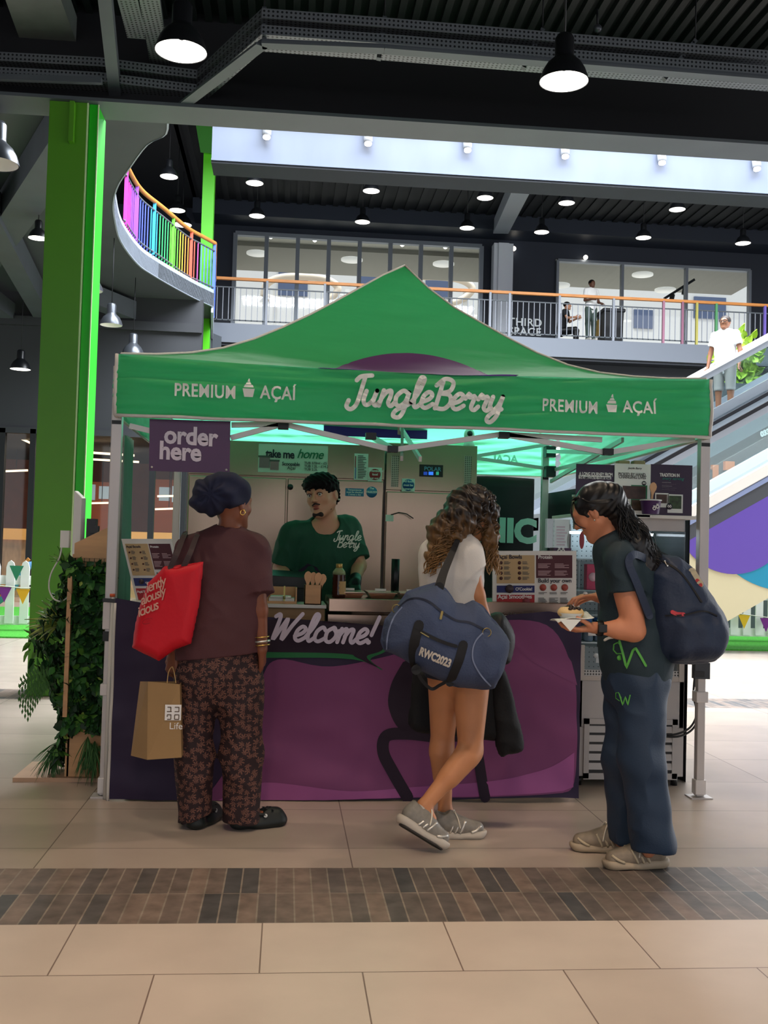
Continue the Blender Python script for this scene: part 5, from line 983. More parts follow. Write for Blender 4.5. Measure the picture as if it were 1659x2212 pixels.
# ================================================================ PERSON A : brown tee, patterned trousers, navy head wrap
M_skA = skin('skin_brown', '#7a4832'); M_teeA = mat('tee_brown', '#4a272b', .75, bump=.15, bscale=200); M_wrap = mat('wrap_navy', '#151a34', .85, noise=.15, nscale=9)
M_gold = mat('gold', '#d9b060', .25, .9); M_silver = mat('silver', '#c9c6be', .3, .9)
def leaf_mat(name, base, leaf):
    M = mat(name, base, .75); nt = M.node_tree; b = nt.nodes['Principled BSDF']; tc = nt.nodes.new('ShaderNodeTexCoord'); mp = nt.nodes.new('ShaderNodeMapping'); mp.inputs['Scale'].default_value = (33, 10, 33); nt.links.new(tc.outputs['Object'], mp.inputs[0])
    def mth(op, a, c=None):
        q = nt.nodes.new('ShaderNodeMath'); q.operation = op
        for i, v in enumerate((a, c)):
            if v is None: continue
            if isinstance(v, (int, float)): q.inputs[i].default_value = v
            else: nt.links.new(v, q.inputs[i])
        return q.outputs[0]
    vo = nt.nodes.new('ShaderNodeTexVoronoi'); vo.inputs['Scale'].default_value = 1; vo.inputs['Randomness'].default_value = .75; nt.links.new(mp.outputs[0], vo.inputs['Vector'])
    sb = nt.nodes.new('ShaderNodeVectorMath'); sb.operation = 'SUBTRACT'; nt.links.new(mp.outputs[0], sb.inputs[0]); nt.links.new(vo.outputs['Position'], sb.inputs[1]); sp = nt.nodes.new('ShaderNodeSeparateXYZ'); nt.links.new(sb.outputs[0], sp.inputs[0]); sc = nt.nodes.new('ShaderNodeSeparateColor'); nt.links.new(vo.outputs['Color'], sc.inputs[0])
    th = mth('ADD', mth('ARCTAN2', sp.outputs[2], sp.outputs[0]), mth('MULTIPLY', sc.outputs[0], 6.28)); r = mth('SQRT', mth('ADD', mth('POWER', sp.outputs[0], 2.), mth('POWER', sp.outputs[2], 2.)))
    pet = mth('MULTIPLY', mth('ABSOLUTE', mth('COSINE', mth('MULTIPLY', th, 3.5))), mth('ADD', .48, mth('MULTIPLY', mth('COSINE', th), .24))); k = mth('MULTIPLY', mth('LESS_THAN', r, pet), mth('GREATER_THAN', r, .06))
    n2 = nt.nodes.new('ShaderNodeTexNoise'); n2.inputs['Scale'].default_value = 3; nt.links.new(mp.outputs[0], n2.inputs[0]); k2 = mth('MULTIPLY', k, mth('ADD', .45, mth('MULTIPLY', n2.outputs[0], .9)))
    mx = nt.nodes.new('ShaderNodeMix'); mx.data_type = 'RGBA'; mx.inputs[6].default_value = (*lin(base), 1); mx.inputs[7].default_value = (*lin(leaf), 1); nt.links.new(k2, mx.inputs[0]); nt.links.new(mx.outputs[2], b.inputs['Base Color']); return M
M_trA = leaf_mat('leaf_print', '#220f13', '#6c473b')
Y = 4.9; pA = thing('person', 'woman seen from behind in brown tee, leaf-print trousers and navy head wrap at the counter', 'person', P(472, 1790, 4.88).xy.to_3d())
pel, wst, chs, nck, hc = P(470,1445,Y), P(480,1340,Y), P(481,1240,Y+.01), P(494,1158,Y+.01), P(500,1090,Y+.03)
shL, shR = P(413,1190,Y+.01), P(548,1190,Y); hfA = Vector((.62,.75,-.05))
elR, wrR = P(560,1318,Y-.04), P(566,1402,Y-.05); elL, wrL = P(392,1312,Y+.02), P(376,1412,Y-.02)
hpL, knL, anL = P(420,1480,Y), P(419,1625,Y), P(424,1765,Y+.01); hpR, knR, anR = P(520,1480,Y), P(522,1625,Y-.01), P(518,1765,Y-.02)
body = torso_prims(pel, wst, chs, nck, shL, shR, (.165,.15,.155), .62, (0,1,0))+[cap(nck+Vector((0,0,-.03)), hc+Vector((0,-.01,-.03)), .056, .050, .03)]+head_prims(hc, hfA, s=1.02)
body += limb(shR, elR, wrR, .050, .038, .026)+limb(shL, elL, wrL, .050, .040, .027)+hand_prims(wrR, (.05,.35,-1), (-1,.2,0), -1, .45)+hand_prims(wrL, (-.1,0,-1), (.6,.7,-.1), 1, 1.15)
body += limb(hpL, knL, anL, .085, .058, .036)+limb(hpR, knR, anR, .085, .058, .036)+[cap(anL, anL+Vector((.035,.12,-.015)), .032, .026), cap(anR, anR+Vector((.13,.07,-.015)), .032, .026)]
blob('body', body, M_skA, pA, .005)
tee = torso_prims(pel+Vector((0,0,.02)), wst, chs, nck, shL, shR, (.198,.178,.178), .66, (0,1,0), 1.15)
eR = elR.lerp(shR, .30); eL = elL.lerp(shL, .22)
tee += [cap(shR, eR+(eR-shR)*.2, .066, .074, .04, clip=[(eR, (eR-shR).normalized())]), cap(shL, eL+(eL-shL)*.2, .066, .074, .04, clip=[(eL, (eL-shL).normalized())]), cap(nck+Vector((0,.0,.03)), hc, .063, .06, .01, op='sub')]
blob('t_shirt', tee, M_teeA, pA, .0055, clips=[(P(470,1416,Y), Vector((.12,0,-1)).normalized())], disp=wrinkle(.017, .9, 3, (1,1,1.3)))
tr = [cap(pel+Vector((0,0,-.0)), pel+Vector((0,0,.04)), .196, .185, .05, (0,1,0), .68), cap(hpL, knL, .102, .084, .035), cap(knL, anL+Vector((0,0,-.06)), .084, .080, .03, clip=[(P(420,1768,Y), Vector((.25,0,-1)).normalized())]), cap(hpR, knR, .104, .092, .035), cap(knR, anR+Vector((0,0,-.06)), .092, .084, .03, clip=[(P(520,1772,Y), Vector((.05,0,-1)))])]
blob('trousers', tr, M_trA, pA, .0055, disp=wrinkle(.014, .9, 8, (1.2,1.2,.7)), clips=[(P(470,1400,Y), Vector((0,0,1)))])
wr = [ell(hc+Vector((-.062,-.045,.055)), (.118,.115,.092), .04, ((.93,.2,.3),(-.2,.97,0),(-.3,0,.95))), ell(hc+Vector((-.005,-.01,.045)), (.094,.108,.088), .04), ell(hc+Vector((-.115,-.06,.01)), (.062,.075,.062), .05)]
def wrap_d(x, y, z):
    a = np.arctan2(z-(hc.z+.04), x-(hc.x-.09)); r = np.sqrt((z-hc.z-.04)**2+(x-hc.x+.09)**2); return .007*np.sin(a*5+r*55)*np.clip(r*14,0,1)+.003*np.sin(a*11-r*30)
blob('head_wrap', wr, M_wrap, pA, .0045, clips=[(hc+Vector((.03,-.03,-.018)), Vector((.42,-.15,-1)).normalized())], disp=wrap_d)
f, r_, u = frame(hfA); ear = hc+r_*.085-u*.038-f*.012; b = MB(); b.tube([ear+Vector((math.sin(a)*.011, 0, math.cos(a)*.012)) for a in [PI*2*k/16 for k in range(17)]], .003, 8); b.build('hoop_earring', M_gold, pA)
b = MB(); b.tube([nck+Vector((math.sin(a)*.063, -math.cos(a)*.066, .012+.014*math.cos(a)*0-.01*math.sin(a))) for a in [PI*(-.55+1.1*k/20) for k in range(21)]], .0022, 6); b.build('necklace', M_silver, pA)
for i, (zz, rr, w_, m_) in enumerate(((.055,.036,.0035,M_gold),(.035,.037,.006,M_silver),(.018,.036,.004,M_gold))):
    c = wrR+(elR-wrR).normalized()*zz; ax = (elR-wrR).normalized(); u1 = ax.orthogonal().normalized(); v1 = ax.cross(u1); b = MB(); b.tube([c+(u1*math.cos(a)+v1*math.sin(a))*rr for a in [2*PI*k/20 for k in range(21)]], w_, 6); b.build('bracelet', m_, pA)
M_clog = mat('clog_rubber', '#141a1a', .55)
def clog(par, heel, toe, label=None):
    heel, toe = Vector(heel), Vector(toe); d = (toe-heel); d.z = 0; L_ = d.length; d.normalize(); u = Vector((0,0,1)); l = d.cross(u); q = lambda a, b, c: heel+d*a*L_+l*b+u*c
    o = blob('clog', [cap(q(.15,0,.022), q(.5,0,.02), .046, .044, .03, u, .5), cap(q(.5,0,.02), q(.82,0,.022), .046, .052, .03, u, .5), cap(q(.52,0,.04), q(.82,0,.035), .048, .050, .03), cap(q(.12,0,.045), q(.16,0,.055), .042, None, .02), cap(q(.14,0,.10), q(.46,0,.09), .038, .040, .01, op='sub')], M_clog, par, .0045, clips=[(q(0,0,.0), -u)])
    b = MB(); b.tube(catmull([q(.55,-.05,.065), q(.35,-.052,.075), q(.06,-.035,.085), q(-.0,0,.088), q(.06,.035,.085), q(.35,.052,.075), q(.55,.05,.065)], 4), .007, 6); b.build('heel_strap', M_clog, o)
    b = MB(); b.lathe(q(.55,.052,.062), [(.009,0),(.009,.004)], 14, l); b.lathe(q(.55,-.052,.062), [(.009,0),(.009,.004)], 14, -l); b.build('rivet', mat('rivet_white', '#c8c8c4', .5), o)
    b = MB()
    for t_, w_ in ((.62,.02),(.62,-.02),(.72,0),(.72,.034),(.72,-.034),(.82,.02),(.82,-.02)): b.lathe(q(t_, w_, .086-.4*abs(w_)**1.2*1.0-.02*(t_>.8)), [(.006,0),(.006,.003)], 10)
    b.build('vent_hole', M_black, o); return o
clog(pA, PZ(416,1794,0), PZ(416,1794,0)+Vector((.085,.245,0))); clog(pA, PZ(502,1792,0), PZ(502,1792,0)+Vector((.235,.10,0)))
# red tote bag on her shoulder
M_red = mat('tote_red', '#c4001c', .62, bump=.1, bscale=60)
tote = thing('tote_bag', 'bright red fabric tote with white slanted lettering hanging from her shoulder', 'bag', P(350,1427,4.75))
poly = [(355,1224),(398,1221),(440,1214),(432,1300),(414,1389),(380,1402),(343,1428),(284,1400),(290,1350),(300,1310),(318,1260)]
blob('bag', [pillow(poly, 4.76, .055, .05, tilt=lambda X, Z: -.25*(X-P(360,1300,4.76).x), smooth=False)], M_red, tote, .0055, disp=wrinkle(.007, .7, 5))
yb = lambda x, z: 4.76-.25*(x-P(360,1300,4.76).x)-.062
for s, x, y in (('iently', 316, 1281), ('alously', 304, 1308), ('icious', 297, 1334)):
    text(s, 'lettering', mat('tote_print', '#e6c9b4', .7), tote, P(x, y, 4.70), (1,0,.45), (-.22,0,1), .052, .0006, .15, warp=lambda p, co: Vector((p.x, yb(p.x, p.z)-.004, p.z)), space=.86, yscale=1.2)
b = MB(); cc = P(318,1342,4.7)
b.tube([Vector((cc.x+math.cos(a)*.022, yb(cc.x, 0)-.004, cc.z+math.sin(a)*.012+.3*math.cos(a)*.022)) for a in [.2+5*k/14 for k in range(15)]], .001, 4); b.build('dark_mark', mat('tote_dark', '#6a0a18', .7), tote)
M_strap = mat('strap_brown', '#3a2a2b', .7)
for dx, y0 in ((-10, 1224), (18, 1222)):
    b = MB(); ribbon(b, catmull([P(378+dx,1226,4.72), P(392+dx,1196,4.72), P(404+dx,1165,4.80), P(410+dx,1152,4.90), P(406+dx,1160,5.0), P(385+dx,1224,5.02)], 8), .024, (0,-1,.3), .002); b.build('handle', M_strap, tote)
# paper bag in her left hand
M_kraft = mat('kraft_paper', '#98784e', .7, noise=.06, nscale=5); pb = thing('paper_bag', 'brown paper shopping bag with a white square logo held low in her left hand', 'bag', P(340,1642,4.78))
Yb = 4.74
b = MB(); a = [P(283,1632,Yb+.12), P(318,1641,Yb), P(392,1636,Yb), P(388,1478,Yb+.0), P(320,1472,Yb+.02), P(303,1472,Yb+.11)]
bk = [P(392,1636,Yb)+Vector((0,.13,.0)), P(388,1478,Yb)+Vector((0,.10,0))]
b.add([a[0],a[1],a[4],a[5]], [(0,1,2,3)]); b.add([a[1],a[2],a[3],a[4]], [(0,1,2,3)]); b.add([a[2],bk[0],bk[1],a[3]], [(0,1,2,3)]); b.add([bk[0],a[0],a[5],bk[1]], [(0,1,2,3)]); b.add([a[0],a[1],a[2],bk[0]], [(0,1,2,3)])
o = b.build('bag', M_kraft, pb, solid=.0015)
hnd = P(372,1436,4.80)
for dy in (0, .08): b = MB(); b.tube(catmull([P(361,1476,Yb+dy), P(364,1452,Yb+dy*.6+.02), hnd+Vector((0,dy*.2-.01,-.01)), P(376,1452,Yb+dy*.6+.02), P(380,1476,Yb+dy)], 6), .0022, 6); b.build('handle', mat('twine', '#b08f5c', .8), pb)
q0, q1 = P(357,1522,Yb-.003), P(385,1556,Yb-.003); b = MB(); b.box((q0.x, Yb-.006, q1.z), (q1.x+.012, Yb-.003, q0.z)); b.build('logo_square', M_inkw, pb)
b = MB(); w = (q1.x+.012-q0.x)
def st(u0, v0, u1, v1): b.bar(Vector((q0.x+u0*w, Yb-.0075, q0.z-v0*w)), Vector((q0.x+u1*w, Yb-.0075, q0.z-v1*w)), .002, .0036, (0,0,1) if abs(u1-u0) > abs(v1-v0) else (1,0,0))
for q in ((.15,.15,.38,.15),(.36,.15,.36,.42),(.12,.42,.42,.42),(.60,.15,.88,.15),(.86,.15,.86,.42),(.60,.42,.88,.42),(.15,.62,.40,.62),(.38,.62,.38,.9),(.15,.9,.38,.9),(.15,.62,.15,.76),(.60,.62,.88,.62),(.60,.9,.88,.9),(.61,.62,.61,.9),(.87,.62,.87,.9)): st(*q)
b.build('logo_marks', mat('logo_brown', '#5a4630', .7), pb); text('Life', 'lettering', M_inkw, pb, P(365,1575,Yb-.004), (1,0,0), (0,0,1), .042, 0)

# ================================================================ SERVER
M_skS = skin('skin_light', '#b88568'); M_teeS = mat('tee_green', '#06402a', .75, bump=.15, bscale=200); M_hairb = mat('hair_black', '#0a0809', .7, spec=.15, noise=.4, nscale=60, stretch=(1,1,.15))
Y = 6.32; ps = thing('person', 'young server in green tee with black hair and black glove behind the counter', 'person', (P(700,1400,Y+.1).x, Y+.05, 0))
hs = 1.12; hc = P(696,1072,Y); hf = Vector((-.46,-.86,-.10)); hu = Vector((-.16,0,1)); nck = P(710,1130,Y+.06); chs = P(694,1195,Y+.06); wst = P(692,1270,Y+.08); pel = P(694,1345,Y+.1)
sR, sL = P(632,1152,Y+.0), P(753,1138,Y+.10); eR, wR = P(606,1228,Y+.04), P(630,1262,Y-.22); eL, wL = P(775,1222,Y+.04), P(766,1258,Y-.16)
hp = [Vector((pel.x-.09, Y+.1, .88)), Vector((pel.x+.09, Y+.1, .88))]
sb = torso_prims(pel, wst, chs, nck, sR, sL, (.15,.14,.16), .62, (-.2,-1,0), 1.1)+[cap(nck+Vector((0,.0,-.04)), hc+Vector((.015,.02,-.03)), .066, .058, .03)]+head_prims(hc, hf, hu, hs)
sb += limb(sR, eR, wR, .055, .044, .030)+limb(sL, eL, wL, .055, .046, .030)+hand_prims(wR, (.5,-1,-.2), (0,0,-1), -1, .4)+hand_prims(wL, (-.1,-.8,-.6), (0,.3,-1), 1, .5)
for h_ in hp: sb += limb(h_, Vector((h_.x, Y+.1, .48)), Vector((h_.x, Y+.1, .08)), .085, .058, .04)+[cap(Vector((h_.x, Y+.1, .05)), Vector((h_.x-.02, Y-.04, .035)), .038, .03)]
blob('body', sb, M_skS, ps, .0045)
tee = torso_prims(pel, wst, chs, nck, sR, sL, (.172,.168,.186), .66, (-.2,-1,0), 1.25); a, c = eR.lerp(sR, .12), eL.lerp(sL, .18)
tee += [cap(sR, a+(a-sR)*.25, .070, .082, .05, clip=[(a, (a-sR).normalized())]), cap(sL, c+(c-sL)*.25, .068, .076, .05, clip=[(c, (c-sL).normalized())]), ell(nck+Vector((-.02,-.09,.005)), (.092,.12,.085), .015, op='sub')]
blob('t_shirt', tee, M_teeS, ps, .005, clips=[(pel+Vector((0,0,-.06)), Vector((0,0,-1)))], disp=wrinkle(.014, 1.0, 12, (1.2,1,.8)))
blob('trousers', [cap(pel, pel+Vector((0,0,-.05)), .165, None, .05, (0,1,0), .66)]+[q for h_ in hp for q in (cap(h_, Vector((h_.x, Y+.1, .48)), .1, .08), cap(Vector((h_.x, Y+.1, .48)), Vector((h_.x, Y+.1, .08)), .08, .07))], M_black, ps, .01)
for h_ in hp: blob('shoe', [cap(Vector((h_.x, Y+.12, .035)), Vector((h_.x-.02, Y-.06, .03)), .045, .042, .02)], M_clog, ps, .008, clips=[((0,0,0),(0,0,-1))])
f, r_, u = frame(hf, hu); H = lambda a, b_, c_: hc+(r_*a+f*b_+u*c_)*hs; ax = (r_, f, u)
hair = [ell(H(0,-.016,.050), (.092*hs,.104*hs,.082*hs), .02, ax), ell(H(0,.03,.075), (.082*hs,.075*hs,.052*hs), .02, ax), ell(H(.0,-.07,.0), (.074*hs,.045*hs,.065*hs), .02, ax), ell(H(0,.062,.068), (.070*hs,.040*hs,.026*hs), .02, ax)]
hair += [ell(H(0,.10,-.03), (.082*hs,.075*hs,.070*hs), .006, ax, 'sub'), ell(H(-.09,.02,-.02), (.03*hs,.05*hs,.045*hs), .006, ax, 'sub'), ell(H(.09,.02,-.02), (.03*hs,.05*hs,.045*hs), .006, ax, 'sub')]
blob('hair', hair, M_hairb, ps, .0035, disp=lambda x, y, z: .0025*np.sin(x*170+8*np.sin(z*40))+.0022*np.sin(x*95+y*120+z*30))
b = MB(); w2 = MB(); ir = MB()
for e in (-1, 1):
    pr = [H(e*.014,.101,.036), H(e*.026,.102,.041), H(e*.040,.095,.042), H(e*.053,.082,.033)]; b.tube(catmull(pr, 4), [.003*hs*(1.1 if k < 9 else .7) for k in range(13)], 6)
    w2.ell(H(e*.031,.0835,.011), .0125*hs); ir.ell(H(e*.031-.002,.0905,.0105), (.0062*hs, .0062*hs, .0062*hs))
b.build('eyebrow', M_hairb, ps); w2.build('eye', mat('eye_white', '#b9aca4', .3), ps); ir.build('iris', mat('iris_dark', '#1a0f0b', .2), ps)
b = MB()
for e in (-1, 1): b.tube(catmull([H(e*.017,.092,.013), H(e*.024,.0965,.0195), H(e*.036,.094,.020), H(e*.046,.083,.013)], 4), .0021*hs, 6)
b.build('eyelashes', M_hairb, ps)
blob('lips', [ell(H(0,.0955,-.050), (.021*hs,.007*hs,.0048*hs), .004, ax), ell(H(0,.0935,-.062), (.018*hs,.008*hs,.0062*hs), .003, ax)], mat('lips', '#8a4038', .4), ps, .002)
st_ = mat('stubble', '#241612', .8)
blob('moustache', [cap(H(-.022,.090,-.044), H(-.003,.0985,-.036), .0035*hs, .0045*hs, .003), cap(H(.022,.090,-.044), H(.003,.0985,-.036), .0035*hs, .0045*hs, .003)], st_, ps, .002)
blob('beard', [cap(H(-.018,.082,-.094), H(.018,.082,-.094), .0135*hs, None, .01), cap(H(-.052,.03,-.072), H(-.02,.076,-.098), .009*hs, .012*hs, .01), cap(H(.052,.03,-.072), H(.02,.076,-.098), .009*hs, .012*hs, .01)], st_, ps, .0025)
b = MB(); b.ell(H(-.094,-.004,-.031), .006); b.build('ear_stud', M_silver, ps)
M_glove = mat('glove_black', '#0c0f12', .35)
blob('glove', grow(hand_prims(wL, (-.1,-.8,-.6), (0,.3,-1), 1, .5), .003)+[cap(wL, wL.lerp(eL, .22), .036, .038, .02)], M_glove, ps, .004)
tm = mat('tee_print', '#c6c3b4', .7); yS = lambda x: Y-.095
def onchest(p, co=None):
    # project on the chest surface
    n = Vector((-.2,-1,0)).normalized(); best = p
    return p
from mathutils.bvhtree import BVHTree
def snap(par, child, off=.003):
    o = [c for c in par.children if c.name.startswith(child)][0]; me = o.data; w = wloc(par); bv = BVHTree.FromPolygons([v.co+w for v in me.vertices], [tuple(p.vertices) for p in me.polygons])
    def f(p, co=None):
        d = Vector((p.x, p.y, p.z))-Vector((0,0,CAMH)); d.normalize(); hit = bv.ray_cast(Vector((0,0,CAMH)), d)
        return (hit[0]-d*off) if hit[0] else p
    return f
sn = snap(ps, 't_shirt')
script_text('Jungle', 'chest_logo', tm, ps, P(721,1166,Y-.1), (1,0,0), (0,0,1), .062, .0065, .2, warp=sn); script_text('Berry', 'chest_logo', tm, ps, P(727,1182,Y-.1), (1,0,0), (0,0,1), .062, .0065, .2, warp=sn)
b = MB(); cc = [P(636,1252,Y-.1), P(645,1232,Y-.1), P(658,1223,Y-.1), P(664,1217,Y-.1), P(672,1220,Y-.1), P(685,1226,Y-.1), P(694,1240,Y-.1), P(696,1262,Y-.1), P(660,1275,Y-.1), P(636,1268,Y-.1)]
b.add([sn(p) for p in cc], [tuple(range(len(cc)))]); b.build('purple_print', mat('tee_purple', '#22102e', .7), ps)
# ================================================================ PERSON B : long curly hair, white tee, huge blue duffel
M_skB = skin('skin_tan', '#bd8058'); M_teeW = mat('tee_white', '#d8d2ca', .8, bump=.15, bscale=200); M_hairB = hair_tex('hair_curly', '#9a7040', '#1a110d', 1.16, 1.50, .45, .38)
pB = thing('person', 'girl with long curly brown hair, white tee and bare legs leaning to read the menu', 'person', (P(975,1800,4.75).x, 4.75, 0))
Y = 4.78; nck = P(990,1158,Y); chs = P(974,1240,Y+.01); wst = P(972,1325,Y+.02); pel = P(988,1425,Y); hc = P(1028,1108,Y+.03)
hf = Vector((.80,.38,-.50)); hu = Vector((.5,.2,1)); bf = Vector((.62,.78,0)); sL, sR = P(938,1196,Y+.05), P(1012,1196,Y-.07)
eR, wR = P(1031,1286,4.70), P(1058,1362,4.72); eL, wL = P(960,1290,Y+.16), P(1010,1330,Y+.20)
hL, kL, aL = P(962,1462,Y+.03), P(955,1612,4.84), P(962,1752,4.80); hR, kR, aR = P(1018,1465,Y-.05), P(1016,1622,4.68), P(916,1742,4.55)
bd = torso_prims(pel, wst, chs, nck, sL, sR, (.148,.118,.118), .7, bf, .8)+[cap(nck+Vector((0,0,-.02)), hc+Vector((-.01,0,-.03)), .046, .042, .03)]+head_prims(hc, hf, hu, .96)
bd += limb(sR, eR, wR, .042, .034, .022)+limb(sL, eL, wL, .042, .034, .022)+hand_prims(wR, (.2,.2,-1), (-1,0,0), 1, .6, .92)+hand_prims(wL, (.8,.3,-.3), (0,0,-1), 1, .5, .92)
bd += [cap(hL, kL, .083, .052, .03), cap(hR, kR, .088, .054, .03), cap(kL, aL, .050, .030, .03), cap(kR, aR, .052, .031, .03), cap(kL.lerp(aL,.12)+Vector((-.012,-.02,0)), kL.lerp(aL,.45)+Vector((-.008,-.015,0)), .046, .036, .04), cap(kR.lerp(aR,.12)+Vector((.0,-.02,0)), kR.lerp(aR,.45)+Vector((-.0,-.015,0)), .048, .040, .04)]
bd += [cap(aL, aL+Vector((.05,.0,-.045)), .030, .026), cap(aR, aR+Vector((.03,-.02,-.05)), .030, .024)]
blob('body', bd, M_skB, pB, .0045)
a = eR.lerp(sR, .55); c = eL.lerp(sL, .55)
tee = torso_prims(pel+Vector((0,0,.06)), wst, chs, nck, sL, sR, (.155,.135,.14), .76, bf, .95)+[cap(sR, a+(a-sR)*.25, .056, .064, .04, clip=[(a, ((a-sR).normalized()+Vector((.35,0,.2))).normalized())]), cap(sL, c+(c-sL)*.3, .056, .062, .04, clip=[(c, (c-sL).normalized())]), cap(nck+Vector((.0,0,.03)), hc, .056, .055, .01, op='sub')]
blob('t_shirt', tee, M_teeW, pB, .005, clips=[(P(980,1395,Y), Vector((0,0,-1)))], disp=wrinkle(.015, 1.0, 21, (1.3,1.3,.8)))
blob('shorts', [cap(pel, pel+Vector((0,0,.06)), .156, .15, .05, bf, .76), cap(hL, hL.lerp(kL, .3), .096, .09, .03), cap(hR, hR.lerp(kR, .3), .098, .09, .03)], mat('shorts_navy', '#151b2c', .8), pB, .006, clips=[(P(990,1472,Y), Vector((-.1,0,-1)).normalized())])
# curly hair: scalp volume, two falls and loose locks
mass = [ell(hc+Vector((-.015,0,.035)), (.104,.106,.100), .03), cap(hc+Vector((-.06,-.02,.02)), P(962,1150,Y-.02), .085, .078, .05), cap(P(962,1150,Y-.02), P(932,1205,Y-.03), .070, .032, .04), cap(P(1000,1120,Y-.06), P(990,1150,Y-.06), .065, .045, .04), cap(hc+Vector((.055,-.02,.0)), P(1060,1165,Y-.02), .050, .034, .04), cap(P(1060,1165,Y-.02), P(1064,1215,Y-.0), .034, .014, .03)]
blob('hair', mass, M_hairB, pB, .005, disp=lambda x, y, z: .006*np.sin(z*75+5*np.sin(x*30))*np.sin(x*90+z*20)+.005*np.sin(x*130+y*60+z*40)+.004*np.sin(z*140+x*50))
paths = []; q = random.Random(5)
def lock(root, tip, R0, turns, droop=.0):
    root = Vector(root); tip = Vector(tip); d = tip-root; u = d.orthogonal().normalized(); w = d.cross(u).normalized(); ph = q.random()*6.28; N = 30; out = []
    for k in range(N+1):
        t = k/N; a = ph+turns*2*PI*t; r = R0*min(1, t*3)*(.6+.6*t); out.append(root+d*t+Vector((0,0,-droop*math.sin(PI*t)*-1))+(u*math.cos(a)+w*math.sin(a))*r)
    return out
for i in range(330):      # back fall
    t = q.random(); th = q.uniform(-1.3, 1.0); root = hc+Vector((math.sin(th)*.10-.02, -.10*math.cos(th)*q.uniform(.6,1.05), .06-.14*t*q.random())); L_ = q.random()**.7
    px = 985-62*L_+q.uniform(-20, 22)*(1.1-.6*L_)+(8 if L_ < .4 else 0); py = 1118+118*L_+q.uniform(-6, 10); tip = P(px, py, Y-.09+q.uniform(-.03,.07)); paths.append(lock(root, tip, .009, q.uniform(3, 5.5)))
for i in range(110):      # front fall over the far shoulder
    L_ = q.random()**.6; root = hc+Vector((q.uniform(.02,.09), q.uniform(-.08,.06), q.uniform(-.03,.07))); tip = P(1050+18*L_+q.uniform(-14,13), 1125+118*L_, Y+q.uniform(-.05,.05)); paths.append(lock(root, tip, .008, q.uniform(3, 6)))
for i in range(150):     # crown
    th = q.uniform(0, 6.28); ph = q.uniform(.1, 1.2); n_ = Vector((math.sin(ph)*math.cos(th), math.sin(ph)*math.sin(th), math.cos(ph))); root = hc+Vector((-.01,0,.035))+n_*.10; n2 = Vector((math.sin(ph+.75)*math.cos(th), math.sin(ph+.75)*math.sin(th), math.cos(ph+.75))); paths.append(lock(root, hc+Vector((-.015,0,.02))+n2*.112, .006, q.uniform(1.5,3)))
strands('locks', paths, M_hairB, pB, .0030, 4)
M_sh1 = mat('shoe_mesh_silver', '#7f7a72', .5, noise=.15, nscale=40); M_sole = mat('shoe_sole_white', '#b9b0a4', .6); M_outs = mat('outsole_dark', '#2b2622', .7); M_ov = mat('shoe_overlay_silver', '#d0ccc4', .3, .6); M_lace = mat('lace_cream', '#d2c8b6', .7)
runner('running_shoe', pB, PZ(945,1812,0)+Vector((-.02,.03,0)), PZ(945,1812,0)+Vector((.215,.02,0)), (0,0,1), (M_sh1,M_sole,M_outs,M_ov,M_lace), 1.06)
toe = P(957,1846,4.50); toe.z = max(toe.z, .012); heel = P(862,1778,4.52); runner('running_shoe', pB, heel, toe, (.55,.25,.75), (M_sh1,M_sole,M_outs,M_ov,M_lace), 1.06)
for c, ax_ in ((aL, Vector((0,0,1))), (aR, (kR-aR).normalized())): b = MB(); b.lathe(c-ax_*.035, [(.034,0),(.033,.02),(.031,.03)], 16, ax_, False); b.build('sock', mat('sock_white', '#b5aea6', .8), pB)
# duffel bag
M_duf = mat('duffel_blue', '#394560', .8, noise=.12, nscale=6, bump=.3, bscale=120); M_web = mat('webbing_black', '#0d0f14', .7); M_brass = mat('brass_ring', '#8d7c4e', .35, .9)
duf = thing('duffel_bag', 'huge faded blue canvas duffel bag with white lettering slung behind the curly-haired girl', 'bag', P(970,1486,4.50))
poly = [(828,1363),(834,1340),(858,1310),(882,1282),(910,1272),(940,1262),(960,1275),(983,1302),(1004,1306),(1022,1298),(1040,1312),(1063,1342),(1085,1362),(1094,1385),(1096,1410),(1086,1448),(1064,1482),(1030,1486),(1000,1485),(964,1474),(930,1458),(905,1446),(867,1421),(832,1404),(826,1385)]
Yd = 4.44; tl = lambda X, Z: .0*X
blob('bag', [pillow(poly, Yd, .14, .13, smooth=False), pillow([(1010,1350),(1092,1372),(1090,1430),(1062,1478),(1020,1470)], Yd-.02, .13, .08, k=.03)], M_duf, duf, .0055, disp=wrinkle(.020, .7, 31, (1.3,.5,1)))
sn = snap(duf, 'bag', .004)
def onbag(pts, w, name, m, off=.004, t=.0015, n=(0,-1,0)):
    s2 = snap(duf, 'bag', off); b = MB(); q_ = [s2(p) for p in catmull([P(x, y, 4.3) for x, y in pts], 8)]; ribbon(b, q_, w, n, t); return b.build(name, m, duf)
onbag([(905,1350),(896,1385),(893,1415),(899,1447)], .042, 'webbing', M_web); onbag([(1001,1393),(992,1425),(980,1455),(972,1474)], .038, 'webbing', M_web); onbag([(912,1366),(940,1380),(965,1390),(985,1396)], .014, 'front_zip', M_web, .006)
onbag([(862,1312),(882,1296),(905,1293),(930,1302),(955,1322),(985,1340),(1015,1345),(1045,1360)], .010, 'top_zip', mat('zip_dark', '#1f2638', .6)); onbag([(1042,1368),(1028,1384),(1021,1405),(1023,1430),(1040,1460),(1060,1482)], .006, 'piping', mat('piping_grey', '#6b7690', .7)); onbag([(835,1402),(838,1370),(850,1335),(868,1312)], .006, 'piping', mat('piping_grey', '#6b7690', .7))
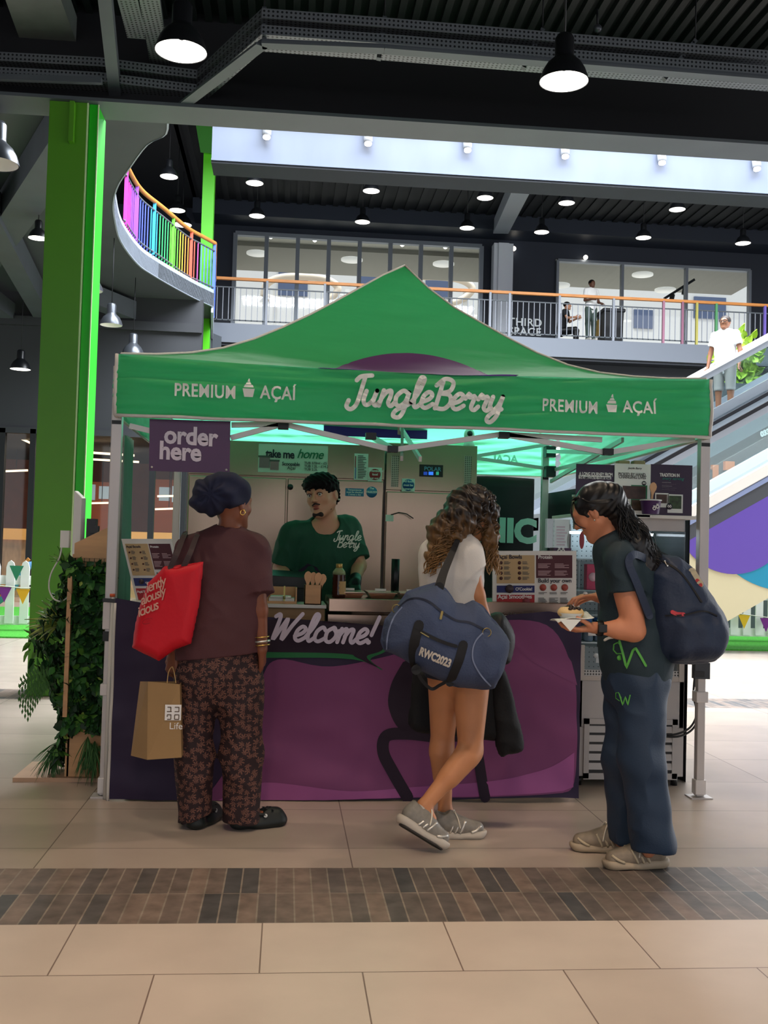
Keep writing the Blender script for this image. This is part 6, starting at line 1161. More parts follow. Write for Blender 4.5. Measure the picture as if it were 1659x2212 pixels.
onbag([(909,1366),(926,1376)], .004, 'zip_pull', M_brass, .008); onbag([(955,1322),(952,1336)], .010, 'zip_pull', M_brass, .008)
for x, y in ((1051,1366),(856,1315)):
    c = sn(P(x, y, 4.3)); b = MB(); b.tube([c+Vector((math.cos(a)*.018, -.006, math.sin(a)*.018)) for a in [2*PI*k/18 for k in range(19)]], .0022, 6); b.build('ring', M_brass, duf)
text('RWC2023', 'lettering', mat('bag_print', '#c9c2b6', .7), duf, P(904,1414,4.3), (1,0,-.39), (.30,0,1), .047, .0022, 0, warp=sn, space=1.0, xscale=.70)
b = MB(); ribbon(b, catmull([sn(P(949,1268,4.3)), P(958,1238,4.48), P(972,1205,4.60), P(984,1178,4.66), P(992,1160,4.70), P(1000,1154,4.80), P(1000,1170,4.88)], 8), [.042-.018*min(1, k/26) for k in range(49)], (-.2,-1,.1), .002); b.build('shoulder_strap', M_web, duf)
b = MB(); ribbon(b, catmull([P(899,1445,4.38), P(912,1470,4.40), P(932,1488,4.42), P(950,1480,4.40), P(972,1468,4.38)], 8), .014, (0,-1,0), .0015); b.build('hanging_strap', M_web, duf)
# black backpack and jacket in front of her
bp = thing('backpack', 'rounded black backpack peeking out to the right of the blue duffel', 'bag', P(1085,1420,4.95)); blob('bag', [pillow([(1050,1330),(1080,1322),(1100,1345),(1112,1375),(1108,1410),(1096,1435),(1060,1430),(1040,1380)], 4.90, .09, .08)], mat('backpack_black', '#0c0e13', .6, bump=.2, bscale=60), bp, .007, disp=wrinkle(.006, 1, 4))
b = MB(); b.tube(catmull([P(1058,1345,4.80), P(1085,1362,4.795), P(1102,1390,4.80)], 5), .003, 5); b.build('zip', mat('zip_grey', '#3a4048', .5), bp)
jk = thing('jacket', 'black jacket hanging from her arm with one empty sleeve dangling', 'jacket', P(1080,1600,5.0))
M_jk = mat('jacket_black', '#0c0e12', .8, bump=.2, bscale=90)
blob('jacket_body', [pillow([(893,1450),(960,1440),(1075,1440),(1085,1500),(1080,1560),(1075,1592),(1050,1598),(960,1588),(890,1575),(888,1510)], 5.0, .05, .05)], M_jk, jk, .007, disp=wrinkle(.014, 1.0, 6, (1.5,.5,.6)))
blob('sleeve', [pillow([(1078,1420),(1100,1480),(1118,1550),(1131,1618),(1100,1627),(1078,1628),(1066,1560),(1060,1480)], 4.97, .045, .05)], M_jk, jk, .007, disp=wrinkle(.012, 1.0, 9, (1.5,.5,1)))

# ================================================================ PERSON C : dark navy outfit, backpack, leaning in with her snack
M_skC = skin('skin_warm', '#c08060'); M_polo = mat('polo_dark_green', '#1a2d36', .75, bump=.15, bscale=200); M_tnav = mat('trousers_navy', '#1b2f46', .62, bump=.12, bscale=160); M_hairC = hair_tex('hair_dark_wavy', '#2e1f18', '#0b0c10', .9, 1.35, .38, .25)
Y = 4.34; pC = thing('person', 'woman with dark ponytail and navy clothes leaning forward holding a chocolate-topped snack', 'person', (P(1385,1850,Y).x, Y-.03, 0))
nck = P(1325,1160,Y+.02); chs = P(1358,1252,Y); wst = P(1375,1345,Y); pel = P(1378,1440,Y); hc = P(1288,1106,Y+.04); hf = Vector((-.66,.48,-.46)); hu = Vector((-.35,.1,1)); bf = Vector((-1,.12,0)); sN, sF = P(1338,1212,Y-.14), P(1335,1205,Y+.15)
eN, wN = P(1372,1362,Y-.16), P(1284,1356,Y-.14); eF, wF = P(1330,1300,Y+.22), P(1292,1290,Y+.35)
hN, kN, aN = P(1388,1470,Y-.07), P(1386,1645,Y-.09), P(1416,1812,Y-.10); hF, kF, aF = P(1352,1470,Y+.09), P(1350,1640,Y+.10), P(1356,1792,Y+.14)
bd = torso_prims(pel, wst, chs, nck, sN, sF, (.135,.12,.128), .85, bf, .9)+[cap(nck+Vector((.01,0,-.03)), hc+Vector((.02,-.01,-.03)), .048, .044, .03)]+head_prims(hc, hf, hu, .98)
bd += limb(sN, eN, wN, .048, .040, .024)+[cap(sN.lerp(eN,.3), sN.lerp(eN,.8), .050, .044, .03), cap(eN.lerp(wN,.1), eN.lerp(wN,.4), .042, .036, .03)]+limb(sF, eF, wF, .045, .036, .024)+hand_prims(wN, (-1,-.1,-.12), (0,.15,1), 1, .35, .95, thumb=.8)+hand_prims(wF, (-1,0,0), (0,0,-1), 1, .5, .95)
bd += limb(hN, kN, aN, .082, .056, .034)+limb(hF, kF, aF, .082, .056, .034)+[cap(aN, aN+Vector((-.03,0,-.05)), .032, .028), cap(aF, aF+Vector((-.03,0,-.05)), .032, .028)]
blob('body', bd, M_skC, pC, .0045)
a = sN.lerp(eN, .42); c = sF.lerp(eF, .45)
polo = torso_prims(pel+Vector((0,0,-.02)), wst, chs, nck, sN, sF, (.152,.148,.150), .90, bf, 1.05)+[cap(sN, a+(a-sN)*.3, .062, .066, .05, clip=[(a, ((a-sN).normalized()+Vector((-.1,0,0))).normalized())]), cap(sF, c+(c-sF)*.3, .058, .06, .04, clip=[(c, (c-sF).normalized())]), cap(nck+Vector((-.01,0,.03)), hc, .054, .052, .01, op='sub'), cap(wst+Vector((-.02,0,-.02)), pel+Vector((-.01,0,.03)), .14, .145, .04, bf, .95)]
blob('polo_shirt', polo, M_polo, pC, .005, clips=[(P(1370,1472,Y), Vector((.0,0,-1)))], disp=wrinkle(.015, .9, 41, (1.2,1,1)))
tr = [cap(pel+Vector((0,0,-.06)), pel, .146, .14, .05, bf, .93), cap(hN, kN, .092, .086, .04), cap(kN, aN+Vector((0,0,-.03)), .086, .090, .04, clip=[(P(1412,1840,Y-.12), Vector((-.12,0,-1)).normalized())]), cap(hF, kF, .098, .085, .04), cap(kF, aF+Vector((-.0,0,-.02)), .084, .086, .04, clip=[(P(1340,1815,Y+.14), Vector((-.1,0,-1)).normalized())])]
blob('trousers', tr, M_tnav, pC, .0055, clips=[(P(1370,1440,Y), Vector((0,0,1)))], disp=wrinkle(.019, .9, 50, (1.2,1.2,.8)))
gm = mat('print_green', '#4e9a3c', .6)
for sub, pts, w in (('polo_shirt', [(1338,1385),(1345,1410),(1353,1443),(1367,1405),(1373,1400),(1385,1420),(1395,1438)], .010), ('polo_shirt', [(1342,1395),(1334,1388),(1326,1392),(1325,1404),(1332,1412),(1342,1412)], .005), ('trousers', [(1338,1500),(1345,1523),(1351,1505),(1356,1523),(1361,1502)], .005), ('trousers', [(1342,1508),(1336,1496),(1330,1497),(1330,1508),(1338,1514)], .003)):
    s2 = snap(pC, sub, .004); b = MB(); pp = [P(x, y, 4.0) for x, y in pts]; full = []
    for u_, v_ in zip(pp, pp[1:]): full += [u_.lerp(v_, k/5) for k in range(5)]
    full.append(pp[-1]); ribbon(b, [s2(p) for p in full], w, (0,-1,0), .001); b.build('green_logo', gm, pC)
s2 = snap(pC, 'polo_shirt', .004)
for x, y in ((1338,1421),): b = MB(); c_ = s2(P(x, y, 4.0)); b.lathe(c_, [(.011,0),(.011,.002)], 16, (0,-1,0)); b.build('green_logo', gm, pC)
b = MB(); b.tube([s2(p) for p in catmull([P(1306,1383,4.0), P(1316,1378,4.0), P(1330,1376,4.0)], 4)], .006, 6); b.build('white_hem', M_inkw, pC)
f, r_, u = frame(hf, hu); H = lambda a_, b_, c_: hc+r_*a_+f*b_+u*c_; ax = (r_, f, u)
hb = [ell(H(0,-.022,.035), (.088,.100,.090), .03, ax), cap(H(0,-.09,.02), P(1350,1128,Y-.0), .06, .046, .04), cap(P(1350,1128,Y), P(1372,1180,Y-.06), .048, .060, .04), cap(P(1372,1180,Y-.06), P(1395,1225,Y-.08), .060, .052, .04), cap(P(1395,1225,Y-.08), P(1425,1225,Y-.08), .046, .022, .04), ell(H(.0,.105,-.045), (.075,.075,.078), .008, ax, 'sub'), ell(H(-.09,.012,-.012), (.022,.024,.034), .006, ax, 'sub')]
blob('hair', hb, M_hairC, pC, .0045, disp=lambda x, y, z: .0016*np.sin(x*95+z*70+3*np.sin(z*30))+.0012*np.sin(x*220-z*130+y*80))
paths = []; q = random.Random(9)
for i in range(300):
    t = q.random(); root = P(1345+q.uniform(-12,14), 1100+q.uniform(-15,25), Y-.04+q.uniform(-.05,.06)); m1 = P(1370+q.uniform(-30,34), 1165+q.uniform(-20,20), Y-.10+q.uniform(-.02,.08)); tip = P(1378+62*t+q.uniform(-20,14), 1212+q.uniform(-12,34)*(1-t*.3), Y-.10+q.uniform(-.03,.05)); c_ = catmull([root, m1, tip], 8)
    ph = q.random()*6; paths.append([p+Vector((math.sin(k*.9+ph)*.006*k/16, math.cos(k*.9+ph)*.005, math.cos(k*.7+ph)*.006*k/16)) for k, p in enumerate(c_)])
for i in range(9): a_ = q.uniform(-1,1); paths.append(catmull([H(-.03+.02*a_,.06,.085), H(-.07,.08,.04+.01*a_), H(-.078+.01*a_,.082,-.01), H(-.082,.05,-.055+.01*a_)], 6)[: q.randint(8,19)])
for i in range(260): th = q.uniform(-1.5,1.2); paths.append(catmull([H(math.sin(th)*.06,.07*math.cos(th),.095), H(math.sin(th)*.094-.0,-.02,.085-.03*abs(th)), H(math.sin(th)*.08,-.095,.045-.03*abs(th)), H(0,-.12,.02)], 5))
strands('loose_hair', paths, M_hairC, pC, .0015, 4)
b = MB(); b.ell(H(-.088,.0,-.034), .004); b.build('ear_stud', M_silver, pC)
ax_ = (wN-eN).normalized(); b = MB(); b.lathe(wN-ax_*.035, [(.031,0),(.033,.004),(.033,.022),(.031,.026)], 20, ax_, False); w_ = b.build('watch', M_black, pC); b = MB(); b.box(wN-ax_*.022+Vector((-.018,-.046,-.015)), wN-ax_*.022+Vector((.018,-.028,.018))); b.build('watch_face', M_black, w_, bevel=.003)
M_nb = mat('shoe_mesh_beige', '#857868', .6, noise=.12, nscale=40); M_nbo = mat('shoe_overlay_beige', '#b5a68c', .55); M_nbs = mat('shoe_sole_cream', '#a3937d', .6)
hl = PZ(1444,1879,0); hl.z = 0; runner('running_shoe', pC, hl+Vector((.0,.05,0)), hl+Vector((-.265,.02,0)), (0,0,1), (M_nb,M_nbs,M_outs,M_nbo,M_lace), 1.08)
hl = PZ(1358,1845,0); runner('running_shoe', pC, hl+Vector((.02,.04,0)), hl+Vector((-.235,.06,0)), (0,0,1), (M_nb,M_nbs,M_outs,M_nbo,M_lace), 1.08)
# her backpack
M_bpk = mat('backpack_navy', '#1a2840', .62, bump=.2, bscale=80, noise=.15, nscale=5); bk = thing('backpack', 'large bulging navy backpack worn by the leaning woman', 'bag', P(1490,1432,Y-.05))
Yk = Y-.06
blob('bag', [pillow([(1392,1235),(1425,1197),(1460,1200),(1490,1225),(1515,1262),(1532,1290),(1548,1315),(1562,1345),(1566,1375),(1552,1410),(1530,1430),(1480,1434),(1435,1430),(1405,1410),(1388,1350),(1382,1290)], Yk, .17, .13, smooth=False), pillow([(1435,1330),(1530,1318),(1556,1345),(1560,1380),(1540,1418),(1500,1426),(1440,1420)], Yk-.07, .12, .08, k=.04)], M_bpk, bk, .006, disp=wrinkle(.022, .75, 60, (1.2,.6,1)))
sk = snap(bk, 'bag', .004)
def bpline(pts, w, name, m): b = MB(); ribbon(b, [sk(p) for p in catmull([P(x, y, 4.0) for x, y in pts], 6)], w, (0,-1,0), .002); b.build(name, m, bk)
bpline([(1432,1212),(1465,1232),(1490,1262),(1515,1300)], .008, 'zip', M_web); bpline([(1438,1330),(1480,1328),(1520,1320),(1548,1330)], .006, 'pocket_seam', M_web); bpline([(1495,1234),(1504,1250),(1512,1262)], .030, 'badge', mat('badge_cream', '#a99f86', .6)); bpline([(1506,1254),(1513,1264)], .016, 'badge_red', mat('badge_red', '#a32c2e', .6))
bpline([(1436,1212),(1442,1222)], .007, 'zip_pull', M_silver); bpline([(1452,1322),(1462,1326),(1476,1327)], .016, 'red_packet', mat('packet_red', '#b0303a', .5))
b = MB(); ribbon(b, catmull([P(1404,1212,Y-.10), P(1372,1198,Y-.19), P(1358,1215,Y-.22), P(1375,1260,Y-.23), P(1402,1330,Y-.20)], 8), .032, (0,-1,.15), .005); b.build('shoulder_strap', M_bpk, bk)
# snack on a napkin in her hand
nk = thing('paper_napkin', 'folded white paper napkin under the snack in her hand', 'napkin', P(1235,1343,Y-.15)); n0 = P(1240,1336,Y-.15)
def nf(u_, v_): return n0+Vector(((u_-.5)*.15-.01, (v_-.5)*.13, .010*math.sin(u_*5+v_*3)+.018*abs(u_-.5)*2*(1 if u_>.5 else -.8)-.012*v_*0))
b = MB(); b.grid(nf, 12, 12); b.add([n0+Vector(v) for v in ((-.08,-.066,.0),(.01,-.068,.0),(-.035,-.072,-.048))], [(0,1,2)]); b.build('napkin', M_paper, nk, solid=.002)
sn_ = thing('snack', 'round dough bun topped with dark chocolate pieces in her hand', 'food', P(1232,1330,Y-.15)); c = P(1232,1323,Y-.15)
blob('bun', [ell(c+Vector((0,0,-.004)), (.050,.045,.022), .01), cap(c+Vector((-.03,0,.006)), c+Vector((.034,0,.0)), .016, .018, .02)], mat('dough', '#c9ab76', .5), sn_, .003)
b = MB(); q = random.Random(2)
for i in range(26): x, y = q.uniform(-.03,.036), q.uniform(-.036,.02); b.ell(c+Vector((x, y, .020+q.uniform(0,.008)-abs(x)*.25-abs(y)*.2)), (.009,.008,.007), 8, 5)
b.build('chocolate', mat('chocolate', '#22100c', .3), sn_)
b = MB(); b.lathe(c+Vector((0,0,-.024)), [(.040,0),(.052,.022)], 24, caps=False); b.build('plate', M_paper, sn_)
# ================================================================ PLANTER SCREEN at the left of the tent
q = random.Random(11)
pl = thing('planter_screen', 'pine planter screen overgrown with artificial ivy and ferns beside the left tent leg', 'planter', (-1.05, 5.95, 0))
b = MB(); b.box((-1.44, 5.82, 0), (-.95, 6.25, .022)); b.build('base', mat('plywood_base', '#b8967a', .6, noise=.06), pl)
b = MB(); b.box((-1.165, 5.86, .022), (-.985, 5.89, 1.26)); b.build('board', M_pine, pl)
a0 = P(165, 1215, 5.86); b = MB(); b.add([(-1.165,5.85,1.22),(-.955,5.85,1.22),(-.955,5.85,1.40),(-.975,5.85,1.40),(-1.165,5.85,1.30)]+[(-1.165,5.89,1.22),(-.955,5.89,1.22),(-.955,5.89,1.40),(-.975,5.89,1.40),(-1.165,5.89,1.30)], [(0,1,2,3,4),(9,8,7,6,5)]+[(i,(i+1)%5,(i+1)%5+5,i+5) for i in range(5)][::1]); b.build('top_board', M_pine, pl)
b = MB(); b.box((-1.175, 5.86, .022), (-1.155, 6.2, 1.24)); b.build('side_board', M_pine, pl); b = MB(); b.box((-1.178, 5.765, .36), (-1.155, 5.80, 1.12)); b.build('batten', M_pine, pl); b = MB(); b.box((-.972, 5.86, .022), (-.955, 5.9, 1.38)); b.build('post', M_pine, pl)
b = MB()
for i in range(8): b.tube([(-1.16+.027*i, 5.835, .35), (-1.16+.027*i, 5.835, 1.22)], .0022, 4)
for i in range(31): b.tube([(-1.165, 5.835, .36+.028*i), (-.965, 5.835, .36+.028*i)], .0022, 4)
b.build('wire_mesh', mat('wire_green', '#1d2a18', .6), pl)
def leaf(b, c, d, n, L_, w, fold=.15, seg=3):
    d = Vector(d).normalized(); n = (Vector(n)-d*Vector(n).dot(d)).normalized(); s = d.cross(n); vs = []; prof = {2:(.0,1,0), 3:(.0,.9,.7,0)}[seg]
    for i in range(seg+1):
        t = i/seg; p = Vector(c)+d*L_*t-n*L_*.25*t*t; vs += [p-s*w*prof[i]-n*fold*w*0, p+n*w*-.3, p+s*w*prof[i]]
    b.add(vs, [(3*i+j, 3*i+j+1, 3*i+j+4, 3*i+j+3) for i in range(seg) for j in (0,1)], True)
def rdir(bias=(0,-1,0), s=1.0): return (Vector(bias)+Vector((q.uniform(-1,1), q.uniform(-1,1), q.uniform(-1,1)))*s)
gs = [mat('leaf%d' % i, c, .55) for i, c in enumerate(('#16351a', '#234f25', '#346a2a', '#5a8c34', '#98ad4c'))]
def zx(z): return -1.30+.10*math.sin(z*6)+(.05 if z > .9 else 0)
for gi, (cnt, L_, w) in enumerate(((420,.065,.028), (560,.065,.026), (560,.06,.024), (260,.06,.02), (60,.035,.012))):
    b = MB()
    for _ in range(cnt):
        z = q.uniform(.12, 1.19); left = q.random() < .45
        if left: c = Vector((q.uniform(zx(z), -1.17), q.uniform(5.84, 6.15), z)); bi = (-.8,-.7,-.3)
        else:
            if z < .30: continue
            c = Vector((q.uniform(-1.17, -.97), q.uniform(5.79, 5.835), z)); bi = (0,-1,-.4)
        leaf(b, c, rdir((0,-.3,-.6), .9), rdir(bi, .5), L_*q.uniform(.7,1.4), w*q.uniform(.7,1.3))
    b.build('foliage', gs[gi], pl)['kind'] = 'stuff'
def tuft(c, n_, L_, w, m, name, up=(0,-.4,.4), sp=1.0):
    b = MB()
    for _ in range(n_): d = rdir(up, sp).normalized(); leaf(b, c, d, (q.uniform(-.3,.3),-.5,1), L_*q.uniform(.7,1.1), w, seg=3)
    b.build(name, m, pl)['kind'] = 'stuff'
tuft(P(130,1345,5.9), 14, .17, .014, mat('leaf_variegated', '#8fa04a', .5), 'spider_leaves', (-.9,-.3,.3), .8); tuft(P(128,1350,5.9), 8, .16, .010, mat('leaf_pale', '#c0c890', .5), 'spider_leaves', (-.9,-.3,0), .8)
tuft(P(140,1215,5.9), 10, .10, .012, gs[3], 'spider_leaves', (-.3,-.3,.8), .7)
for cx_, cy_ in ((205,1600),(190,1590),(215,1610),(198,1605)): tuft(P(cx_,cy_,5.8), 26, .22, .0035, mat('grass_blade', '#2c5a28', .6), 'grass_tuft', (0,-.35,-1.0), .55)
for cx_, cy_ in ((120,1610),(128,1600),(118,1625)): tuft(P(cx_,cy_,5.9), 22, .20, .0035, mat('grass_blade', '#2c5a28', .6), 'grass_tuft', (-.35,-.3,-.9), .6)
b = MB()
for k in range(7):        # fern fronds
    d0 = Vector((-1, -.4, .35-.22*k)).normalized(); p = P(122, 1455, 5.88); pts = []
    for i in range(13): t = i/12; pts.append(p+d0*.19*t+Vector((0,0,-.10*t*t)))
    b.tube(pts, .0015, 4, False)
    for i in range(1, 13):
        for e in (-1, 1): leaf(b, pts[i], Vector((-.2,0,0))+Vector((-d0.z*.3, -.3, e)), (0,-1,.2), .045*(1-.5*abs(i/12-.4)), .006, seg=2)
b.build('fern', mat('fern_green', '#3c6a2c', .6), pl)['kind'] = 'stuff'
# white display panel, charger and cable above it
t = thing('television', 'white flat screen seen edge-on above the planter screen', 'screen', P(160, 1190, 6.0)); b = MB(); z0, z1 = P(150,1210,6.0).z, P(150,1062,6.0).z
a, c = P(147, 1100, 6.02), P(182, 1100, 5.92); b.hexa([(a.x,6.3,z0),(c.x,5.96,z0),(c.x,5.96,z1-.035),(a.x,6.3,z1+.02),(a.x-.02,6.27,z0),(c.x-.02,5.93,z0),(c.x-.02,5.93,z1-.035),(a.x-.02,6.27,z1+.02)]); b.build('casing', M_white, t, bevel=.006)
b = MB(); b.box((-1.12, 5.93, 1.26), (-1.07, 6.0, 1.44)); b.box((-1.09, 5.9, 1.28), (-1.03, 5.95, 1.33)); b.box((-1.10, 5.91, 1.36), (-1.05, 5.95, 1.40)); b.build('bracket', M_black, t)
t = thing('power_adapter', 'white plug adapter with hanging white cable on the planter screen', 'adapter', P(140, 1190, 5.86)); rect('adapter', 130, 1146, 149, 1183, 5.84, M_white, t, .045); b = MB(); b.tube(catmull([P(133,1183,5.86), P(128,1205,5.86), P(110,1240,5.85), P(106,1270,5.85), P(115,1292,5.85), P(133,1299,5.85), P(150,1287,5.83)], 8), .0045, 6); b.build('cable', M_white, t)
t = thing('clamp', 'black spring clamp gripping the banner pole at the left tent leg', 'clamp', P(240, 1297, 5.42)); b = MB(); b.bar(P(222,1296,5.44), P(260,1299,5.44), .012, .02); b.build('arm', M_black, t)
t = thing('banner_pole', 'thin white pole behind the left edge of the purple banner', 'pole', (-.885, 5.45, 0)); b = MB(); b.tube([(-.885, 5.45, 0), (-.885, 5.45, 1.03)], .011, 10); b.build('pole', M_pipe, t); b = MB(); b.tube([(-.885,5.45,1.03),(-.885,5.45,1.045)], .014, 10); b.build('tip', mat('orange_tip', '#c0562c', .5), t)

# ================================================================ FENCES, GRASS, BUNTING, SEATS
M_pick = mat('fence_white', '#e6e6e6', .5); M_turf = mat('turf', '#3f9a2c', .9, noise=.3, nscale=40, bump=.6, bscale=150)
def fence(x0, x1, y, label, ny=0, grp='white picket fences'):
    t = thing('picket_fence', label, 'fence', ((x0+x1)/2, y, 0), grp); n = int((x1-x0)/.205)
    for i in range(n):
        x = x0+.205*i; b = MB(); b.add([(x,y,.12),(x+.12,y,.12),(x+.12,y,.93),(x+.10,y,1.0),(x+.06,y,1.03),(x+.02,y,1.0),(x,y,.93)]+[(x,y+.03,.12),(x+.12,y+.03,.12),(x+.12,y+.03,.93),(x+.10,y+.03,1.0),(x+.06,y+.03,1.03),(x+.02,y+.03,1.0),(x,y+.03,.93)], [tuple(range(7))[::1], tuple(range(7,14))[::-1]]+[(i_,(i_+1)%7,(i_+1)%7+7,i_+7) for i_ in range(7)]); b.build('picket', M_pick, t)
    for z in (.10, .68): b = MB(); b.box((x0, y+.03, z), (x1, y+.07, z+.13)); b.build('rail', M_pick, t)
fence(-7.5, -2.9, 15.4, 'white picket fence with bunting at left behind the green column'); fence(4.6, 9.5, 15.9, 'white picket fence with bunting at right below the escalator')
for x0, x1, i in ((-9, -2.5, 0), (3.6, 12, 1)): tag(MB().box((x0, 14.4 if i == 0 else 14.5, 0), (x1, 21, .02)).build('turf', M_turf, None, (x0, 15, 0)), 'artificial grass strip under the %s picket fence' % ('left' if i == 0 else 'right'), 'grass')
for lab_, pts, Y_, fl in (('left', ((-30,1262),(10,1266),(60,1270),(110,1262)), 15.3, ((10,1268,'#7a2a8a','purple'),(50,1272,'#dfa020','yellow'),(36,1222,'#2a7a5a','green'))), ('right', ((1540,1318),(1600,1326),(1690,1338)), 15.8, ((1608,1328,'#e8b81c','yellow'),(1655,1335,'#7a1f8a','purple')))):
    t = thing('bunting', 'string of coloured triangular flags on the %s picket fence' % lab_, 'bunting', P(*pts[0], Y_), 'bunting on the fences'); b = MB(); b.tube(catmull([P(*p, Y_) for p in pts], 5), .008, 5); b.build('string', M_white, t)
    for x, y, c, w in fl: p = P(x, y, Y_); b = MB(); b.slab([p+Vector((-.10,0,0)), p+Vector((.10,0,0)), p+Vector((.0,0,-.22))], (0,1,0), .006); b.build('flag', mat('flag'+c, c, .7), t)['label'] = w+' triangular flag'
def deck(x, y, label, col, rz=0):
    t = thing('deck_chair', label, 'chair', (x, y, .02), 'deck chairs on the grass'); 
    for e in (-.28, .28):
        b = MB(); b.bar((x-.45,y+e,.04),(x+.45,y+e,1.05),.05,.035,(0,1,0)); b.build('frame', M_wood, t); b = MB(); b.bar((x-.05,y+e,.04),(x-.45,y+e,.5),.05,.035,(0,1,0)); b.build('leg', M_wood, t)
    b = MB(); b.grid(lambda u, v: Vector((x-.38+.8*u, y-.26+.52*v, .18+.82*u-.16*math.sin(PI*u))), 10, 4); b.build('sling', mat('sling'+col, col, .8), t, solid=.01)
deck(-4.3, 16.3, 'wooden deck chair with blue sling behind the left fence', '#4a78a8'); deck(-3.35, 16.8, 'wooden deck chair with dark sling partly behind the green column', '#2c3a3a'); deck(5.3, 17.2, 'orange deck chair behind the right fence', '#d06a2c'); deck(6.6, 17.4, 'purple deck chair behind the right fence', '#8a5ab8')

# ================================================================ ESCALATORS
M_chr = mat('escalator_steel', '#aeb4bd', .3, .8); M_rub = mat('handrail_rubber', '#131318', .35); M_eg = glassy('escalator_glass', (.86,.92,.92), .10)
SL = Vector((1, 0, .575)).normalized()
def esc(name, label, y, w, anchor, side_art=False):
    """anchor: dict of heights (z at x=6.2) for each band"""
    t = thing('escalator', label, 'escalator', (6.2, y+w/2, 0), 'escalators'); z = lambda h, x: h+(x-6.2)*.575; xa, xb = 3.9, 12.0
    def band(nm, h0, h1, m, yy, th=.02, a=xa, c=xb): b = MB(); b.hexa([(a,yy,z(h0,a)),(c,yy,z(h0,c)),(c,yy,z(h1,c)),(a,yy,z(h1,a)),(a,yy+th,z(h0,a)),(c,yy+th,z(h0,c)),(c,yy+th,z(h1,c)),(a,yy+th,z(h1,a))]); return b.build(nm, m, t)
    H_ = anchor
    for yy in (y, y+w): band('handrail', H_['hr']-.06, H_['hr'], M_rub if side_art else M_white, yy-.02, .07); band('handrail_base', H_['hr']-.16, H_['hr']-.06, M_chr, yy, .03); band('glass', H_['g0'], H_['hr']-.16, M_eg, yy+.01, .012); band('deck', H_['g0']-.16, H_['g0'], M_white if side_art else M_chr, yy-.05, .12)
    band('truss', H_['g0']-(.42 if side_art else .75), H_['g0']-.16, M_chr, y-.02, w+.04)
    b = MB()
    for i in range(30): x = xa+.3*i; b.box((x, y+.15, z(H_['g0']-.42, x)), (x+.36, y+w-.15, z(H_['g0']-.42, x)+.2))
    b.build('steps', M_gry, t); return t, z, band
def zpx(x, y, Y_): p = P(x, y, Y_); return p.z-(p.x-6.2)*.575
Yn, Yf = 14.0, 15.7
h_hr = zpx(1560, 640+778/3.162, Yn) if False else zpx(1580, 905, Yn)
e1, z1, band1 = esc('a', 'lower near escalator with glass sides and purple and teal circle cladding', Yn, 1.3, dict(hr=zpx(1580, 910, Yn), g0=zpx(1580, 1045, Yn)), True)
e2, z2, band2 = esc('b', 'upper far escalator with glass sides carrying a man in white', Yf, 1.2, dict(hr=zpx(1580, 770, Yf), g0=zpx(1580, 862, Yf)))
# cladding under the near escalator
g = zpx(1580, 1045, Yn)-.16; lo_ = zpx(1600, 1325, Yn)
b = MB(); xa, xb = 4.2, 9.0; top = lambda x: g-.42+.42-.20+(x-6.2)*.575; bot = lambda x: lo_+(x-6.2)*.575
band1('dark_band', g-.30, g-.02, mat('cladding_dark', '#3d4046', .5), Yn-.03); band1('steel_strip', g-.09, g-.02, mat('steel_blue', '#8f9cc0', .3, .6), Yn-.04)
cl = band1('cladding', lo_, g-.30, mat('cladding_cream', '#c0b896', .5), Yn-.02, .03)
def disc_px(name, cx, cy, r_px, m, Yd, lim0, lim1):
    c = P(cx, cy, Yd); r = r_px*Yd/FPX; pts = [(c.x+math.cos(a)*r, c.z+math.sin(a)*r) for a in [2*PI*k/64 for k in range(64)]]
    out = pts
    for lim, sg in ((lim0, 1), (lim1, -1)):    # clip between the sloping edges of the cladding
        o2 = []; f_ = lambda p: sg*(p[1]-(lim+(p[0]-6.2)*.575))
        for i in range(len(out)):
            p_, q_ = out[i], out[(i+1)%len(out)]; fp, fq = f_(p_), f_(q_)
            if fp >= 0: o2.append(p_)
            if (fp >= 0) != (fq >= 0): s = fp/(fp-fq); o2.append((p_[0]+(q_[0]-p_[0])*s, p_[1]+(q_[1]-p_[1])*s))
        out = o2
    b = MB(); b.slab([(x, Yd, z_) for x, z_ in out], (0,1,0), .004); return b.build(name, m, e1)
disc_px('teal_circle', 1700, 1080, 205, mat('cladding_teal', '#0c7fa0', .45), Yn-.026, lo_, g-.30); disc_px('purple_circle', 1585, 1110, 135, mat('cladding_purple', '#57409a', .45), Yn-.032, lo_, g-.30)
# what shows through the glass: shop sign board, plants, orange seats
t = thing('shop_hoarding', 'dark hoarding with pale slanting capital lettering behind the escalator glass', 'sign', P(1610, 1060, 18)); a, c = P(1480, 930, 18), P(1680, 1085, 18); b = MB(); b.box((a.x,18,.025),(c.x+2,18.05,a.z+.9)); b.build('board', mat('hoarding', '#3d444a', .6), t)
for s, x, y, z_ in (('WIMBLEDON', 1612, 916, .30), ('BRIDGE HOUSE', 1608, 936, .30), ('0333', 1644, 936+8, .13)): text(s, 'lettering', mat('sign_white', '#cfd6d8', .5, emit=.3), t, P(x, y, 17.97), (1,0,.45), (-.25,0,1), z_, .008, space=.95)
hoard = t
for i, (x, y, w, h, c) in enumerate(((1560,1000,14,60,'#e07a40'),(1588,992,22,20,'#e8824a'),(1540,1010,20,40,'#1d1f22'),(1600,1012,18,26,'#e07a40'))):
    p = P(x, y, 17.5); b = MB(); d_ = 17.5/FPX; b.box((p.x,17.9,p.z-h*d_),(p.x+w*d_,18.0,p.z)); b.build('picture', mat('pp'+c, c, .6), hoard)
pt = thing('green_wall', 'bright yellow green plants seen through the upper escalator glass', 'plants', P(1600, 820, 18.5)); b = MB()
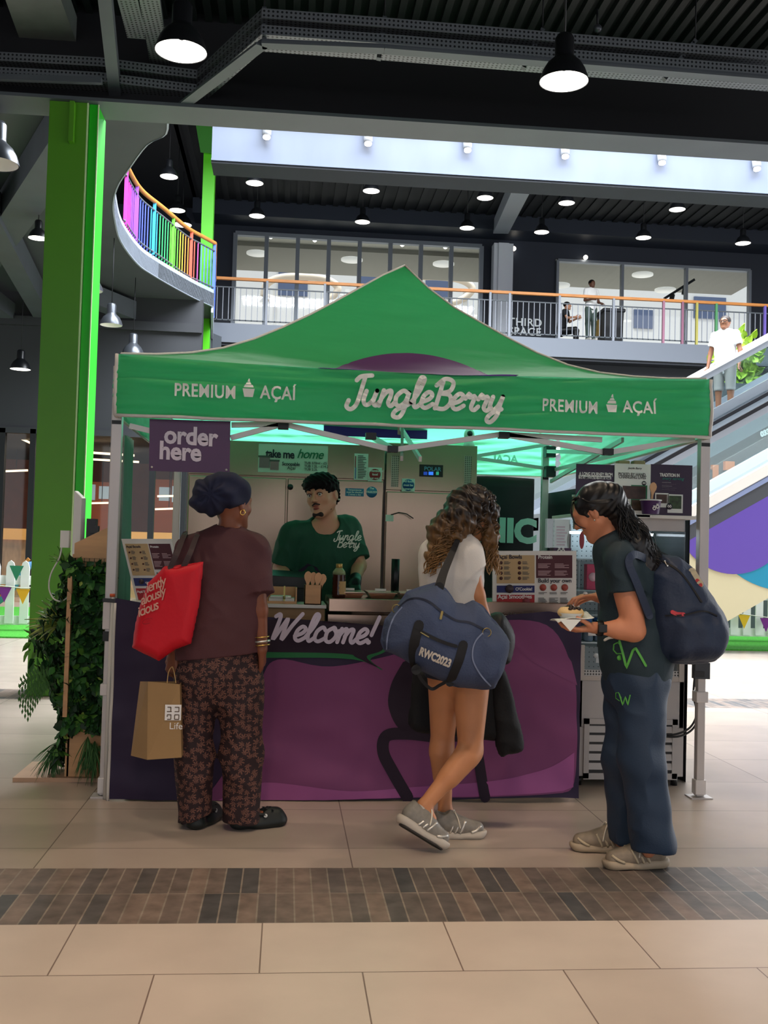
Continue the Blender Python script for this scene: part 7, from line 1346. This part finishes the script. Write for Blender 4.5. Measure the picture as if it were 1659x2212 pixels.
for _ in range(500):
    x, y = q.gauss(1598, 18), q.gauss(805, 26); leaf(b, P(x, y, 18.5+q.uniform(-.3,.3)), rdir((0,-.2,.2), .9), rdir((0,-1,0), .4), .22, .08)
b.build('leaves', mat('leaf_lime', '#9fc23a', .5), pt)['kind'] = 'stuff'; b = MB(); b.box((P(1570,880,18.6).x,18.6,.025),(P(1640,880,18.6).x,19.0,P(1600,850,18.6).z)); b.build('trough', M_wood, pt)
t = tag(MB().box(P(1525,878,19)+Vector((0,0,-.5)), P(1575,838,19)+Vector((0,.1,0))).build('orange_counter', mat('counter_orange', '#d08a60', .5), None, P(1525,878,19)), 'orange counter behind the upper escalator glass', 'counter')

# ================================================================ FAR PEOPLE AND THINGS
def simple_person(label, pos, feet_z, facing, shirt, legs, skinm, hairm, arms, s=1.0, sit=False, k=None):
    t = thing('person', label, 'person', (pos.x, pos.y, feet_z)); X0_, Y0_, Z0_ = pos.x, pos.y, feet_z; f = Vector(facing).normalized(); r = f.cross(Vector((0,0,1))); G = lambda a, b_, c: Vector((X0_, Y0_, Z0_))+(r*a+f*b_+Vector((0,0,c)))*s
    if sit: hz, kz, fw = .48, .50, .42
    else: hz, kz, fw = .90, .48, .0
    pel_, w_, ch, nk_, hc_ = G(0,0,hz+.02), G(0,.03 if sit else 0,hz+.22), G(0,.10 if sit else 0,hz+.42), G(0,.12 if sit else .0,hz+.58), G(0,.16 if sit else .02,hz+.72); sl, sr = G(-.18,.10 if sit else 0,hz+.52), G(.18,.10 if sit else 0,hz+.52)
    P_ = torso_prims(pel_, w_, ch, nk_, sl, sr, (.14,.13,.14), .65, f)+[cap(nk_, hc_, .05, .05)]+head_prims(hc_, f, s=s*1.02)
    L2 = limb(G(-.09,0,hz), G(-.10,fw,kz), G(-.10,fw,.08), .08,.055,.035)+limb(G(.09,0,hz), G(.10,fw,kz), G(.10,fw,.08), .08,.055,.035); P_ += L2
    for (e, wr_), sh in zip(arms, (sl, sr)): P_ += limb(sh, G(*e), G(*wr_), .045,.038,.026)+hand_prims(G(*wr_), G(*wr_)-G(*e)+Vector((0,0,-.02)), -r if sh is sl else r, 1, .6)
    blob('body', P_, skinm, t, .011)
    T = torso_prims(pel_, w_, ch, nk_, sl, sr, (.155,.155,.17), .75, f, 1.15)
    for (e, wr_), sh in zip(arms, (sl, sr)): m_ = sh.lerp(G(*e), .6); T.append(cap(sh, G(*e), .062, .066, .03, clip=[(m_, (m_-sh).normalized())]))
    blob('shirt', T, shirt, t, .011, disp=wrinkle(.010, 1, 3)); blob('trousers', [cap(pel_+Vector((0,0,-.02)), pel_, .16, .155, .04, f, .75)]+grow(L2, .020), legs, t, .012, clips=[(G(0,0,k if k else .06), Vector((0,0,-1)))])
    for e in (-.1, .1): blob('shoe', [cap(G(e,fw-.04,.045), G(e,fw+.14,.03), .045, .04, .02)], M_white, t, .012)
    blob('hair', [ell(hc_+Vector((0,0,.035))-f*.015, (.088,.1,.085), .02, (r,f,(0,0,1))), ell(hc_+f*.09-Vector((0,0,.03)), (.08,.07,.085), .01, (r,f,(0,0,1)), 'sub')], hairm, t, .008); return t
M_skD = skin('skin_dark', '#5c3a2a'); M_skL = skin('skin_pale', '#b58468'); M_tw2 = mat('tee_bright_white', '#f0f0f0', .7); M_gt = mat('trousers_green_grey', '#4a5a54', .8)
p = P(1277, 650, 28.2); simple_person('man in white tee and grey-green trousers standing on the balcony looking at his phone', Vector((p.x, 28.2, 0)), 7.35, (.35,-1,0), M_tw2, M_gt, M_skD, M_hairb, (((-.24,.02,1.12),(-.20,.20,1.05)),((.24,.04,1.12),(.12,.26,1.12))))
p = P(1235, 690, 28.4); simple_person('person in black crouched on a seat beside the standing man on the balcony', Vector((p.x-.3, 28.4, 0)), 7.15, (.9,-.4,0), mat('tee_black', '#15171a', .8), M_black, M_skL, M_hairb, (((-.24,.20,.80),(-.10,.42,.85)),((.24,.20,.80),(.10,.42,.85))), sit=True)
p = P(1560, 760, Yf+.6); mE = simple_person('man in glasses, white tee and grey shorts riding the upper escalator', Vector((p.x+.05, Yf+.6, 0)), zpx(1562,895,Yf+.6)+(p.x+.05-6.2)*.575-.12, (-.75,-.8,0), M_tw2, mat('shorts_grey', '#8a8a88', .8), mat('skin_escalator', '#8a5c44', .5), mat('hair_crop', '#2a201c', .6), (((-.25,.0,1.14),(-.26,.08,.90)),((.25,-.02,1.14),(.27,.05,.88))), k=.5)
hcE = Vector((mE.location.x, mE.location.y, mE.location.z+1.62)); fE = Vector((-.75,-.8,0)).normalized(); rE = fE.cross(Vector((0,0,1)))
b = MB()
for e in (-1, 1): c = hcE+fE*.13+rE*e*.034+Vector((0,0,.012)); b.tube([c+rE*math.cos(a)*.026+Vector((0,0,math.sin(a)*.020)) for a in [2*PI*k/12 for k in range(13)]], .005, 5); b.bar(c+rE*e*.026, hcE+rE*e*.085-fE*.01+Vector((0,0,.012)), .007, .007)
b.build('glasses', M_black, mE)
t = thing('wheelie_bin', 'black wheelie bin on the balcony right of the standing man', 'bin', P(1325, 725, 28.5)); a, c = P(1303, 725, 28.5), P(1347, 668, 28.5); b = MB(); b.hexa([(a.x+.05,28.5,7.1),(c.x-.05,28.5,7.1),(c.x,28.45,c.z-.1),(a.x,28.45,c.z-.1),(a.x+.05,29.1,7.1),(c.x-.05,29.1,7.1),(c.x,29.15,c.z-.1),(a.x,29.15,c.z-.1)]); b.build('body', mat('bin_black', '#1b1d22', .5), t); b = MB(); b.box((a.x-.04,28.4,c.z-.1),(c.x+.04,29.2,c.z)); b.build('lid', mat('bin_lid', '#2a2c32', .5), t, bevel=.03)
t = tag(MB().box(P(1293,725,28.9), P(1306,690,28.9)+Vector((0,.3,0))).build('yellow_bin', mat('bin_yellow', '#d8a818', .5), None, P(1293,725,28.9)), 'slim yellow bin behind the black wheelie bin on the balcony', 'bin')
b = MB(); a = P(1440, 636, 31.8)
t = thing('track_light', 'black ceiling track light slanting inside the right upper shopfront', 'light', P(1470, 640, 32)); b = MB(); b.bar(P(1435,645,32), P(1500,604,32), .08, .08); b.build('track', M_blk, t)
for x, y in ((1453,642),(1480,628)): b = MB(); b.tube([P(x,y-6,32), P(x-3,y+8,32)], .08, 8); b.build('spot', M_blk, t)
M_disc = mat('disc_light', '#f5f2ea', .5, emit=.5)
for i, (x, y, Y_) in enumerate(((556,549,32),(760,563,32),(958,572,32),(1208,618,32),(1388,595,32.3),(1437,628,32.3),(1592,568,32))):
    p = P(x, y, Y_); b = MB(); b.lathe(Vector((p.x, p.y, 0))+Vector((0,0,11.0 if i < 3 else min(p.z,11.0))), [(.22,0),(.22,.06)], 24) if False else b.lathe(p, [(.34,0),(.34,.05)], 24); o = tag(b.build('disc_light', M_disc, None, p), 'flat round ceiling light seen through the upper glazing, %s' % ['first narrow pane','fourth narrow pane','seventh narrow pane','left end of the shopfront','middle of the shopfront','lower middle of the shopfront','right end of the shopfront'][i], 'light', 'round ceiling lights behind the glazing')
for i, (x, y) in enumerate(((585,511),(680,518),(869,528),(962,533),(1110,537),(1265,556))):
    p = P(x, y, 31.6 if i < 4 else 30.8); o = tag(MB().ell(p, .07).build('downlight', M_glow, None, p), 'tiny warm downlight dot, %s from left above the upper glazing' % ['first','second','third','fourth','fifth','sixth'][i], 'light', 'tiny downlights behind the glazing')
bpy.context.view_layer.update()
